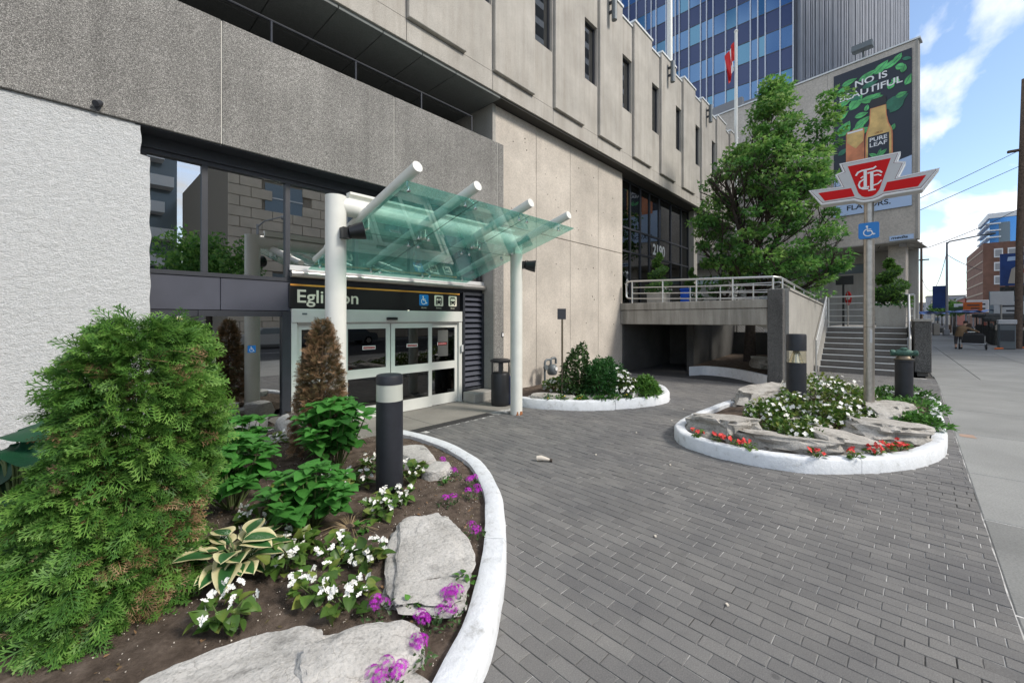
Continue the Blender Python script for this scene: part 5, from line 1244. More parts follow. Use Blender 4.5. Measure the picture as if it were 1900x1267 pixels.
lt.ribbon([(0.155,4.275),(0.12,4.30),(0.07,4.295)], 0.020, lo, EXW, EYW, 0.005).ribbon([(-0.075,4.31),(-0.10,4.29)], 0.018, lo, EXW, EYW, 0.005)
lt.ribbon([(-0.07,4.255),(-0.115,4.225),(-0.13,4.175),(-0.115,4.125),(-0.07,4.095),(-0.01,4.088)], 0.024, lo, EXW, EYW, 0.005)
lt.ribbon([(0.065,4.13),(0.12,4.145),(0.16,4.19)], 0.020, lo, EXW, EYW, 0.005)
lt.build('emblem_letters', 'sign_white', body)
ap_ = MB(); w_ = 0.135; rr = 0.03; pts = []
for qx, qy, a0 in ((w_-rr, w_-rr, 0), (-w_+rr, w_-rr, 90), (-w_+rr, -w_+rr, 180), (w_-rr, -w_+rr, 270)): pts += [(qx+rr*math.cos(math.radians(a0+t_)), qy+rr*math.sin(math.radians(a0+t_))) for t_ in (0, 30, 60, 90)]
apl = ap_.prism(pts, (PX-0.085, PY, 3.37), EXW, EYW, 0.05).build('access_plate', 'sign_blue', Q)
wheelchair(MB(), (PX-0.135, PY, 3.365), EXW, EYW, 0.22, 0.003).build('access_symbol', 'sign_white', apl)
def bollard(x, y, z0, r, top, ring, label, cone):
    t = thing('bollard', label, 'bollard', (x, y, z0), 'black lit bollards')
    MB().lathe((x,y,0), [(r,z0-0.1),(r,ring[0])], 32).build('post', 'bollard_paint', t, 30)
    ln = MB().lathe((x,y,0), [(r*0.985,ring[0]+0.001),(r*0.985,ring[1]-0.001)], 32).build('lens', 'lens_glass' if cone else 'lens_clear', t, 30)
    if cone: MB().lathe((x,y,0), [(r*0.8,ring[0]+0.004),(r*0.3,ring[1]-0.004)], 24).build('reflector_cone', 'reflector', ln, 30)
    MB().lathe((x,y,0), [(r*1.01,ring[1]),(r*1.01,top-0.03),(r*0.96,top-0.006),(r*0.85,top)], 32).build('cap', 'bollard_paint', t, 30)
bollard(2.14, 3.64, 0.15, 0.128, 1.315, (1.06, 1.222), 'black bollard with frosted ring among hydrangeas and white begonias', False)
bollard(8.67, 1.28, 0.15, 0.148, 1.60, (1.10, 1.31), 'black bollard with clear ring on the rocky island bed', True)
MB().cbox(8.50, 8.84, 1.11, 1.45, 0.1, 0.30, 0.02).build('footing', 'grey_concrete', [o for o in COL.objects if o.name.startswith('bollard')][-1])
sp_ = thing('standpipe', 'black post with weathered green twin hose connection at the island end', 'standpipe', (11.28, -0.11, 0.15))
MB().lathe((11.28,-0.11,0), [(0.138,0.05),(0.138,1.02),(0.15,1.03),(0.15,1.06)], 28).build('post', 'bollard_paint', sp_, 30)
MB().lathe((11.28,-0.11,0), [(0.15,1.062),(0.155,1.075),(0.12,1.09),(0.10,1.13)], 24).build('flange', 'bronze', sp_, True)
MB().lathe((11.28,-0.11,1.19), [(0.04,-0.205),(0.06,-0.195),(0.06,-0.15),(0.048,-0.13),(0.07,-0.07),(0.078,0.0),(0.07,0.07),(0.048,0.13),(0.06,0.15),(0.06,0.195),(0.04,0.205)], 18, (0.2,-1,0)).build('hose_connection', 'brass_green', sp_, True)
MB().lathe((11.28,-0.11,1.19), [(0.06,0.0),(0.06,0.09),(0.03,0.11)], 14, (0,0,1)).build('connection_cap', 'brass_green', sp_, True)

# ------------------------------------------------------------------ rocks
rock('boulder', 'large pale limestone boulder beside the curve of the white kerb', (1.78, 2.47, 0.155), (0.70, 0.36, 0.105), 0.98, 1, 'limestone', 'limestone boulders in the entrance bed', (0.03, 0.0), 5, 0.26, 0.5, 3.5)
rock('boulder', 'broad flat pale limestone boulder at the bottom edge of the bed', (0.44, 2.13, 0.15), (0.80, 0.40, 0.15), -0.48, 2, 'limestone', 'limestone boulders in the entrance bed', (-0.05, 0.0), 5, 0.28, 0.5, 3.0)
rock('boulder', 'pale limestone boulder behind the purple flowers at the bottom of the bed', (1.0, 1.93, 0.15), (0.36, 0.20, 0.18), -0.25, 3, 'limestone', 'limestone boulders in the entrance bed', (0.1, 0.1), 4, 0.22, 0.5)
rock('small_rock', 'thin white limestone sliver on the soil above the broad boulder', (0.70, 2.42, 0.17), (0.14, 0.04, 0.03), -0.55, 4, 'limestone', None, (0,0), 3)
rock('boulder', 'pale limestone boulder by the kerb behind the bollard', (2.80, 4.15, 0.2), (0.42, 0.24, 0.14), 1.2, 5, 'limestone', 'limestone boulders in the entrance bed', (0,0), 4, 0.25)
rock('boulder', 'pale limestone rock tucked at the kerb above purple flowers', (2.72, 3.66, 0.2), (0.22, 0.15, 0.10), 0.5, 6, 'limestone', 'limestone boulders in the entrance bed', (0,0), 4, 0.22)
rock('boulder', 'upright pale boulder against the dark glass door', (1.65, 6.55, 0.32), (0.30, 0.20, 0.24), 0.2, 7, 'limestone', 'limestone boulders in the entrance bed', (0,0), 4, 0.2)
rock('boulder', 'square pale boulder in front of the white door frame', (2.22, 6.55, 0.30), (0.26, 0.20, 0.20), 0.1, 8, 'limestone', 'limestone boulders in the entrance bed', (0,0), 4, 0.15, 0.62)
rock('boulder', 'low pale stone lying below the square boulder', (2.05, 6.1, 0.22), (0.34, 0.13, 0.08), -0.6, 9, 'limestone', 'limestone boulders in the entrance bed', (0,0), 4, 0.2)
gi = 'sandstone slabs in the island bed'
for lab, c, sz, rz, sd, tl in [
    ('layered grey rock at the driveway corner of the island bed', (6.75,1.95,0.22), (0.60,0.46,0.27), 1.0, 21, (0.05,0.12)),
    ('layered grey rock at the back of the island near the ramp', (9.9,2.05,0.26), (1.0,0.40,0.30), -0.15, 22, (0.05,0.0)),
    ('long flat grey slab along the front kerb of the island', (6.55,1.12,0.18), (0.34,0.66,0.20), 0.20, 23, (0.0,0.16)),
    ('grey slab rock behind the red begonias in the island', (7.0,0.52,0.20), (0.46,0.40,0.22), -0.5, 24, (0.1,0.1)),
    ('wide tan slab rock pointing at the island kerb corner', (8.1,0.10,0.24), (0.66,0.46,0.23), -0.45, 25, (0.0,0.10)),
    ('long tan slab rock between the steel pole and standpipe', (9.75,0.02,0.26), (1.0,0.34,0.24), -0.2, 26, (0.0,0.08)),
    ('grey rock slab behind the begonias at the far island end', (11.5,1.1,0.28), (1.0,0.35,0.22), -0.5, 27, (0.05,0.0)),
    ('grey rock slab in the middle of the island under the begonias', (7.75,1.0,0.22), (0.5,0.3,0.14), 0.3, 28, (0.0,0.1))]:
    rock('slab_rock', lab, c, sz, rz, sd, 'sandstone', gi, tl, 4, 0.24, 0.5, 5.0)
rock('small_rock', 'small rounded stone on the bare soil of the island', (6.95,1.45,0.20), (0.10,0.07,0.06), 0.4, 30, 'sandstone', None, (0,0), 3)
rock('small_rock', 'small grey stones at the foot of the rock by driveway corner', (6.28,2.05,0.18), (0.12,0.14,0.08), 0.4, 31, 'sandstone', None, (0,0), 3)
gp = 'flat rocks in the wall bed'
rock('slab_rock', 'flat grey rock at the kerb beside the white column', (6.95,5.45,0.20), (0.30,0.42,0.09), 0.6, 41, 'sandstone', gp, (0,0), 4, 0.22, 0.5, 4)
rock('slab_rock', 'rounded grey rock at the foot of the thin sign post', (7.16,5.05,0.19), (0.16,0.18,0.10), 0.6, 42, 'sandstone', gp, (0,0), 4, 0.15)
rock('slab_rock', 'long flat grey rock in front of the green wall-bed bushes', (7.72,4.62,0.20), (0.22,0.60,0.09), 0.75, 43, 'sandstone', gp, (0,0), 4, 0.22, 0.5, 4)
rock('slab_rock', 'grey rock between white begonias and pale green bush', (8.35,4.25,0.22), (0.2,0.28,0.14), 0.7, 44, 'sandstone', gp, (0,0), 4, 0.22, 0.5, 4)

# ------------------------------------------------------------------ plants in the entrance bed
def cedar_like(name, label, axis, prof, N, size, mat, seed, noise_amp, base, rr=(0.0, 0.6), droop=-0.1, tpl=None, group=None):
    t = thing(name, label, 'shrub', base, group)
    rng = np.random.default_rng(seed); h = rng.random(N)
    zs = np.array([p[0] for p in prof]); rs = np.array([p[1] for p in prof])
    z = zs[0] + (zs[-1]-zs[0])*h; r = np.interp(z, zs, rs)
    keep = rng.random(N) < (0.15 + 0.85*r/rs.max()); z, r = z[keep], r[keep]; N = len(z)
    a = rng.uniform(0, 2*math.pi, N)
    ax = np.array([np.interp(z, [q[2] for q in axis], [q[i] for q in axis]) for i in (0, 1)]).T
    d = np.stack([np.cos(a), np.sin(a)], 1)
    nz = np.array([0.7*mnoise.noise(Vector((d[i,0]*1.7+seed, d[i,1]*1.7, z[i]*3.2))) + 0.75*mnoise.noise(Vector((d[i,0]*4+seed, d[i,1]*4, z[i]*8))) for i in range(N)])
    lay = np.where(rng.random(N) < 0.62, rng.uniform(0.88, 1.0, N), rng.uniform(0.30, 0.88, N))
    rad = r*(1 + noise_amp*nz)*lay
    pos = np.concatenate([ax + d*rad[:,None], z[:,None]], 1)
    fwd = np.concatenate([d, np.full((N,1), droop)], 1) + 0.45*rng.normal(size=(N,3)); fwd[:,2] += 0.9*(z-zs.mean())/(zs[-1]-zs[0])
    up = np.array([0, 0, 1.0]) + 0.75*rng.normal(size=(N,3)) + 0.35*np.concatenate([d, np.zeros((N,1))], 1)
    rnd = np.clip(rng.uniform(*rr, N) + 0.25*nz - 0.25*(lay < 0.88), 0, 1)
    Rm = frames(fwd, up); sz = size*rng.uniform(0.55, 1.35, N); mk = rng.random(N) < 0.5
    Va, Fa, Aa = scatter(*cedar_spray(0.030), pos[mk], Rm[mk], sz[mk], rnd[mk]); Vb, Fb, Ab = scatter(*cedar_spray(0.040, 4, 0.75), pos[~mk], Rm[~mk], sz[~mk]*0.85, rnd[~mk])
    V_, F_, A_ = np.concatenate([Va, Vb]), np.concatenate([Fa, Fb+len(Va)]), np.concatenate([Aa, Ab])
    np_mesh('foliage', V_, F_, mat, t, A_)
    tr = MB().path([(ax_[0], ax_[1], ax_[2]) for ax_ in axis], [0.03*(1-0.85*i/(len(axis)-1)) for i in range(len(axis))], 8)
    for k in range(60):
        zz = rng.uniform(zs[0]+0.05, zs[-1]-0.1); aa = rng.uniform(0, 6.28); r_ = np.interp(zz, zs, rs)*0.85
        cx_ = np.interp(zz-0.12, [q[2] for q in axis], [q[0] for q in axis]); cy_ = np.interp(zz-0.12, [q[2] for q in axis], [q[1] for q in axis])
        tr.tube((cx_, cy_, zz-0.12), (cx_+r_*math.cos(aa), cy_+r_*math.sin(aa), zz+0.05), 0.009, 0.003, 5, False)
    tr.build('branches', 'twig', t)
    return t
cd = cedar_like('cedar_shrub', 'large bushy green cedar filling the corner of the bed', [(0.12,3.28,0.06),(0.15,3.52,0.45),(0.28,3.51,1.1),(0.34,3.47,1.85)],
           [(0.08,0.24),(0.22,0.34),(0.50,0.38),(0.9,0.35),(1.25,0.33),(1.5,0.31),(1.70,0.25),(1.83,0.12)], 8600, 0.122, 'cedar_leaf', 5, 0.45, (0.15, 3.4, 0.12))
rng = np.random.default_rng(55); N = 520                          # brown inner sprays and a dead patch low on one side
z = rng.uniform(0.2, 1.7, N); a = np.where(rng.random(N) < 0.45, rng.normal(-0.6, 0.35, N), rng.uniform(0, 6.28, N)); z = np.where((a < 0.4) & (a > -1.6), rng.uniform(0.2, 0.75, N), z)
ax_ = np.stack([np.interp(z, [.06,.45,1.1,1.95], [.12,.15,.29,.37]), np.interp(z, [.06,.45,1.1,1.95], [3.28,3.52,3.50,3.44])], 1)
r = np.interp(z, [.14,.3,.55,.9,1.25,1.6,1.93], [.26,.36,.38,.35,.33,.31,.12])*rng.uniform(0.7, 1.05, N); d = np.stack([np.cos(a), np.sin(a)], 1)
V_, F_, A_ = scatter(*cedar_spray(0.02), np.concatenate([ax_+d*r[:,None], z[:,None]], 1), frames(np.concatenate([d, np.zeros((N,1))], 1)+.5*rng.normal(size=(N,3)), np.array([0,0,1.0])+.8*rng.normal(size=(N,3))), rng.uniform(.08,.15,N), rng.uniform(.2,.8,N))
np_mesh('dead_sprays', V_, F_, 'dead_leaf', cd, A_)
cedar_like('dead_cedar', 'half-dead brown conical cedar in front of the sliding doors', [(2.07,5.12,0.2),(2.10,5.10,1.80)],
           [(0.3,0.25),(0.6,0.26),(1.0,0.23),(1.3,0.18),(1.6,0.11),(1.82,0.03)], 3600, 0.095, 'dead_leaf', 6, 0.25, (2.08, 5.11, 0.2), (-0.15, 0.62), 0.5)
LFH = [leaf_mesh('hydrangea_leaf%d' % k, ovate_leaf(6, 0.44, 0.20, dr, 0.85, 0.025, False, 0.66), 'hydrangea_leaf') for k, dr in enumerate((0.12, 0.25, 0.4))]
def hydrangea(label, c, H_, R_, nst, seed, lsize, me_list, name='hydrangea_bush'):
    t = thing(name, label, 'shrub', (c[0], c[1], c[2]), 'leafy hydrangeas in the entrance bed')
    rg = random.Random(seed); stems = MB(); cnt = 0
    for s in range(nst):
        a = 2*math.pi*s/nst + rg.uniform(-.4, .4); rr = R_*rg.uniform(0.15, 0.95); hh = H_*(1-0.45*(rr/R_)**2)*rg.uniform(0.85, 1.05)
        p0 = Vector(c) + Vector((0.04*math.cos(a), 0.04*math.sin(a), 0)); p2 = Vector(c) + Vector((rr*math.cos(a), rr*math.sin(a), hh))
        p1 = (p0+p2)/2 + Vector((rr*0.15*math.cos(a), rr*0.15*math.sin(a), 0.06))
        pts = [p0.lerp(p1, q)*(1-q)+p1.lerp(p2, q)*q for q in (0, .25, .5, .75, 1)]
        stems.path(pts, [0.008,0.007,0.006,0.005,0.003], 6)
        nn = 3 if hh > H_*0.6 else 2
        for k in range(nn):
            q = 1 - 0.26*k; p = p0.lerp(p1, q)*(1-q)+p1.lerp(p2, q)*q; a0 = rg.uniform(0, 3.14)
            for m_ in range(4 if k == 0 else 3):
                aa = a0 + m_*math.pi/2 + rg.uniform(-.3, .3) if k == 0 else a0 + m_*2.1 + rg.uniform(-.3, .3)
                f = Vector((math.cos(aa), math.sin(aa), rg.uniform(-0.05, 0.5) if k == 0 else rg.uniform(-0.35, 0.15)))
                place('leaf', rg.choice(me_list), t, p + f.normalized()*0.015, f, (rg.uniform(-.25,.25), rg.uniform(-.25,.25), 1), lsize*rg.uniform(0.6, 1.15)*(0.85 if k == 0 and m_ > 1 else 1)); cnt += 1
            if k == 0:
                for m_ in range(2):
                    aa = a0 + 0.7 + m_*math.pi; f = Vector((math.cos(aa), math.sin(aa), 1.1)); place('leaf', me_list[0], t, p, f, (0,0,1), lsize*0.42)
    stems.build('stems', 'stem_green', t, True)
    return t
hydrangea('green hydrangea bush between the bollard and the brown cedar', (1.98,4.50,0.18), 0.80, 0.44, 34, 31, 0.165, LFH)
hydrangea('green hydrangea bush in the middle of the bed before the bollard', (1.30,3.42,0.18), 0.50, 0.38, 30, 32, 0.128, LFH)
hydrangea('dark green hydrangea half hidden behind the large cedar', (0.98,4.30,0.18), 0.58, 0.40, 22, 33, 0.155, LFH)
hydrangea('low dark green hydrangea between cedar and door boulders', (1.25,5.35,0.18), 0.62, 0.42, 18, 34, 0.17, LFH)
LFB = [leaf_mesh('big_leaf%d' % k, ovate_leaf(6, 0.42, 0.15, dr, 0.8, 0.03, False, 0.6), 'bigleaf') for k, dr in enumerate((0.3, 0.5))]
t = thing('large_leaved_plant', 'plant with large glossy dark green leaves against the stucco wall', 'plant', (-0.32, 5.3, 0.18))
stm = MB(); rg = random.Random(5)
for k in range(34):
    a = rg.uniform(0, 6.28); hh = rg.uniform(0.12, 0.82); rr = rg.uniform(0.08, 0.42)
    p = Vector((-0.30+rr*math.cos(a), 5.2+rr*math.sin(a), 0.18+hh)); stm.path([(-0.30,5.2,0.18),(-0.30+rr*0.4*math.cos(a),5.2+rr*0.4*math.sin(a),0.18+hh*0.7),p], [.012,.009,.006], 6)
    place('leaf', rg.choice(LFB), t, p, (math.cos(a)*0.9+rg.uniform(-.2,.5), math.sin(a)*0.3-0.2, rg.uniform(-.7, .1)), (rg.uniform(-.3,.3), -0.9+rg.uniform(-.3,.3), 0.7), rg.uniform(0.28, 0.44))
stm.build('stems', 'stem_green', t, True)
# hosta
LHO = [leaf_mesh('hosta_leaf%d' % k, ovate_leaf(7, wd_, 0.24, dr, 0.75, 0.02, True, 0.66), 'hosta_leaf') for k, (dr, wd_) in enumerate(((0.15, .43), (0.32, .42), (0.55, .40)))]
t = thing('variegated_hosta', 'hosta with cream-edged green leaves beside the large cedar', 'plant', (0.72, 3.18, 0.17))
rg = random.Random(8); stm = MB(); HC = Vector((0.74, 3.16, 0.17))
for k in range(29):
    a = -0.9 + 2*math.pi*k/14.5 + rg.uniform(-.2, .2); L = rg.uniform(0.15, 0.21); rr = rg.uniform(0.05, 0.15); hh = rg.uniform(0.07, 0.20) if k % 3 else rg.uniform(0.17, 0.26)
    p = HC + Vector((rr*math.cos(a), rr*math.sin(a), hh)); stm.path([HC, HC + Vector((rr*.35*math.cos(a), rr*.35*math.sin(a), hh*0.75)), p], [.007,.006,.004], 6)
    place('leaf', LHO[k % 3], t, p, (math.cos(a), math.sin(a), rg.uniform(0.05, 0.5)), (rg.uniform(-.35,.35), rg.uniform(-.35,.35), 1), L)
stm.build('stems', 'stem_green', t, True)
# white begonias: leaves and two-petal blossoms
PET = [(0,0,0),(0.5,0.55,0.18),(1.0,0.0,0.10),(0.5,-0.55,0.18)]
def blossom_mesh(name, mat, np_=4):
    V=[]; F=[]
    for k in range(np_):
        a = 2*math.pi*k/np_; L = 1.0 if k % 2 == 0 else 0.7; n = len(V)
        for x, y, z in PET: V.append((L*(x*math.cos(a)-y*0.8*math.sin(a)), L*(x*math.sin(a)+y*0.8*math.cos(a)), z))
        F.append((n, n+1, n+2, n+3))
    me = bpy.data.meshes.new(name); me.from_pydata(V, [], F); me.materials.append(M[mat]); return me
BLW = blossom_mesh('blossom', 'petal_white'); BLR = blossom_mesh('red_blossom', 'petal_red')
TBE = ovate_leaf(4, 0.42, 0.3, 0.25, 0.8, 0.02, False, 0.6)
def begonia(label, x, y, z, R_, nl, nb, seed, bl=BLW, bs=0.026, ls=0.075, H_=0.10, mat='begonia_leaf', grp='white begonias in the entrance bed', name='white_begonia'):
    t = thing(name, label, 'flower', (x, y, z), grp); rng = np.random.default_rng(seed)
    a = rng.uniform(0, 6.28, nl); r = R_*np.sqrt(rng.random(nl))*0.8; h = H_*rng.uniform(0.15, 1.0, nl)
    pos = np.stack([x+r*np.cos(a), y+r*np.sin(a), z+h], 1); fwd = np.stack([np.cos(a), np.sin(a), rng.uniform(-.3, .7, nl)], 1) + 0.4*rng.normal(size=(nl,3))
    V_, F_, A_ = scatter(*TBE, pos, frames(fwd, np.array([0,0,1.0])+0.4*rng.normal(size=(nl,3))), ls*rng.uniform(0.7, 1.3, nl), rng.uniform(0, 0.8, nl))
    np_mesh('leaves', V_, F_, mat, t, A_, smooth=True)
    s = MB()
    for k in range(7): s.path([(x, y, z-0.02), (x+R_*0.6*math.cos(k), y+R_*0.6*math.sin(k), z+H_*0.7)], [.005,.003], 5)
    s.build('stems', 'stem_green', t)
    for k in range(nb):
        aa = rng.uniform(0, 6.28); rr = R_*math.sqrt(rng.random())
        p = (x+rr*math.cos(aa), y+rr*math.sin(aa), z+H_*rng.uniform(0.75, 1.35))
        for m_ in range(2):
            d = rng.normal(size=3)*0.5 + np.array([-0.4, -0.4, 0.7])
            place('blossom', bl, t, (p[0]+rng.uniform(-.018,.018)*m_, p[1]+rng.uniform(-.018,.018)*m_, p[2]+rng.uniform(-.02,.02)*m_), np.cross(d, rng.normal(size=3)), d, bs*rng.uniform(0.7, 1.2))
    return t
for i, (lab, x, y, R_, nb) in enumerate([
    ('white begonia just beyond the hosta leaf tips', 0.98, 2.98, 0.11, 6), ('white begonia clump in the middle of open soil', 1.02, 2.62, 0.12, 7), ('white begonia nearest the broad boulder', 1.10, 2.36, 0.13, 9),
    ('white begonia beside the purple flowers and big boulder', 1.36, 2.62, 0.12, 8), ('white begonia in front of the hosta by the cedar', 0.58, 2.72, 0.13, 9), ('white begonia between bollard and big boulder', 1.82, 3.22, 0.13, 8),
    ('white begonia at the kerb side of the bollard', 2.42, 3.72, 0.15, 7), ('white begonia below the square door boulder', 1.80, 6.05, 0.20, 9), ('white begonia behind the middle hydrangea', 1.38, 4.05, 0.16, 8),
    ('white begonia at the foot of the bollard', 2.02, 3.34, 0.13, 8), ('white begonia under the hydrangea by the cedar', 1.05, 3.85, 0.14, 7), ('white begonia between the two larger hydrangeas', 1.62, 4.05, 0.14, 7),
    ('white begonia directly above the hosta', 0.92, 3.42, 0.10, 5), ('white begonia beside the bollard on the hydrangea side', 1.95, 3.95, 0.14, 7), ('white begonia between the hosta and the hydrangea stems', 1.12, 3.18, 0.11, 6), ('white begonia by the kerb rock and bollard', 2.30, 4.25, 0.14, 6), ('white begonia beside the upright door boulder', 1.45, 5.9, 0.18, 8), ('white begonia halfway between hosta and big boulder', 1.25, 2.88, 0.11, 6)]):
    begonia(lab, x, y, 0.17, R_*1.2, 38, int(nb*1.5), 100+i, ls=0.080+0.02*(R_ > .14), bs=0.025, H_=0.13)
# purple verbenas
def verbena(label, x, y, z, heads, seed, spread=0.05):
    t = thing('purple_verbena', label, 'flower', (x, y, z), 'purple verbenas along the kerb'); rng = np.random.default_rng(seed)
    N = 46; a = rng.uniform(0, 6.28, N); r = 0.09*np.sqrt(rng.random(N)); pos = np.stack([x+r*np.cos(a), y+r*np.sin(a), z+rng.uniform(0.0, 0.05, N)], 1)
    V_, F_, A_ = scatter(*simple_leaf(0.28), pos, frames(rng.normal(size=(N,3))+[0,0,.4], np.array([0,0,1.0])+.4*rng.normal(size=(N,3))), rng.uniform(.02,.04,N), rng.uniform(.2,.8,N)); np_mesh('leaves', V_, F_, 'bush_dark', t, A_)
    TV=[(0,0,0.1)]; TA=[1.0]; TF=[]
    for k in range(5):
        aa = 2*math.pi*k/5
        for dl, L in ((-0.42, 0.95), (0.42, 0.95)): TV.append((L*math.cos(aa+dl), L*math.sin(aa+dl), 0.25)); TA.append(0.1)
        TV.append((0.3*math.cos(aa), 0.3*math.sin(aa), 0.1)); TA.append(0.55)
    for k in range(5): b0 = 1+k*3; TF.append((0, b0, b0+2, b0+1)); 
    TF = [(0, 1+k*3, 2+k*3, 0) for k in range(0)] + [(0, 1+k*3, 3+k*3, 2+k*3) for k in range(5)]
    for hd in range(heads):
        c = np.array([x, y, z+0.06]) + np.array([rng.uniform(-spread, spread), rng.uniform(-spread, spread), rng.uniform(0, 0.03)])
        N = 26; d = rng.normal(size=(N,3)); d[:,2] = np.abs(d[:,2])+0.15; d /= np.linalg.norm(d, axis=1, keepdims=True)
        pos = c + d*[0.036, 0.036, 0.028]
        V_, F_, A_ = scatter(TV, TF, TA, pos, frames(np.cross(d, rng.normal(size=(N,3))), d), rng.uniform(.012,.017,N), np.zeros(N))
        np_mesh('flower_head', V_, F_, 'verbena', t, A_)
for i, (lab, x, y, h_, sp2) in enumerate([('purple verbena left of the big boulder foot', 1.20,2.17,3,.03), ('bright purple verbena at the kerb side of the big boulder', 1.58,1.95,5,.06), ('purple verbena between boulder and lower kerb', 1.33,1.88,3,.05), ('purple verbena with leafy base close to the lower kerb', 1.17,1.74,3,.04),
      ('purple verbena at the very bottom of the bed', 0.99,1.70,5,.06), ('purple verbena above the big boulder tip', 2.34,2.98,3,.05), ('purple verbena against the kerb curve', 2.62,2.96,4,.07), ('purple verbena below the rock at the kerb', 2.80,3.46,2,.04), ('purple verbena farthest along the kerb', 2.92,3.80,2,.04), ('purple verbena between the lower kerb and the bright clump', 1.46,1.84,3,.05), ('purple verbena midway along the kerb beside the big boulder', 2.16,2.42,3,.05), ('purple verbena on the kerb curve past the big boulder', 2.80,3.18,3,.05)]):
    verbena(lab, x, y, 0.155, h_, 200+i, sp2)
# small weeds
for i, (lab, x, y) in enumerate([('small bright weed by the kerb and purple flowers', 1.72,2.02), ('small green seedling in the soil before the hydrangea', 1.60,3.12), ('green seedling beside the rock at kerb', 2.62,3.4), ('seedling at the foot of the big boulder', 1.35,2.06)]):
    begonia(lab, x, y, 0.155, 0.05, 14, 0, 300+i, ls=0.05, H_=0.07, mat='ivy_leaf', grp='small weeds in the entrance bed', name='weed')
# dry grass tuft
t = MB()
for k in range(40):
    a = RNG.uniform(0, 6.28); t.path([(1.55,3.25,0.16),(1.55+.12*math.cos(a),3.25+.12*math.sin(a),0.20),(1.55+.26*math.cos(a),3.25+.26*math.sin(a),0.175)], [.002,.0018,.001], 4, False)
tag(t.build('dry_grass', 'dry_straw', loc=(1.55,3.25,.15)), 'tuft of dry straw-coloured grass before the bollard', 'grass')

# ------------------------------------------------------------------ plants in the other beds
def mound(name, label, c, R_, H_, nl, tpl, mat, ls, seed, nb=0, bl='petal_white', bs=0.05, grp=None, cat='shrub', squash=1.0, up=0.3):
    t = thing(name, label, cat, (c[0], c[1], c[2]-0.05), grp); rng = np.random.default_rng(seed)
    d = rng.normal(size=(nl,3)); d[:,2] = np.abs(d[:,2]); d /= np.linalg.norm(d, axis=1, keepdims=True)
    nz = np.array([mnoise.noise(Vector((q[0]*2+seed, q[1]*2, q[2]*2))) for q in d])
    rad = (1+0.35*nz)*np.where(rng.random(nl) < .75, rng.uniform(.85,1,nl), rng.uniform(.4,.85,nl))
    pos = np.array(c) + d*rad[:,None]*[R_, R_*squash, H_]
    V_, F_, A_ = scatter(*tpl, pos, frames(d+0.6*rng.normal(size=(nl,3))+[0,0,up], np.array([0,0,1.0])+.5*rng.normal(size=(nl,3))), ls*rng.uniform(.7,1.3,nl), np.clip(rng.uniform(0,.9,nl)+.2*nz, 0, 1))
    np_mesh('foliage', V_, F_, mat, t, A_)
    s = MB()
    for k in range(10): s.path([(c[0], c[1], c[2]-0.06), (c[0]+R_*.7*math.cos(k*.7), c[1]+R_*squash*.7*math.sin(k*.7), c[2]+H_*.6)], [.010,.004], 5)
    s.build('stems', 'twig', t)
    if nb:
        d = rng.normal(size=(nb,3)); d[:,2] = np.abs(d[:,2])+.1; d /= np.linalg.norm(d, axis=1, keepdims=True)
        pos = np.array(c) + d*[R_*1.05, R_*squash*1.05, H_*1.12]*rng.uniform(.85,1.1,(nb,1))
        TV=[]; TF=[]
        for k in range(4):
            a = math.pi/2*k; n = len(TV)
            for x, y, z in PET: TV.append((x*math.cos(a)-y*.8*math.sin(a), x*math.sin(a)+y*.8*math.cos(a), z))
            TF.append((n,n+1,n+2,n+3))
        V_, F_, A_ = scatter(TV, TF, [0]*len(TV), pos, frames(np.cross(d, rng.normal(size=(nb,3))), d+.4*rng.normal(size=(nb,3))), bs*rng.uniform(.7,1.2,nb), np.zeros(nb))
        np_mesh('blossoms', V_, F_, bl, t, A_, kind='stuff')
    return t
gw = 'white begonias on the island bed'
for i, (lab, c, R_, H_, nb) in enumerate([
    ('white begonia mound by the driveway side of the island bollard', (7.75,1.52,0.2), 0.34, 0.32, 60), ('white begonia mound right before the island bollard', (8.25,1.25,0.2), 0.36, 0.38, 70), ('tall white begonia mound behind the island bollard', (10.1,1.05,0.2), 0.75, 0.52, 230),
    ('white begonia mound between bollard and steel pole', (8.1,0.70,0.2), 0.34, 0.32, 75), ('white begonia mound near the front island kerb', (6.78,0.95,0.18), 0.26, 0.22, 50), ('small white begonia clump in the island centre', (7.45,0.92,0.2), 0.20, 0.18, 25), ('white begonia mound at the base of the steel pole', (8.95,0.52,0.2), 0.32, 0.26, 55), ('white begonia clump behind the long island slab', (7.1,1.25,0.2), 0.2, 0.16, 18)]):
    mound('white_begonia', lab, c, R_, H_, int(500*R_/0.3), ovate_leaf(2, .4, .3, .25, .8, 0, False, .6), 'begonia_leaf', 0.075, 400+i, nb, 'petal_white', 0.035, gw, 'flower')
for i, (lab, c, R_, H_) in enumerate([('green ground cover beside the steel pole foot', (9.35,0.12,0.2), 0.30, 0.14), ('green ground cover around the standpipe foot', (10.6,-0.22,0.2), 0.45, 0.16), ('green ground cover along the far island kerb', (9.0,-0.30,0.2), 0.28, 0.14), ('green ground cover behind the steel pole', (11.3,0.45,0.2), 0.5, 0.2), ('green ground cover at the island end by the stairs', (12.1,-0.1,0.2), 0.5, 0.2)]):
    mound('ground_cover', lab, c, R_, H_, 420, ovate_leaf(2, .3, .2, .25, .8, 0, False, .6), 'ivy_leaf', 0.085, 430+i, 0, grp='green ground cover on the island', cat='plant')
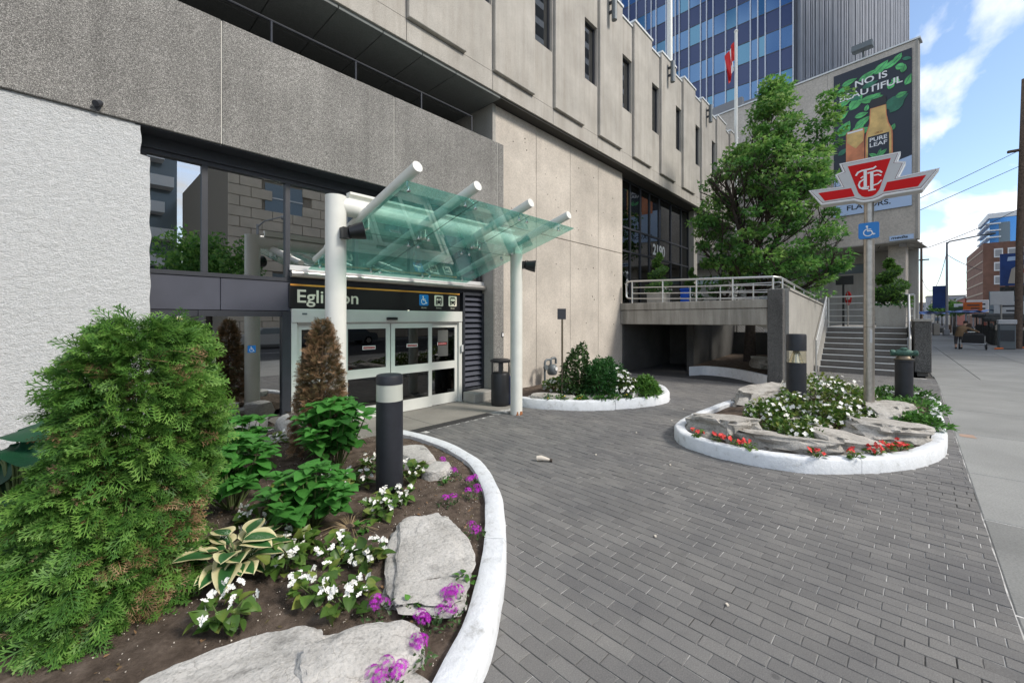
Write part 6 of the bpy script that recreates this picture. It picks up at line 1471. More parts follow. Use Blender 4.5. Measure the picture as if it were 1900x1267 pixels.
for i, (lab, x, y, nb) in enumerate([('red begonia at the driveway corner of the island kerb', 6.13,2.08,3), ('red begonia next along the island kerb', 6.07,1.78,7), ('red begonia before the long island slab', 6.02,1.55,5), ('small red begonia before the long island slab', 5.99,1.38,3), ('red begonia at the front of the island kerb', 6.17,0.70,4),
      ('red begonia before the grey slab rock', 6.48,0.38,5), ('dense red begonia near the island kerb bend', 6.80,0.20,8), ('brightest red begonia by the island kerb bend', 7.05,0.10,8), ('last red begonia below the wide tan slab', 7.28,-0.04,7)]):
    begonia(lab, x, y, 0.17, 0.09, 18, nb, 450+i, BLR, 0.038, 0.06, 0.09, 'begonia_leaf', 'red begonias along the island kerb', 'red_begonia')
verbena('single purple verbena on the island soil patch', 7.75, 1.82, 0.2, 2, 470, .05)
mound('shrub', 'dark green upright shrub by the thin sign post', (7.65,5.12,0.2), 0.40, 1.0, 1500, ovate_leaf(2,.4,.3,.2,.8,0,False,.6), 'bush_dark', 0.085, 500, grp='shrubs in the wall bed', squash=0.9)
mound('shrub', 'mid green feathery shrub in the middle of wall bed', (7.88,4.70,0.2), 0.42, 0.70, 2200, simple_leaf(.25,.2), 'bush_mid', 0.085, 501, grp='shrubs in the wall bed')
mound('shrub', 'mid green shrub behind the white begonias in wall bed', (8.6,4.95,0.2), 0.42, 0.78, 1500, simple_leaf(.25,.2), 'bush_mid', 0.09, 502, grp='shrubs in the wall bed')
mound('white_begonia', 'white begonia mound between the wall-bed shrubs', (8.25,4.48,0.2), 0.40, 0.48, 700, ovate_leaf(2,.4,.3,.25,.8,0,False,.6), 'begonia_leaf', 0.08, 503, 150, 'petal_white', 0.042, cat='flower')
mound('shrub', 'pale green feathery plant spilling over the wall-bed kerb', (8.72,4.10,0.2), 0.40, 0.36, 1800, simple_leaf(.22,.3), 'bush_light', 0.09, 504, grp='shrubs in the wall bed', squash=0.8)
mound('white_begonia', 'white begonia clump at the gas meter', (7.85,5.9,0.2), 0.30, 0.24, 320, ovate_leaf(2,.4,.3,.25,.8,0,False,.6), 'begonia_leaf', 0.08, 505, 40, 'petal_white', 0.045, cat='flower')
mound('white_begonia', 'white begonia clump just behind the thin sign post', (7.55,5.35,0.2), 0.22, 0.2, 260, ovate_leaf(2,.4,.3,.25,.8,0,False,.6), 'begonia_leaf', 0.075, 506, 30, 'petal_white', 0.042, cat='flower')
for i, (x, y) in enumerate([(6.85,5.35),(7.0,5.1),(7.25,4.8),(7.5,4.5),(7.75,4.32),(8.0,4.2)]):
    mound('ground_cover', ['yellowish low ground cover beside the flat rock at the column', 'second low ground cover patch from the white column', 'low ground cover patch at the sign post foot', 'low ground cover patch before the dark shrub', 'low ground cover patch before the feathery shrub', 'low ground cover patch nearest the spilling pale plant'][i], (x, y, 0.17), 0.14, 0.09, 130, simple_leaf(.3,.2), 'ivy_leaf', 0.06, 520+i, 6, 'petal_yellow', 0.02, 'low ground cover along the wall bed kerb', 'plant')

# ------------------------------------------------------------------ the street tree
tr = thing('street_tree', 'leafy green tree growing from the well behind the bridge', 'tree', (17.5, 4.05, 0.3))
rng = random.Random(21); trunk = MB(); tips = []
ZZ = [2.2,2.9,3.7,5.2,6.4,7.0,7.6,8.2,8.9,9.8,10.7]; HW = [1.2,2.0,2.3,2.4,2.4,2.2,1.65,1.15,0.8,0.55,0.2]; OY = [-0.5,-0.55,-0.5,-0.45,-0.4,-0.4,-0.35,-0.4,-0.7,-0.8,-0.85]
def in_crown(q):
    w_ = float(np.interp(q.z, ZZ, HW))*0.97; cy = 4.05 + float(np.interp(q.z, ZZ, OY))
    return q.z < 10.5 and ((q.y-cy)/w_)**2 + ((q.x-17.5)/w_)**2 < 1.0
def grow(p, d, L, r, lev):
    n = 4; pts = [p]; rad = [r]; q = p.copy(); dd = d.copy()
    for i in range(n):
        dd = (dd + Vector((rng.gauss(0,.10), rng.gauss(0,.10), rng.gauss(0.05,.06)))).normalized(); q2 = q + dd*(L/n)
        if lev > 1 and not in_crown(q2): break
        if lev == 1 and q2.z > 2.6 and not in_crown(q2): break
        q = q2; pts.append(q.copy()); rad.append(r*(1-0.5*(i+1)/n))
        if lev >= 2: tips.append((q.copy(), dd.copy(), lev))
    if len(pts) < 2: return
    n = len(pts)-1
    trunk.path(pts, rad, 8 if lev < 2 else 5, False)
    if lev >= 4: return
    m = {0: 0, 1: 6, 2: 4, 3: 3}[lev]
    for k in range(m):
        t_ = rng.uniform(0.3, 1.0); j = min(n-1, int(t_*n)); pp = pts[j].lerp(pts[j+1], t_*n-j)
        az = rng.uniform(0, 6.28); el = rng.uniform(-0.05, 0.85); nd = Vector((math.cos(az)*math.cos(el), math.sin(az)*math.cos(el), math.sin(el)))
        nd = (nd*0.85 + dd*0.55 + Vector((-0.05,-0.18,0.05))).normalized()
        grow(pp, nd, L*rng.uniform(0.5, 0.75), r*0.42, lev+1)
TB = Vector((17.5, 4.05, 0.25))
trunk.path([TB, TB+Vector((0.02,-.02,1.2)), TB+Vector((-.03,-.05,2.4)), TB+Vector((0.05,-.1,3.6))], [0.22,0.17,0.15,0.13], 12)
for (h0, az, el, L) in [(1.9,-1.6,0.35,2.7),(2.0,1.5,0.25,2.2),(2.2,0.2,0.4,2.4),(2.3,3.2,0.4,2.4),(2.6,-1.0,0.7,3.2),(2.8,1.9,0.65,2.8),(3.0,-2.2,0.9,3.6),(3.2,2.6,1.0,3.4),(3.3,0.8,1.05,3.6),(3.5,-1.5,1.25,4.6),(3.5,-1.9,0.8,4.0),(3.5,-0.6,1.3,4.8),(3.5,2.0,1.45,4.6),(2.4,-2.4,0.2,2.2),(2.1,2.3,0.15,2.0)]:
    grow(TB + Vector((0.02, -0.08, h0)), Vector((math.cos(az)*math.cos(el), math.sin(az)*math.cos(el), math.sin(el))), L, 0.075, 1)
trunk.build('trunk', 'bark', tr, True)
P_ = np.array([t_[0] for t_ in tips]); D_ = np.array([t_[1] for t_ in tips])
# crown envelope in (height): half-width, and centre offset along y, so the outline follows the photograph's tree
zz = np.array(ZZ); hw = np.array(HW); oy = np.array(OY)
ok = []
for i, p in enumerate(P_):
    if p[2] < 2.1 or p[2] > 10.7: continue
    w_ = np.interp(p[2], zz, hw); cy = 4.05 + np.interp(p[2], zz, oy)
    if ((p[1]-cy)/w_)**2 + ((p[0]-17.5)/(w_*0.95))**2 < 1.0: ok.append(i)
P_, D_ = P_[ok], D_[ok]
nr = np.random.default_rng(3); N = 23000
# fill the envelope with clumps round the twig ends, plus free clumps so the crown closes where the photograph's does
M0 = 165; cl = [(17.5+0.25*math.sin(k*5), 4.05-1.95-0.028*k+0.18*math.sin(k*3), 6.5+0.17*k) for k in range(18)]
while len(cl) < M0:
    z = nr.uniform(2.2, 10.6); w_ = np.interp(z, zz, hw); a = nr.uniform(0, 6.28); r = w_*math.sqrt(nr.uniform(0.12, 1.0))
    cl.append((17.5+0.95*r*math.cos(a), 4.05+np.interp(z, zz, oy)+r*math.sin(a), z))
cl = np.array(cl); idx = nr.integers(0, len(P_), 150) if len(P_) else np.array([], int)
cc = np.concatenate([cl, P_[idx]]) if len(P_) else cl
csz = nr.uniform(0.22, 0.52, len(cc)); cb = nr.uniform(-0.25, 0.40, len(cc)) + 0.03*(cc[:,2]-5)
ci = nr.integers(0, len(cc), N); d = nr.normal(size=(N,3)); d /= np.linalg.norm(d, axis=1, keepdims=True)
pos = cc[ci] + d*(csz[ci]*nr.uniform(0.3, 1.0, N)**0.6)[:,None]*[1,1,0.42]
fw = d + 0.5*nr.normal(size=(N,3)) + [0, -0.5, -0.05]
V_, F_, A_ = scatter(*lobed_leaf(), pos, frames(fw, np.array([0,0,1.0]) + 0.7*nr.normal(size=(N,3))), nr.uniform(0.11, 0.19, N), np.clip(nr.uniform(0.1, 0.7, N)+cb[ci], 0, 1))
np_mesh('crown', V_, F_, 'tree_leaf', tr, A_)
tw = MB()
for i in range(0, 165, 3):
    a_ = TB + Vector((0, -0.3, max(1.5, (cl[i][2]-0.3)*0.72))); b_ = Vector(cl[i]); mid = a_.lerp(b_, 0.5) + Vector((0,0,-0.15))
    tw.path([a_, mid, b_], [0.022, 0.014, 0.006], 5, False)
tw.build('branches', 'bark', tr)
# ------------------------------------------------------------------ person pushing a cart along the sidewalk
PB = Vector((38.0, -2.86, 0))
pr = thing('person', 'person in brown jacket and dark trousers bending over a wheeled black cart', 'person', tuple(PB))
def skin_body(name, verts, edges, radii, parent, mats, pick):
    me = bpy.data.meshes.new(name); base = root_loc(parent)
    me.from_pydata([tuple(Vector(v)-base) for v in verts], edges, []); o = bpy.data.objects.new(name, me); COL.objects.link(o); o.parent = parent
    o.modifiers.new('skin', 'SKIN'); o.modifiers.new('sub', 'SUBSURF').render_levels = 2; o.modifiers['sub'].levels = 2
    if not me.skin_vertices: me.skin_vertices.new()
    for i, r in enumerate(radii): me.skin_vertices[0].data[i].radius = (r, r) if not isinstance(r, tuple) else r
    me.skin_vertices[0].data[0].use_root = True
    dg = bpy.context.evaluated_depsgraph_get(); ev = o.evaluated_get(dg); nm = bpy.data.meshes.new_from_object(ev)
    o.modifiers.clear(); o.data = nm; nm.materials.clear()
    for m_ in mats: nm.materials.append(M[m_])
    for p in nm.polygons: p.material_index = pick(Vector(p.center)+base); p.use_smooth = True
    return o
def P(dx, dy, z): return (PB.x+dx, PB.y+dy, z)
bv = [P(0,0,0.90), P(0.03,-0.06,1.12), P(0.08,-0.16,1.34), P(0.12,-0.22,1.42), P(0.16,-0.27,1.50), P(0.22,-0.31,1.62),
      P(0.05,-0.02,1.37), P(0.22,-0.10,1.17), P(0.32,-0.36,1.06), P(0.34,-0.44,1.03),
      P(0.10,-0.36,1.34), P(0.16,-0.60,1.22), P(0.24,-0.82,1.10), P(0.26,-0.90,1.07),
      P(0,0.09,0.84), P(0.06,0.12,0.48), P(-0.10,0.12,0.09), P(0.10,0.12,0.04),
      P(0,-0.09,0.84), P(0.14,-0.10,0.48), P(0.05,-0.12,0.09), P(0.26,-0.12,0.04), P(0.23,-0.32,1.70)]
be = [(0,1),(1,2),(2,3),(3,4),(4,5),(5,22),(2,6),(6,7),(7,8),(8,9),(2,10),(10,11),(11,12),(12,13),(0,14),(14,15),(15,16),(16,17),(0,18),(18,19),(19,20),(20,21)]
brd = [(0.19,0.15),(0.19,0.14),(0.19,0.13),0.09,0.062,0.095,0.085,0.065,0.05,0.045,0.085,0.065,0.05,0.045,0.11,0.075,0.055,0.05,0.11,0.075,0.055,0.05,0.08]
def pk(c):
    if c.z > 1.50 and c.x > PB.x+0.08: return 2
    if c.z > 0.80:
        return 2 if ((c - Vector(P(0.34,-0.44,1.03))).length < 0.07 or (c - Vector(P(0.26,-0.90,1.07))).length < 0.07) else 0
    return 1 if c.z > 0.32 or c.z < 0.12 else 2
skin_body('body', bv, be, brd, pr, ['jacket_brown', 'trousers_dark', 'skin'], pk)
MB().lathe(P(0.215,-0.315,1.66), [(0.10,-0.03),(0.118,0.02),(0.105,0.08),(0.06,0.115),(0.01,0.125)], 14).build('hair', 'hair_dark', pr, True)
CB = Vector((38.35, -3.45, 0))
ct = thing('cart', 'black fabric handcart on two wheels pushed by the bending person', 'cart', tuple(CB))
MB().cbox(CB.x-0.3, CB.x+0.3, CB.y-0.52, CB.y+0.52, 0.30, 1.0, 0.10).build('fabric_box', 'bag_black', ct)
MB().path([(CB.x-0.32,CB.y+0.5,0.12),(CB.x-0.34,CB.y+0.5,0.85)], .02, 6).path([(CB.x-0.32,CB.y-0.5,0.12),(CB.x-0.34,CB.y-0.5,0.85)], .02, 6).path([(CB.x-0.34,CB.y+0.55,0.36),(CB.x-0.34,CB.y-0.55,0.36)], .022, 6).path([(CB.x-0.1,CB.y+0.5,0.9),(CB.x+0.0,CB.y+0.55,1.08),(CB.x+0.0,CB.y-0.3,1.08)], .02, 6).build('frame', 'rail_steel', ct, True)
for s_ in (1, -1): MB().lathe((CB.x-0.3, CB.y+s_*0.56, 0.19), [(0.05,-0.02),(0.19,-0.025),(0.19,0.025),(0.05,0.02)], 20, (0,1,0)).build('wheel', 'bag_black', ct, True)

# ------------------------------------------------------------------ street furniture and far street
up = thing('utility_pole', 'thick brown wooden utility pole at the right edge of the street', 'utility pole', (41.0, -5.65, 0))
MB().path([(41.0,-5.65,0),(41.0,-5.72,7),(41.0,-5.92,17)], [0.18,0.17,0.14], 14).build('pole', 'wood_pole', up, True)
MB().cbox(40.9, 41.1, -6.6, -5.2, 12.5, 12.65, 0.02).build('cross_arm', 'wood_pole', up)
sl_ = thing('street_lamp', 'grey street lamp with long arm over the sidewalk', 'street lamp', (80, -4.95, 0))
MB().path([(80,-4.95,0),(80,-4.95,12.2)], [0.16,0.10], 12).build('pole', 'far_grey', sl_, True)
MB().path([(80,-4.95,12.0),(80,-5.2,12.25),(80,-8.3,12.75)], [.10,.09,.08], 8).build('arm', 'meter_grey', sl_, True)
MB().lathe((80,-8.3,12.72), [(0.05,0),(0.17,0.15),(0.2,0.5),(0.12,0.85),(0.03,0.95)], 10, (0,-1,0.08)).build('lamp_head', 'meter_grey', sl_, True)
bnr = MB().cbox(79.97, 80.03, -4.85, -3.6, 3.4, 6.4, 0.01).build('street_banner', 'banner_blue', loc=(80,-4.2,3.4)); tag(bnr, 'dark blue vertical banner hanging from the street lamp', 'banner')
p2_ = thing('utility_pole', 'thin distant wooden pole beside the concrete building edge', 'utility pole', (95, -3.0, 0))
MB().path([(95,-3.0,0),(95,-3.0,14.5)], [0.2,0.14], 10).build('pole', 'wood_pole', p2_, True); MB().box(94.95, 95.05, -3.9, -2.1, 11.5, 11.7).build('cross_arm', 'wood_pole', p2_)
def wire(lab, pts, r=0.018, sag=0.0, n=14):
    a, b_ = Vector(pts[0]), Vector(pts[-1]); out = []
    if len(pts) == 2:
        for i in range(n+1): q = a.lerp(b_, i/n); q.z -= sag*4*(i/n)*(1-i/n); out.append(q)
    else: out = [Vector(p) for p in pts]
    tag(MB().path(out, r, 5).build('overhead_wire', 'wire', loc=tuple(a)), lab, 'wire', 'overhead wires')
wire('uppermost overhead wire running from utility pole to concrete building', [(41,-5.8,12.6),(27.4,2.7,6.0)], 0.018, 0.05)
wire('second overhead wire with a bend below the uppermost one', [(41,-5.8,11.6),(34.0,-1.1,8.3),(27.4,2.7,5.75)], 0.018)
wire('short slack wire dropping from the bent wire to the soffit lamp', [(33.6,-0.9,8.1),(30.0,0.3,6.4),(29.0,0.7,5.6)], 0.014)
wire('lowest overhead wire reaching the saw-tooth facade', [(41,-5.75,8.9),(30.5,-1.2,5.6)], 0.018, 0.12)
wire('drooping cable looped between street lamp and distant pole', [(80,-4.9,10.6),(95,-3.0,9.0)], 0.03, 3.6)
wire('cable stretched from the street lamp towards the brick building', [(80,-4.9,10.6),(70,-7.0,7.4)], 0.03, 0.2)
for i, (x, y, z0, sx_, sy_, h_, mt, lab) in enumerate([(76,-6.9,2.9,1.5,1.6,1.1,'orange_plastic','orange sign board above the tarpaulin stalls'), (90,-7.4,2.9,1.5,2.2,1.3,'sign_white','white shop sign above the tarpaulin stalls'), (84,-6.4,2.6,1.5,1.8,1.0,'bush_goods','green shop sign above the tarpaulin stalls'), (100,-9.6,3.0,1.5,2.4,2.0,'sign_white','larger white shop sign near the brick block'), (96,-8.4,2.8,1.5,1.2,1.6,'far_red','red shop sign near the brick block'), (62,-8.0,2.3,1.5,2.0,1.3,'sign_grey','pale grey hoarding beside the dark stalls')]):
    t = thing('shop_sign', lab, 'sign', (x, y, 0), 'shop signs down the street')
    MB().cbox(x, x+0.15, y-sy_/2, y+sy_/2, z0, z0+h_, 0.03).build('board', mt, t); MB().box(x+0.16, x+0.24, y-sy_*0.4, y-sy_*0.4+0.1, 0, z0+h_*0.8).box(x+0.16, x+0.24, y+sy_*0.4-0.1, y+sy_*0.4, 0, z0+h_*0.8).build('posts', 'far_grey', t)
    for k in range(2): MB().box(x-0.02, x-0.003, y-sy_*0.35, y+sy_*(0.1+0.2*k), z0+h_*(0.25+0.35*k), z0+h_*(0.38+0.35*k)).build('stripe', 'charcoal_metal' if mt != 'far_red' else 'sign_white', t)
# brick office block
bb_ = thing('brick_building', 'brown brick office block with pale bands and square windows', 'building', (160, -18, 0))
MB().box(150, 182, -40, -15.3, 0, 20.2).build('wall', 'red_brick', bb_)
for k in range(7): MB().box(149.9+0.3, 182, -15.29, -15.2, 3+k*2.55, 3.3+k*2.55).build('band', 'brick_band', bb_)
MB().box(149.85, 149.99, -40, -16.2, 1.5, 8.6).build('dark_front', 'far_glass', bb_)
for r_ in range(3):
    for c_ in range(7):
        w_ = MB().box(149.9, 149.99, -18.4-c_*2.1, -17.0-c_*2.1, 10.2+r_*3.2, 12.3+r_*3.2).build('window', 'sign_white', bb_); MB().box(149.86, 149.895, -18.2-c_*2.1, -17.2-c_*2.1, 10.5+r_*3.2, 12.0+r_*3.2).build('pane', 'far_grey', w_)
bt = thing('blue_glass_tower', 'distant blue glass tower with curved balconies behind the brick block', 'tower', (270, -38, 0))
MB().box(262, 290, -60, -28.5, 0, 44).build('body', 'far_blue_glass', bt)
for k in range(14): MB().box(261, 290, -31.5, -27.6, 5+k*2.8, 5.5+k*2.8).build('balcony', 'balcony_white', bt)
MB().box(261.5, 290, -60, -28, 44, 46).build('crown', 'balcony_white', bt)
for k in range(5): MB().box(261.8, 261.95, -58+k*6, -55+k*6, 4, 42).build('pane_strip', 'far_glass', bt)
ad = thing('street_billboard', 'blue street billboard with pale shape on a dark stand', 'billboard', (112, -15, 6))
MB().box(112, 112.3, -17.2, -13.4, 7.8, 13.4).build('board', 'banner_blue', ad)
MB().prism([(0.9,0.3),(2.6,0.2),(3.6,1.4),(3.5,2.9),(2.3,3.6),(1.3,2.8)], (111.98,-13.4,7.9), EXW, EYW, 0.02).build('print_shape', 'far_beige', ad)
MB().prism([(2.0,2.3),(2.6,2.0),(3.3,2.4),(2.7,2.8)], (111.95,-13.4,7.9), EXW, EYW, 0.02).build('print_detail', 'sticker_red', ad)
MB().prism([(0.8,4.2),(2.9,4.3),(2.8,5.0),(0.9,4.9)], (111.98,-13.4,7.9), EXW, EYW, 0.02).build('print_caption', 'print_sky', ad)
MB().box(112.05, 112.25, -16, -15.6, 0, 7.8).box(112.05, 112.25, -14.4, -14.0, 0, 7.8).box(112, 112.3, -17.2, -13.4, 6.0, 7.6).build('stand', 'dark_stall', ad)
# stalls, barriers and boxes down the sidewalk
rg = random.Random(4)
for i, (x, y, w_, mt, lab) in enumerate([(70,-4.6,5.5,'tarp_blue','blue tarpaulin roof beside the street lamp'), (84,-3.4,5.0,'tarp_blue','blue tarpaulin roof nearest the concrete building'), (62,-6.4,4.0,'tarp_blue','blue tarpaulin roof before the brick building')]):
    t = thing('tarpaulin_stall', lab, 'stall', (x, y, 0), 'blue tarpaulin stalls')
    V = []; F = []; n1 = 10
    for a in range(n1+1):
        for b_ in range(5): V.append((x+b_*0.9, y-w_/2+w_*a/n1, 2.75+0.3*mnoise.noise(Vector((a*.7+i*9, b_*.9, 1)))))
    for a in range(n1):
        for b_ in range(4): q = a*5+b_; F.append((q, q+1, q+6, q+5))
    MB().add(V, F).build('roof', mt, t, True)
    for a in (0, 1):
        MB().box(x, x+0.06, y-w_/2+a*(w_-0.06), y-w_/2+a*(w_-0.06)+0.06, 0, 2.6).build('post', 'dark_stall', t)
    for k in range(6): MB().cbox(x+0.3, x+2.0, y-w_/2+0.2+k*w_/6.5, y-w_/2+k*w_/6.5+w_/7.5, 0.0, 0.7+0.35*((k*5+i) % 3), 0.06).build('goods', ['far_beige','wood_pole','interior_mid','far_grey'][(k+i) % 4], t)
for i, (x, y, sx_, sy_, h_, mt, lab) in enumerate([(47,-5.9,3.2,1.5,2.0,'dark_stall','dark covered stall beside the sidewalk past the person'), (52,-6.2,3.5,1.6,2.3,'dark_stall','taller dark covered stall behind the first one'), (58,-6.6,4,2.0,2.4,'dark_stall','farthest dark covered stall before the tarpaulins'), (47.5,-7.9,3.5,1.5,1.6,'dark_stall','dark crates piled by the utility pole')]):
    t = thing('covered_stall', lab, 'stall', (x, y, 0), 'dark covered stalls')
    MB().cbox(x-sx_/2, x+sx_/2, y-sy_/2, y+sy_/2, 0.0, h_*0.55, 0.06).build('base', mt, t)
    MB().cbox(x-sx_/2-.2, x+sx_/2+.2, y-sy_/2-.2, y+sy_/2+.2, h_*0.86, h_, 0.05).build('roof', 'terrace_dark', t)
    for a in (-1, 1):
        for b_ in (-1, 1): MB().box(x+a*sx_*0.46-.04, x+a*sx_*0.46+.04, y+b_*sy_*0.46-.04, y+b_*sy_*0.46+.04, h_*0.55, h_*0.86).build('post', 'interior_mid', t)
    for k in range(5): MB().cbox(x-sx_/2-.05, x-sx_/2+.35, y-sy_/2+.1+k*sy_/5, y-sy_/2+k*sy_/5+sy_/6, h_*.55, h_*.55+rg.uniform(.15,.35), 0.02).build('goods', rg.choice(['far_beige','far_red','interior_mid','bush_goods']), t)
sb = thing('street_sign_back', 'blank grey back of a street sign on a slim post', 'sign', (43, -5.25, 0))
MB().cbox(43, 43.03, -5.75, -4.7, 2.85, 3.75, 0.01).build('plate', 'sign_grey', sb); MB().tube((43.06,-5.2,0), (43.06,-5.2,3.7), 0.05, n=8).build('post', 'silver', sb, True)
nb_ = thing('newspaper_box', 'grey newspaper box standing beside the utility pole', 'newspaper box', (40, -5.05, 0))
MB().cbox(39.9, 40.5, -5.42, -4.72, 0.0, 1.55, 0.04).build('body', 'meter_grey', nb_); MB().cbox(39.86, 40.5, -5.46, -4.68, 1.56, 1.85, 0.03).build('header', 'sign_grey', nb_); MB().box(39.87, 39.9, -5.36, -4.78, 0.5, 1.2).build('door', 'charcoal_metal', nb_)
hs = MB().path([(39.2+0.3*k, -4.5-0.16*k+0.12*math.sin(k*1.3), 0.05) for k in range(18)], 0.05, 6).build('orange_hose', 'orange_plastic', loc=(39,-4.5,0)); tag(hs, 'orange hose lying on the sidewalk by the newspaper box', 'hose')
tl_ = thing('traffic_light', 'orange-yellow traffic light box in front of the brick block', 'traffic light', (95, -12, 0))
MB().tube((95,-11.8,0), (95,-11.8,5.6), 0.08, n=8).build('pole', 'far_grey', tl_, True); MB().cbox(94.8, 95.1, -12.3, -11.5, 4.2, 6.0, 0.05).build('head', 'orange_plastic', tl_)
# distant low buildings along the far street
for i, (x, y0, y1, h_, mt, lab) in enumerate([(190,-26,-15.6,8.5,'far_red','low red distant shopfront below the brick block'), (215,-24,-14.0,6.5,'far_beige','low beige distant shopfront'), (250,-24,-14.5,9.5,'far_grey','grey distant shopfront row'), (300,-26,-14.0,12,'far_beige','beige distant block down the street'), (360,-30,-14,16,'far_grey','pale grey distant block near the vanishing point'),
      (330,-2,16,15,'far_grey','grey distant block beyond the thin pole'), (250,-2.2,14,9,'far_beige','beige distant row beyond the concrete building'), (430,-40,10,14,'far_grey','hazy grey block closing the street')]):
    t = thing('distant_building', lab, 'building', (x, (y0+y1)/2, 0), 'distant buildings along the street')
    MB().box(x, x+22, y0, y1, 0, h_).build('wall', mt, t); MB().box(x-0.4, x+22.4, y0-.3, y1+.3, h_, h_+0.5).build('roof_edge', 'far_grey' if mt != 'far_grey' else 'far_beige', t)
    nwx = max(2, int((y1-y0)/3)); 
    for c_ in range(nwx):
        for r_ in range(max(1, int(h_/3.4))): MB().box(x-0.08, x+0.02, y0+1+c_*3, y0+2.6+c_*3, 1.2+r_*3.2, 2.9+r_*3.2).build('window', 'far_glass', t)
for i, (x, y, s_) in enumerate([(150,-10.5,2.2),(165,-11,2.6),(178,-10,2.4),(205,-10.5,2.8)]):
    t = thing('distant_tree', ['small street tree before the brick block', 'second small street tree down the road', 'third small street tree down the road', 'farthest small street tree down the road'][i], 'tree', (x, y, 0), 'distant street trees')
    MB().path([(x,y,0),(x,y,s_*1.6)], [.15,.08], 6).build('trunk', 'bark', t)
    nr2 = np.random.default_rng(i); n_ = 500; d = unit(n_); pos = np.array([x,y,s_*2])+d*s_*nr2.uniform(.4,1,(n_,1))*[1,1,.8]
    V_, F_, A_ = scatter(*simple_leaf(.4), pos, frames(unit(n_), unit(n_)), nr2.uniform(.4,.8,n_), nr2.uniform(0,.9,n_)); np_mesh('crown', V_, F_, 'bush_light', t, A_)

# ------------------------------------------------------------------ buildings across the street (seen mirrored in the windows)
sb2 = thing('stone_building', 'limestone block building across the street mirrored in the entrance windows', 'building', (18, -30, 0))
MB().box(8.6, 30, -44, -24.4, 0, 16).build('wall_core', 'stone_joint', sb2)
zc = 0.0; k = 0; VV = []; FF = []
stone = MB()
while zc < 15.9:
    h_ = 0.85; x = 8.55 + (0.8 if k % 2 else 0)
    xs2 = [8.55] if k % 2 == 0 else [8.55, 9.35]
    while xs2[-1] < 30: xs2.append(xs2[-1]+1.6)
    for a in range(len(xs2)-1):
        xa, xb = xs2[a]+.02, min(30, xs2[a+1])-.02
        inwin = any((wx < (xa+xb)/2 < wx+3.0) and (wz < zc+h_/2 < wz+2.4) for wx in (11.2, 16.8, 22.4) for wz in (3.4, 7.2, 11.0))
        if not inwin: stone.cbox(xa, xb, -24.4, -24.2, zc+.02, min(16, zc+h_)-.02, 0.02)
    zc += h_; k += 1
so_ = stone.build('stone_courses', 'stone_block', sb2); so_['kind'] = 'stuff'
for wx in (11.2, 16.8, 22.4):
    for wz in (3.4, 7.2, 11.0):
        w_ = MB().box(wx, wx+3.0, -24.36, -24.30, wz, wz+2.4).build('window', 'far_glass', sb2); MB().box(wx+1.45, wx+1.55, -24.29, -24.24, wz, wz+2.4).box(wx, wx+3, -24.29, -24.24, wz+1.15, wz+1.25).build('glazing_bar', 'balcony_white', w_)
MB().box(8.2, 30.4, -24.5, -23.9, 16, 16.6).build('cornice', 'stone_block', sb2)
def balcony_tower(lab, x0, x1, y, h_, fl, dep):
    t = thing('balcony_tower', lab, 'tower', ((x0+x1)/2, y-8, 0)); MB().box(x0, x1, y-18, y, 0, h_).build('body', 'far_glass', t)
    nb2 = int(h_/fl)
    for k in range(nb2):
        z = 2+k*fl
        for s_ in range(3):
            wx = (x1-x0)/3; xa = x0+s_*wx+0.3+(0.8 if k % 2 else 0); xb = xa+wx-1.6
            MB().box(xa, xb, y, y+dep, z, z+0.25).box(xa, xb, y+dep-.1, y+dep, z+0.25, z+1.15).build('balcony', 'balcony_white', t)
balcony_tower('white balconied tower mirrored in the window beside the stucco wall', -14, 8.4, -46, 37, 2.9, 1.8)
balcony_tower('white balconied tower mirrored in the narrow upper windows', 46, 92, -34, 80, 3.2, 2.2)
t = thing('far_sidewalk_tree', 'tree across the street mirrored in the entrance windows', 'tree', (5.6, -15.5, 0))
MB().path([(5.6,-15.5,0),(5.7,-15.5,2.4),(5.5,-15.5,4.2)], [.2,.16,.1], 10).build('trunk', 'bark', t, True)
nr2 = np.random.default_rng(77); n_ = 3800; d = unit(n_); cc2 = np.array([5.6,-15.5,5.2]) + unit(60)*[2.9,2.2,1.7]*nr2.uniform(.4,1,(60,1))
pos = cc2[nr2.integers(0,60,n_)] + d*nr2.uniform(.2,.8,(n_,1))
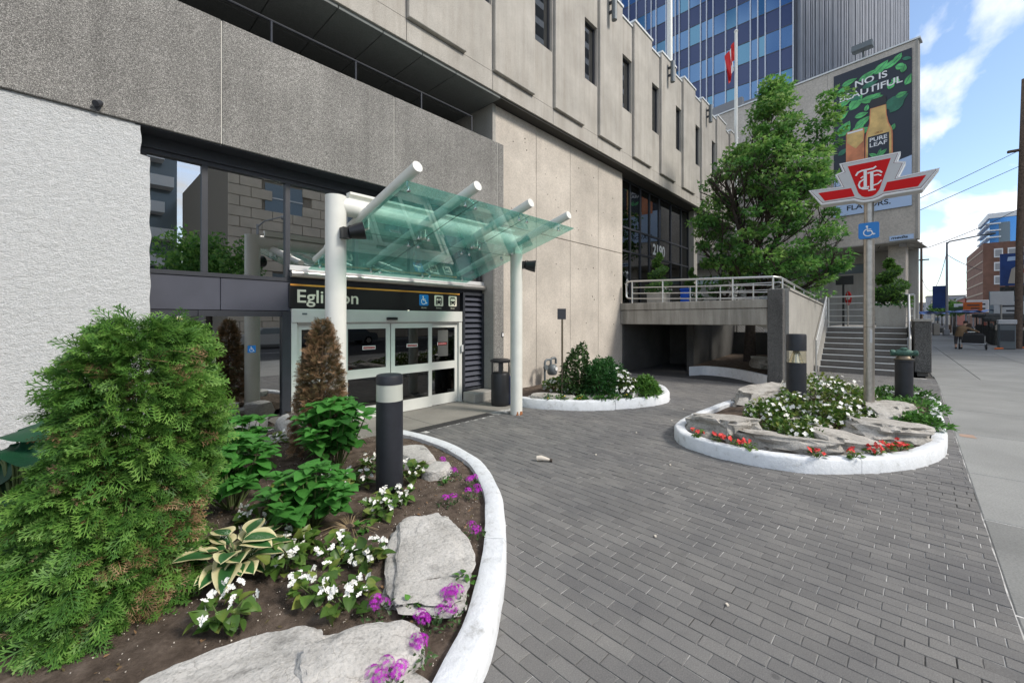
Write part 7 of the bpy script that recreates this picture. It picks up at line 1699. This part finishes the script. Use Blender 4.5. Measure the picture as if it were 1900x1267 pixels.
V_, F_, A_ = scatter(*lobed_leaf(), pos, frames(unit(n_), unit(n_)), nr2.uniform(.2,.34,n_), nr2.uniform(0.1,.9,n_)); np_mesh('crown', V_, F_, 'tree_leaf', t, A_)
t = thing('street_lamp', 'street lamp across the road mirrored in the entrance windows', 'street lamp', (9.6, -20.5, 0))
MB().path([(9.6,-20.5,0),(9.6,-20.5,9)], [.13,.08], 10).path([(9.6,-20.5,8.8),(9.9,-19.9,9.2),(10.6,-18.6,9.4)], [.06,.05,.05], 8).build('pole', 'far_grey', t, True)
MB().lathe((10.6,-18.6,9.35), [(0.05,0),(0.15,0.1),(0.16,0.4),(0.05,0.6)], 10, (0.5,0.9,0)).build('lamp_head', 'far_grey', t, True)
structure(MB().box(-40, 330, -24.1, -19.6, -0.155, -0.005).build('far_sidewalk', 'slab_concrete'))
# parked cars across the road (mirrored in the doors)
def car(x, y, mat, lab):
    t = thing('parked_car', lab, 'car', (x, y, -0.15), 'cars parked across the road'); z = -0.15
    sidep = [(-2.15,0.35),(-2.2,0.65),(-1.95,0.88),(-1.15,0.98),(-0.55,1.42),(0.75,1.45),(1.45,1.0),(2.1,0.9),(2.2,0.6),(2.15,0.32)]
    MB().prism(sidep, (x, y+0.85, z), (1,0,0), (0,0,1), 1.7).build('body', mat, t, 30)
    MB().prism([(-1.05,1.0),(-0.5,1.38),(0.7,1.40),(1.3,1.02)], (x, y+0.865, z), (1,0,0), (0,0,1), 1.73).build('windows', 'far_glass', t)
    for a in (-1.35, 1.35):
        for s_ in (-0.8, 0.8): w_ = MB().lathe((x+a, y+s_, z+0.33), [(0.33,-0.1),(0.33,0.1)], 18, (0,1,0)).build('wheel', 'bag_black', t, True); MB().lathe((x+a, y+s_*1.06, z+0.33), [(0.19,-0.07),(0.19,0.07)], 14, (0,1,0)).build('rim', 'silver', w_, True)
    for s_ in (-0.6, 0.6): MB().lathe((x-2.18, y+s_, z+0.66), [(0.1,-0.03),(0.1,0.03)], 12, (1,0,0)).build('headlight', 'sign_white', t, True)
car(9.5, -17.8, 'car_silver', 'silver car parked across the road mirrored in the doors'); car(15.2, -17.8, 'meter_grey', 'dark grey car parked across the road mirrored in the doors')
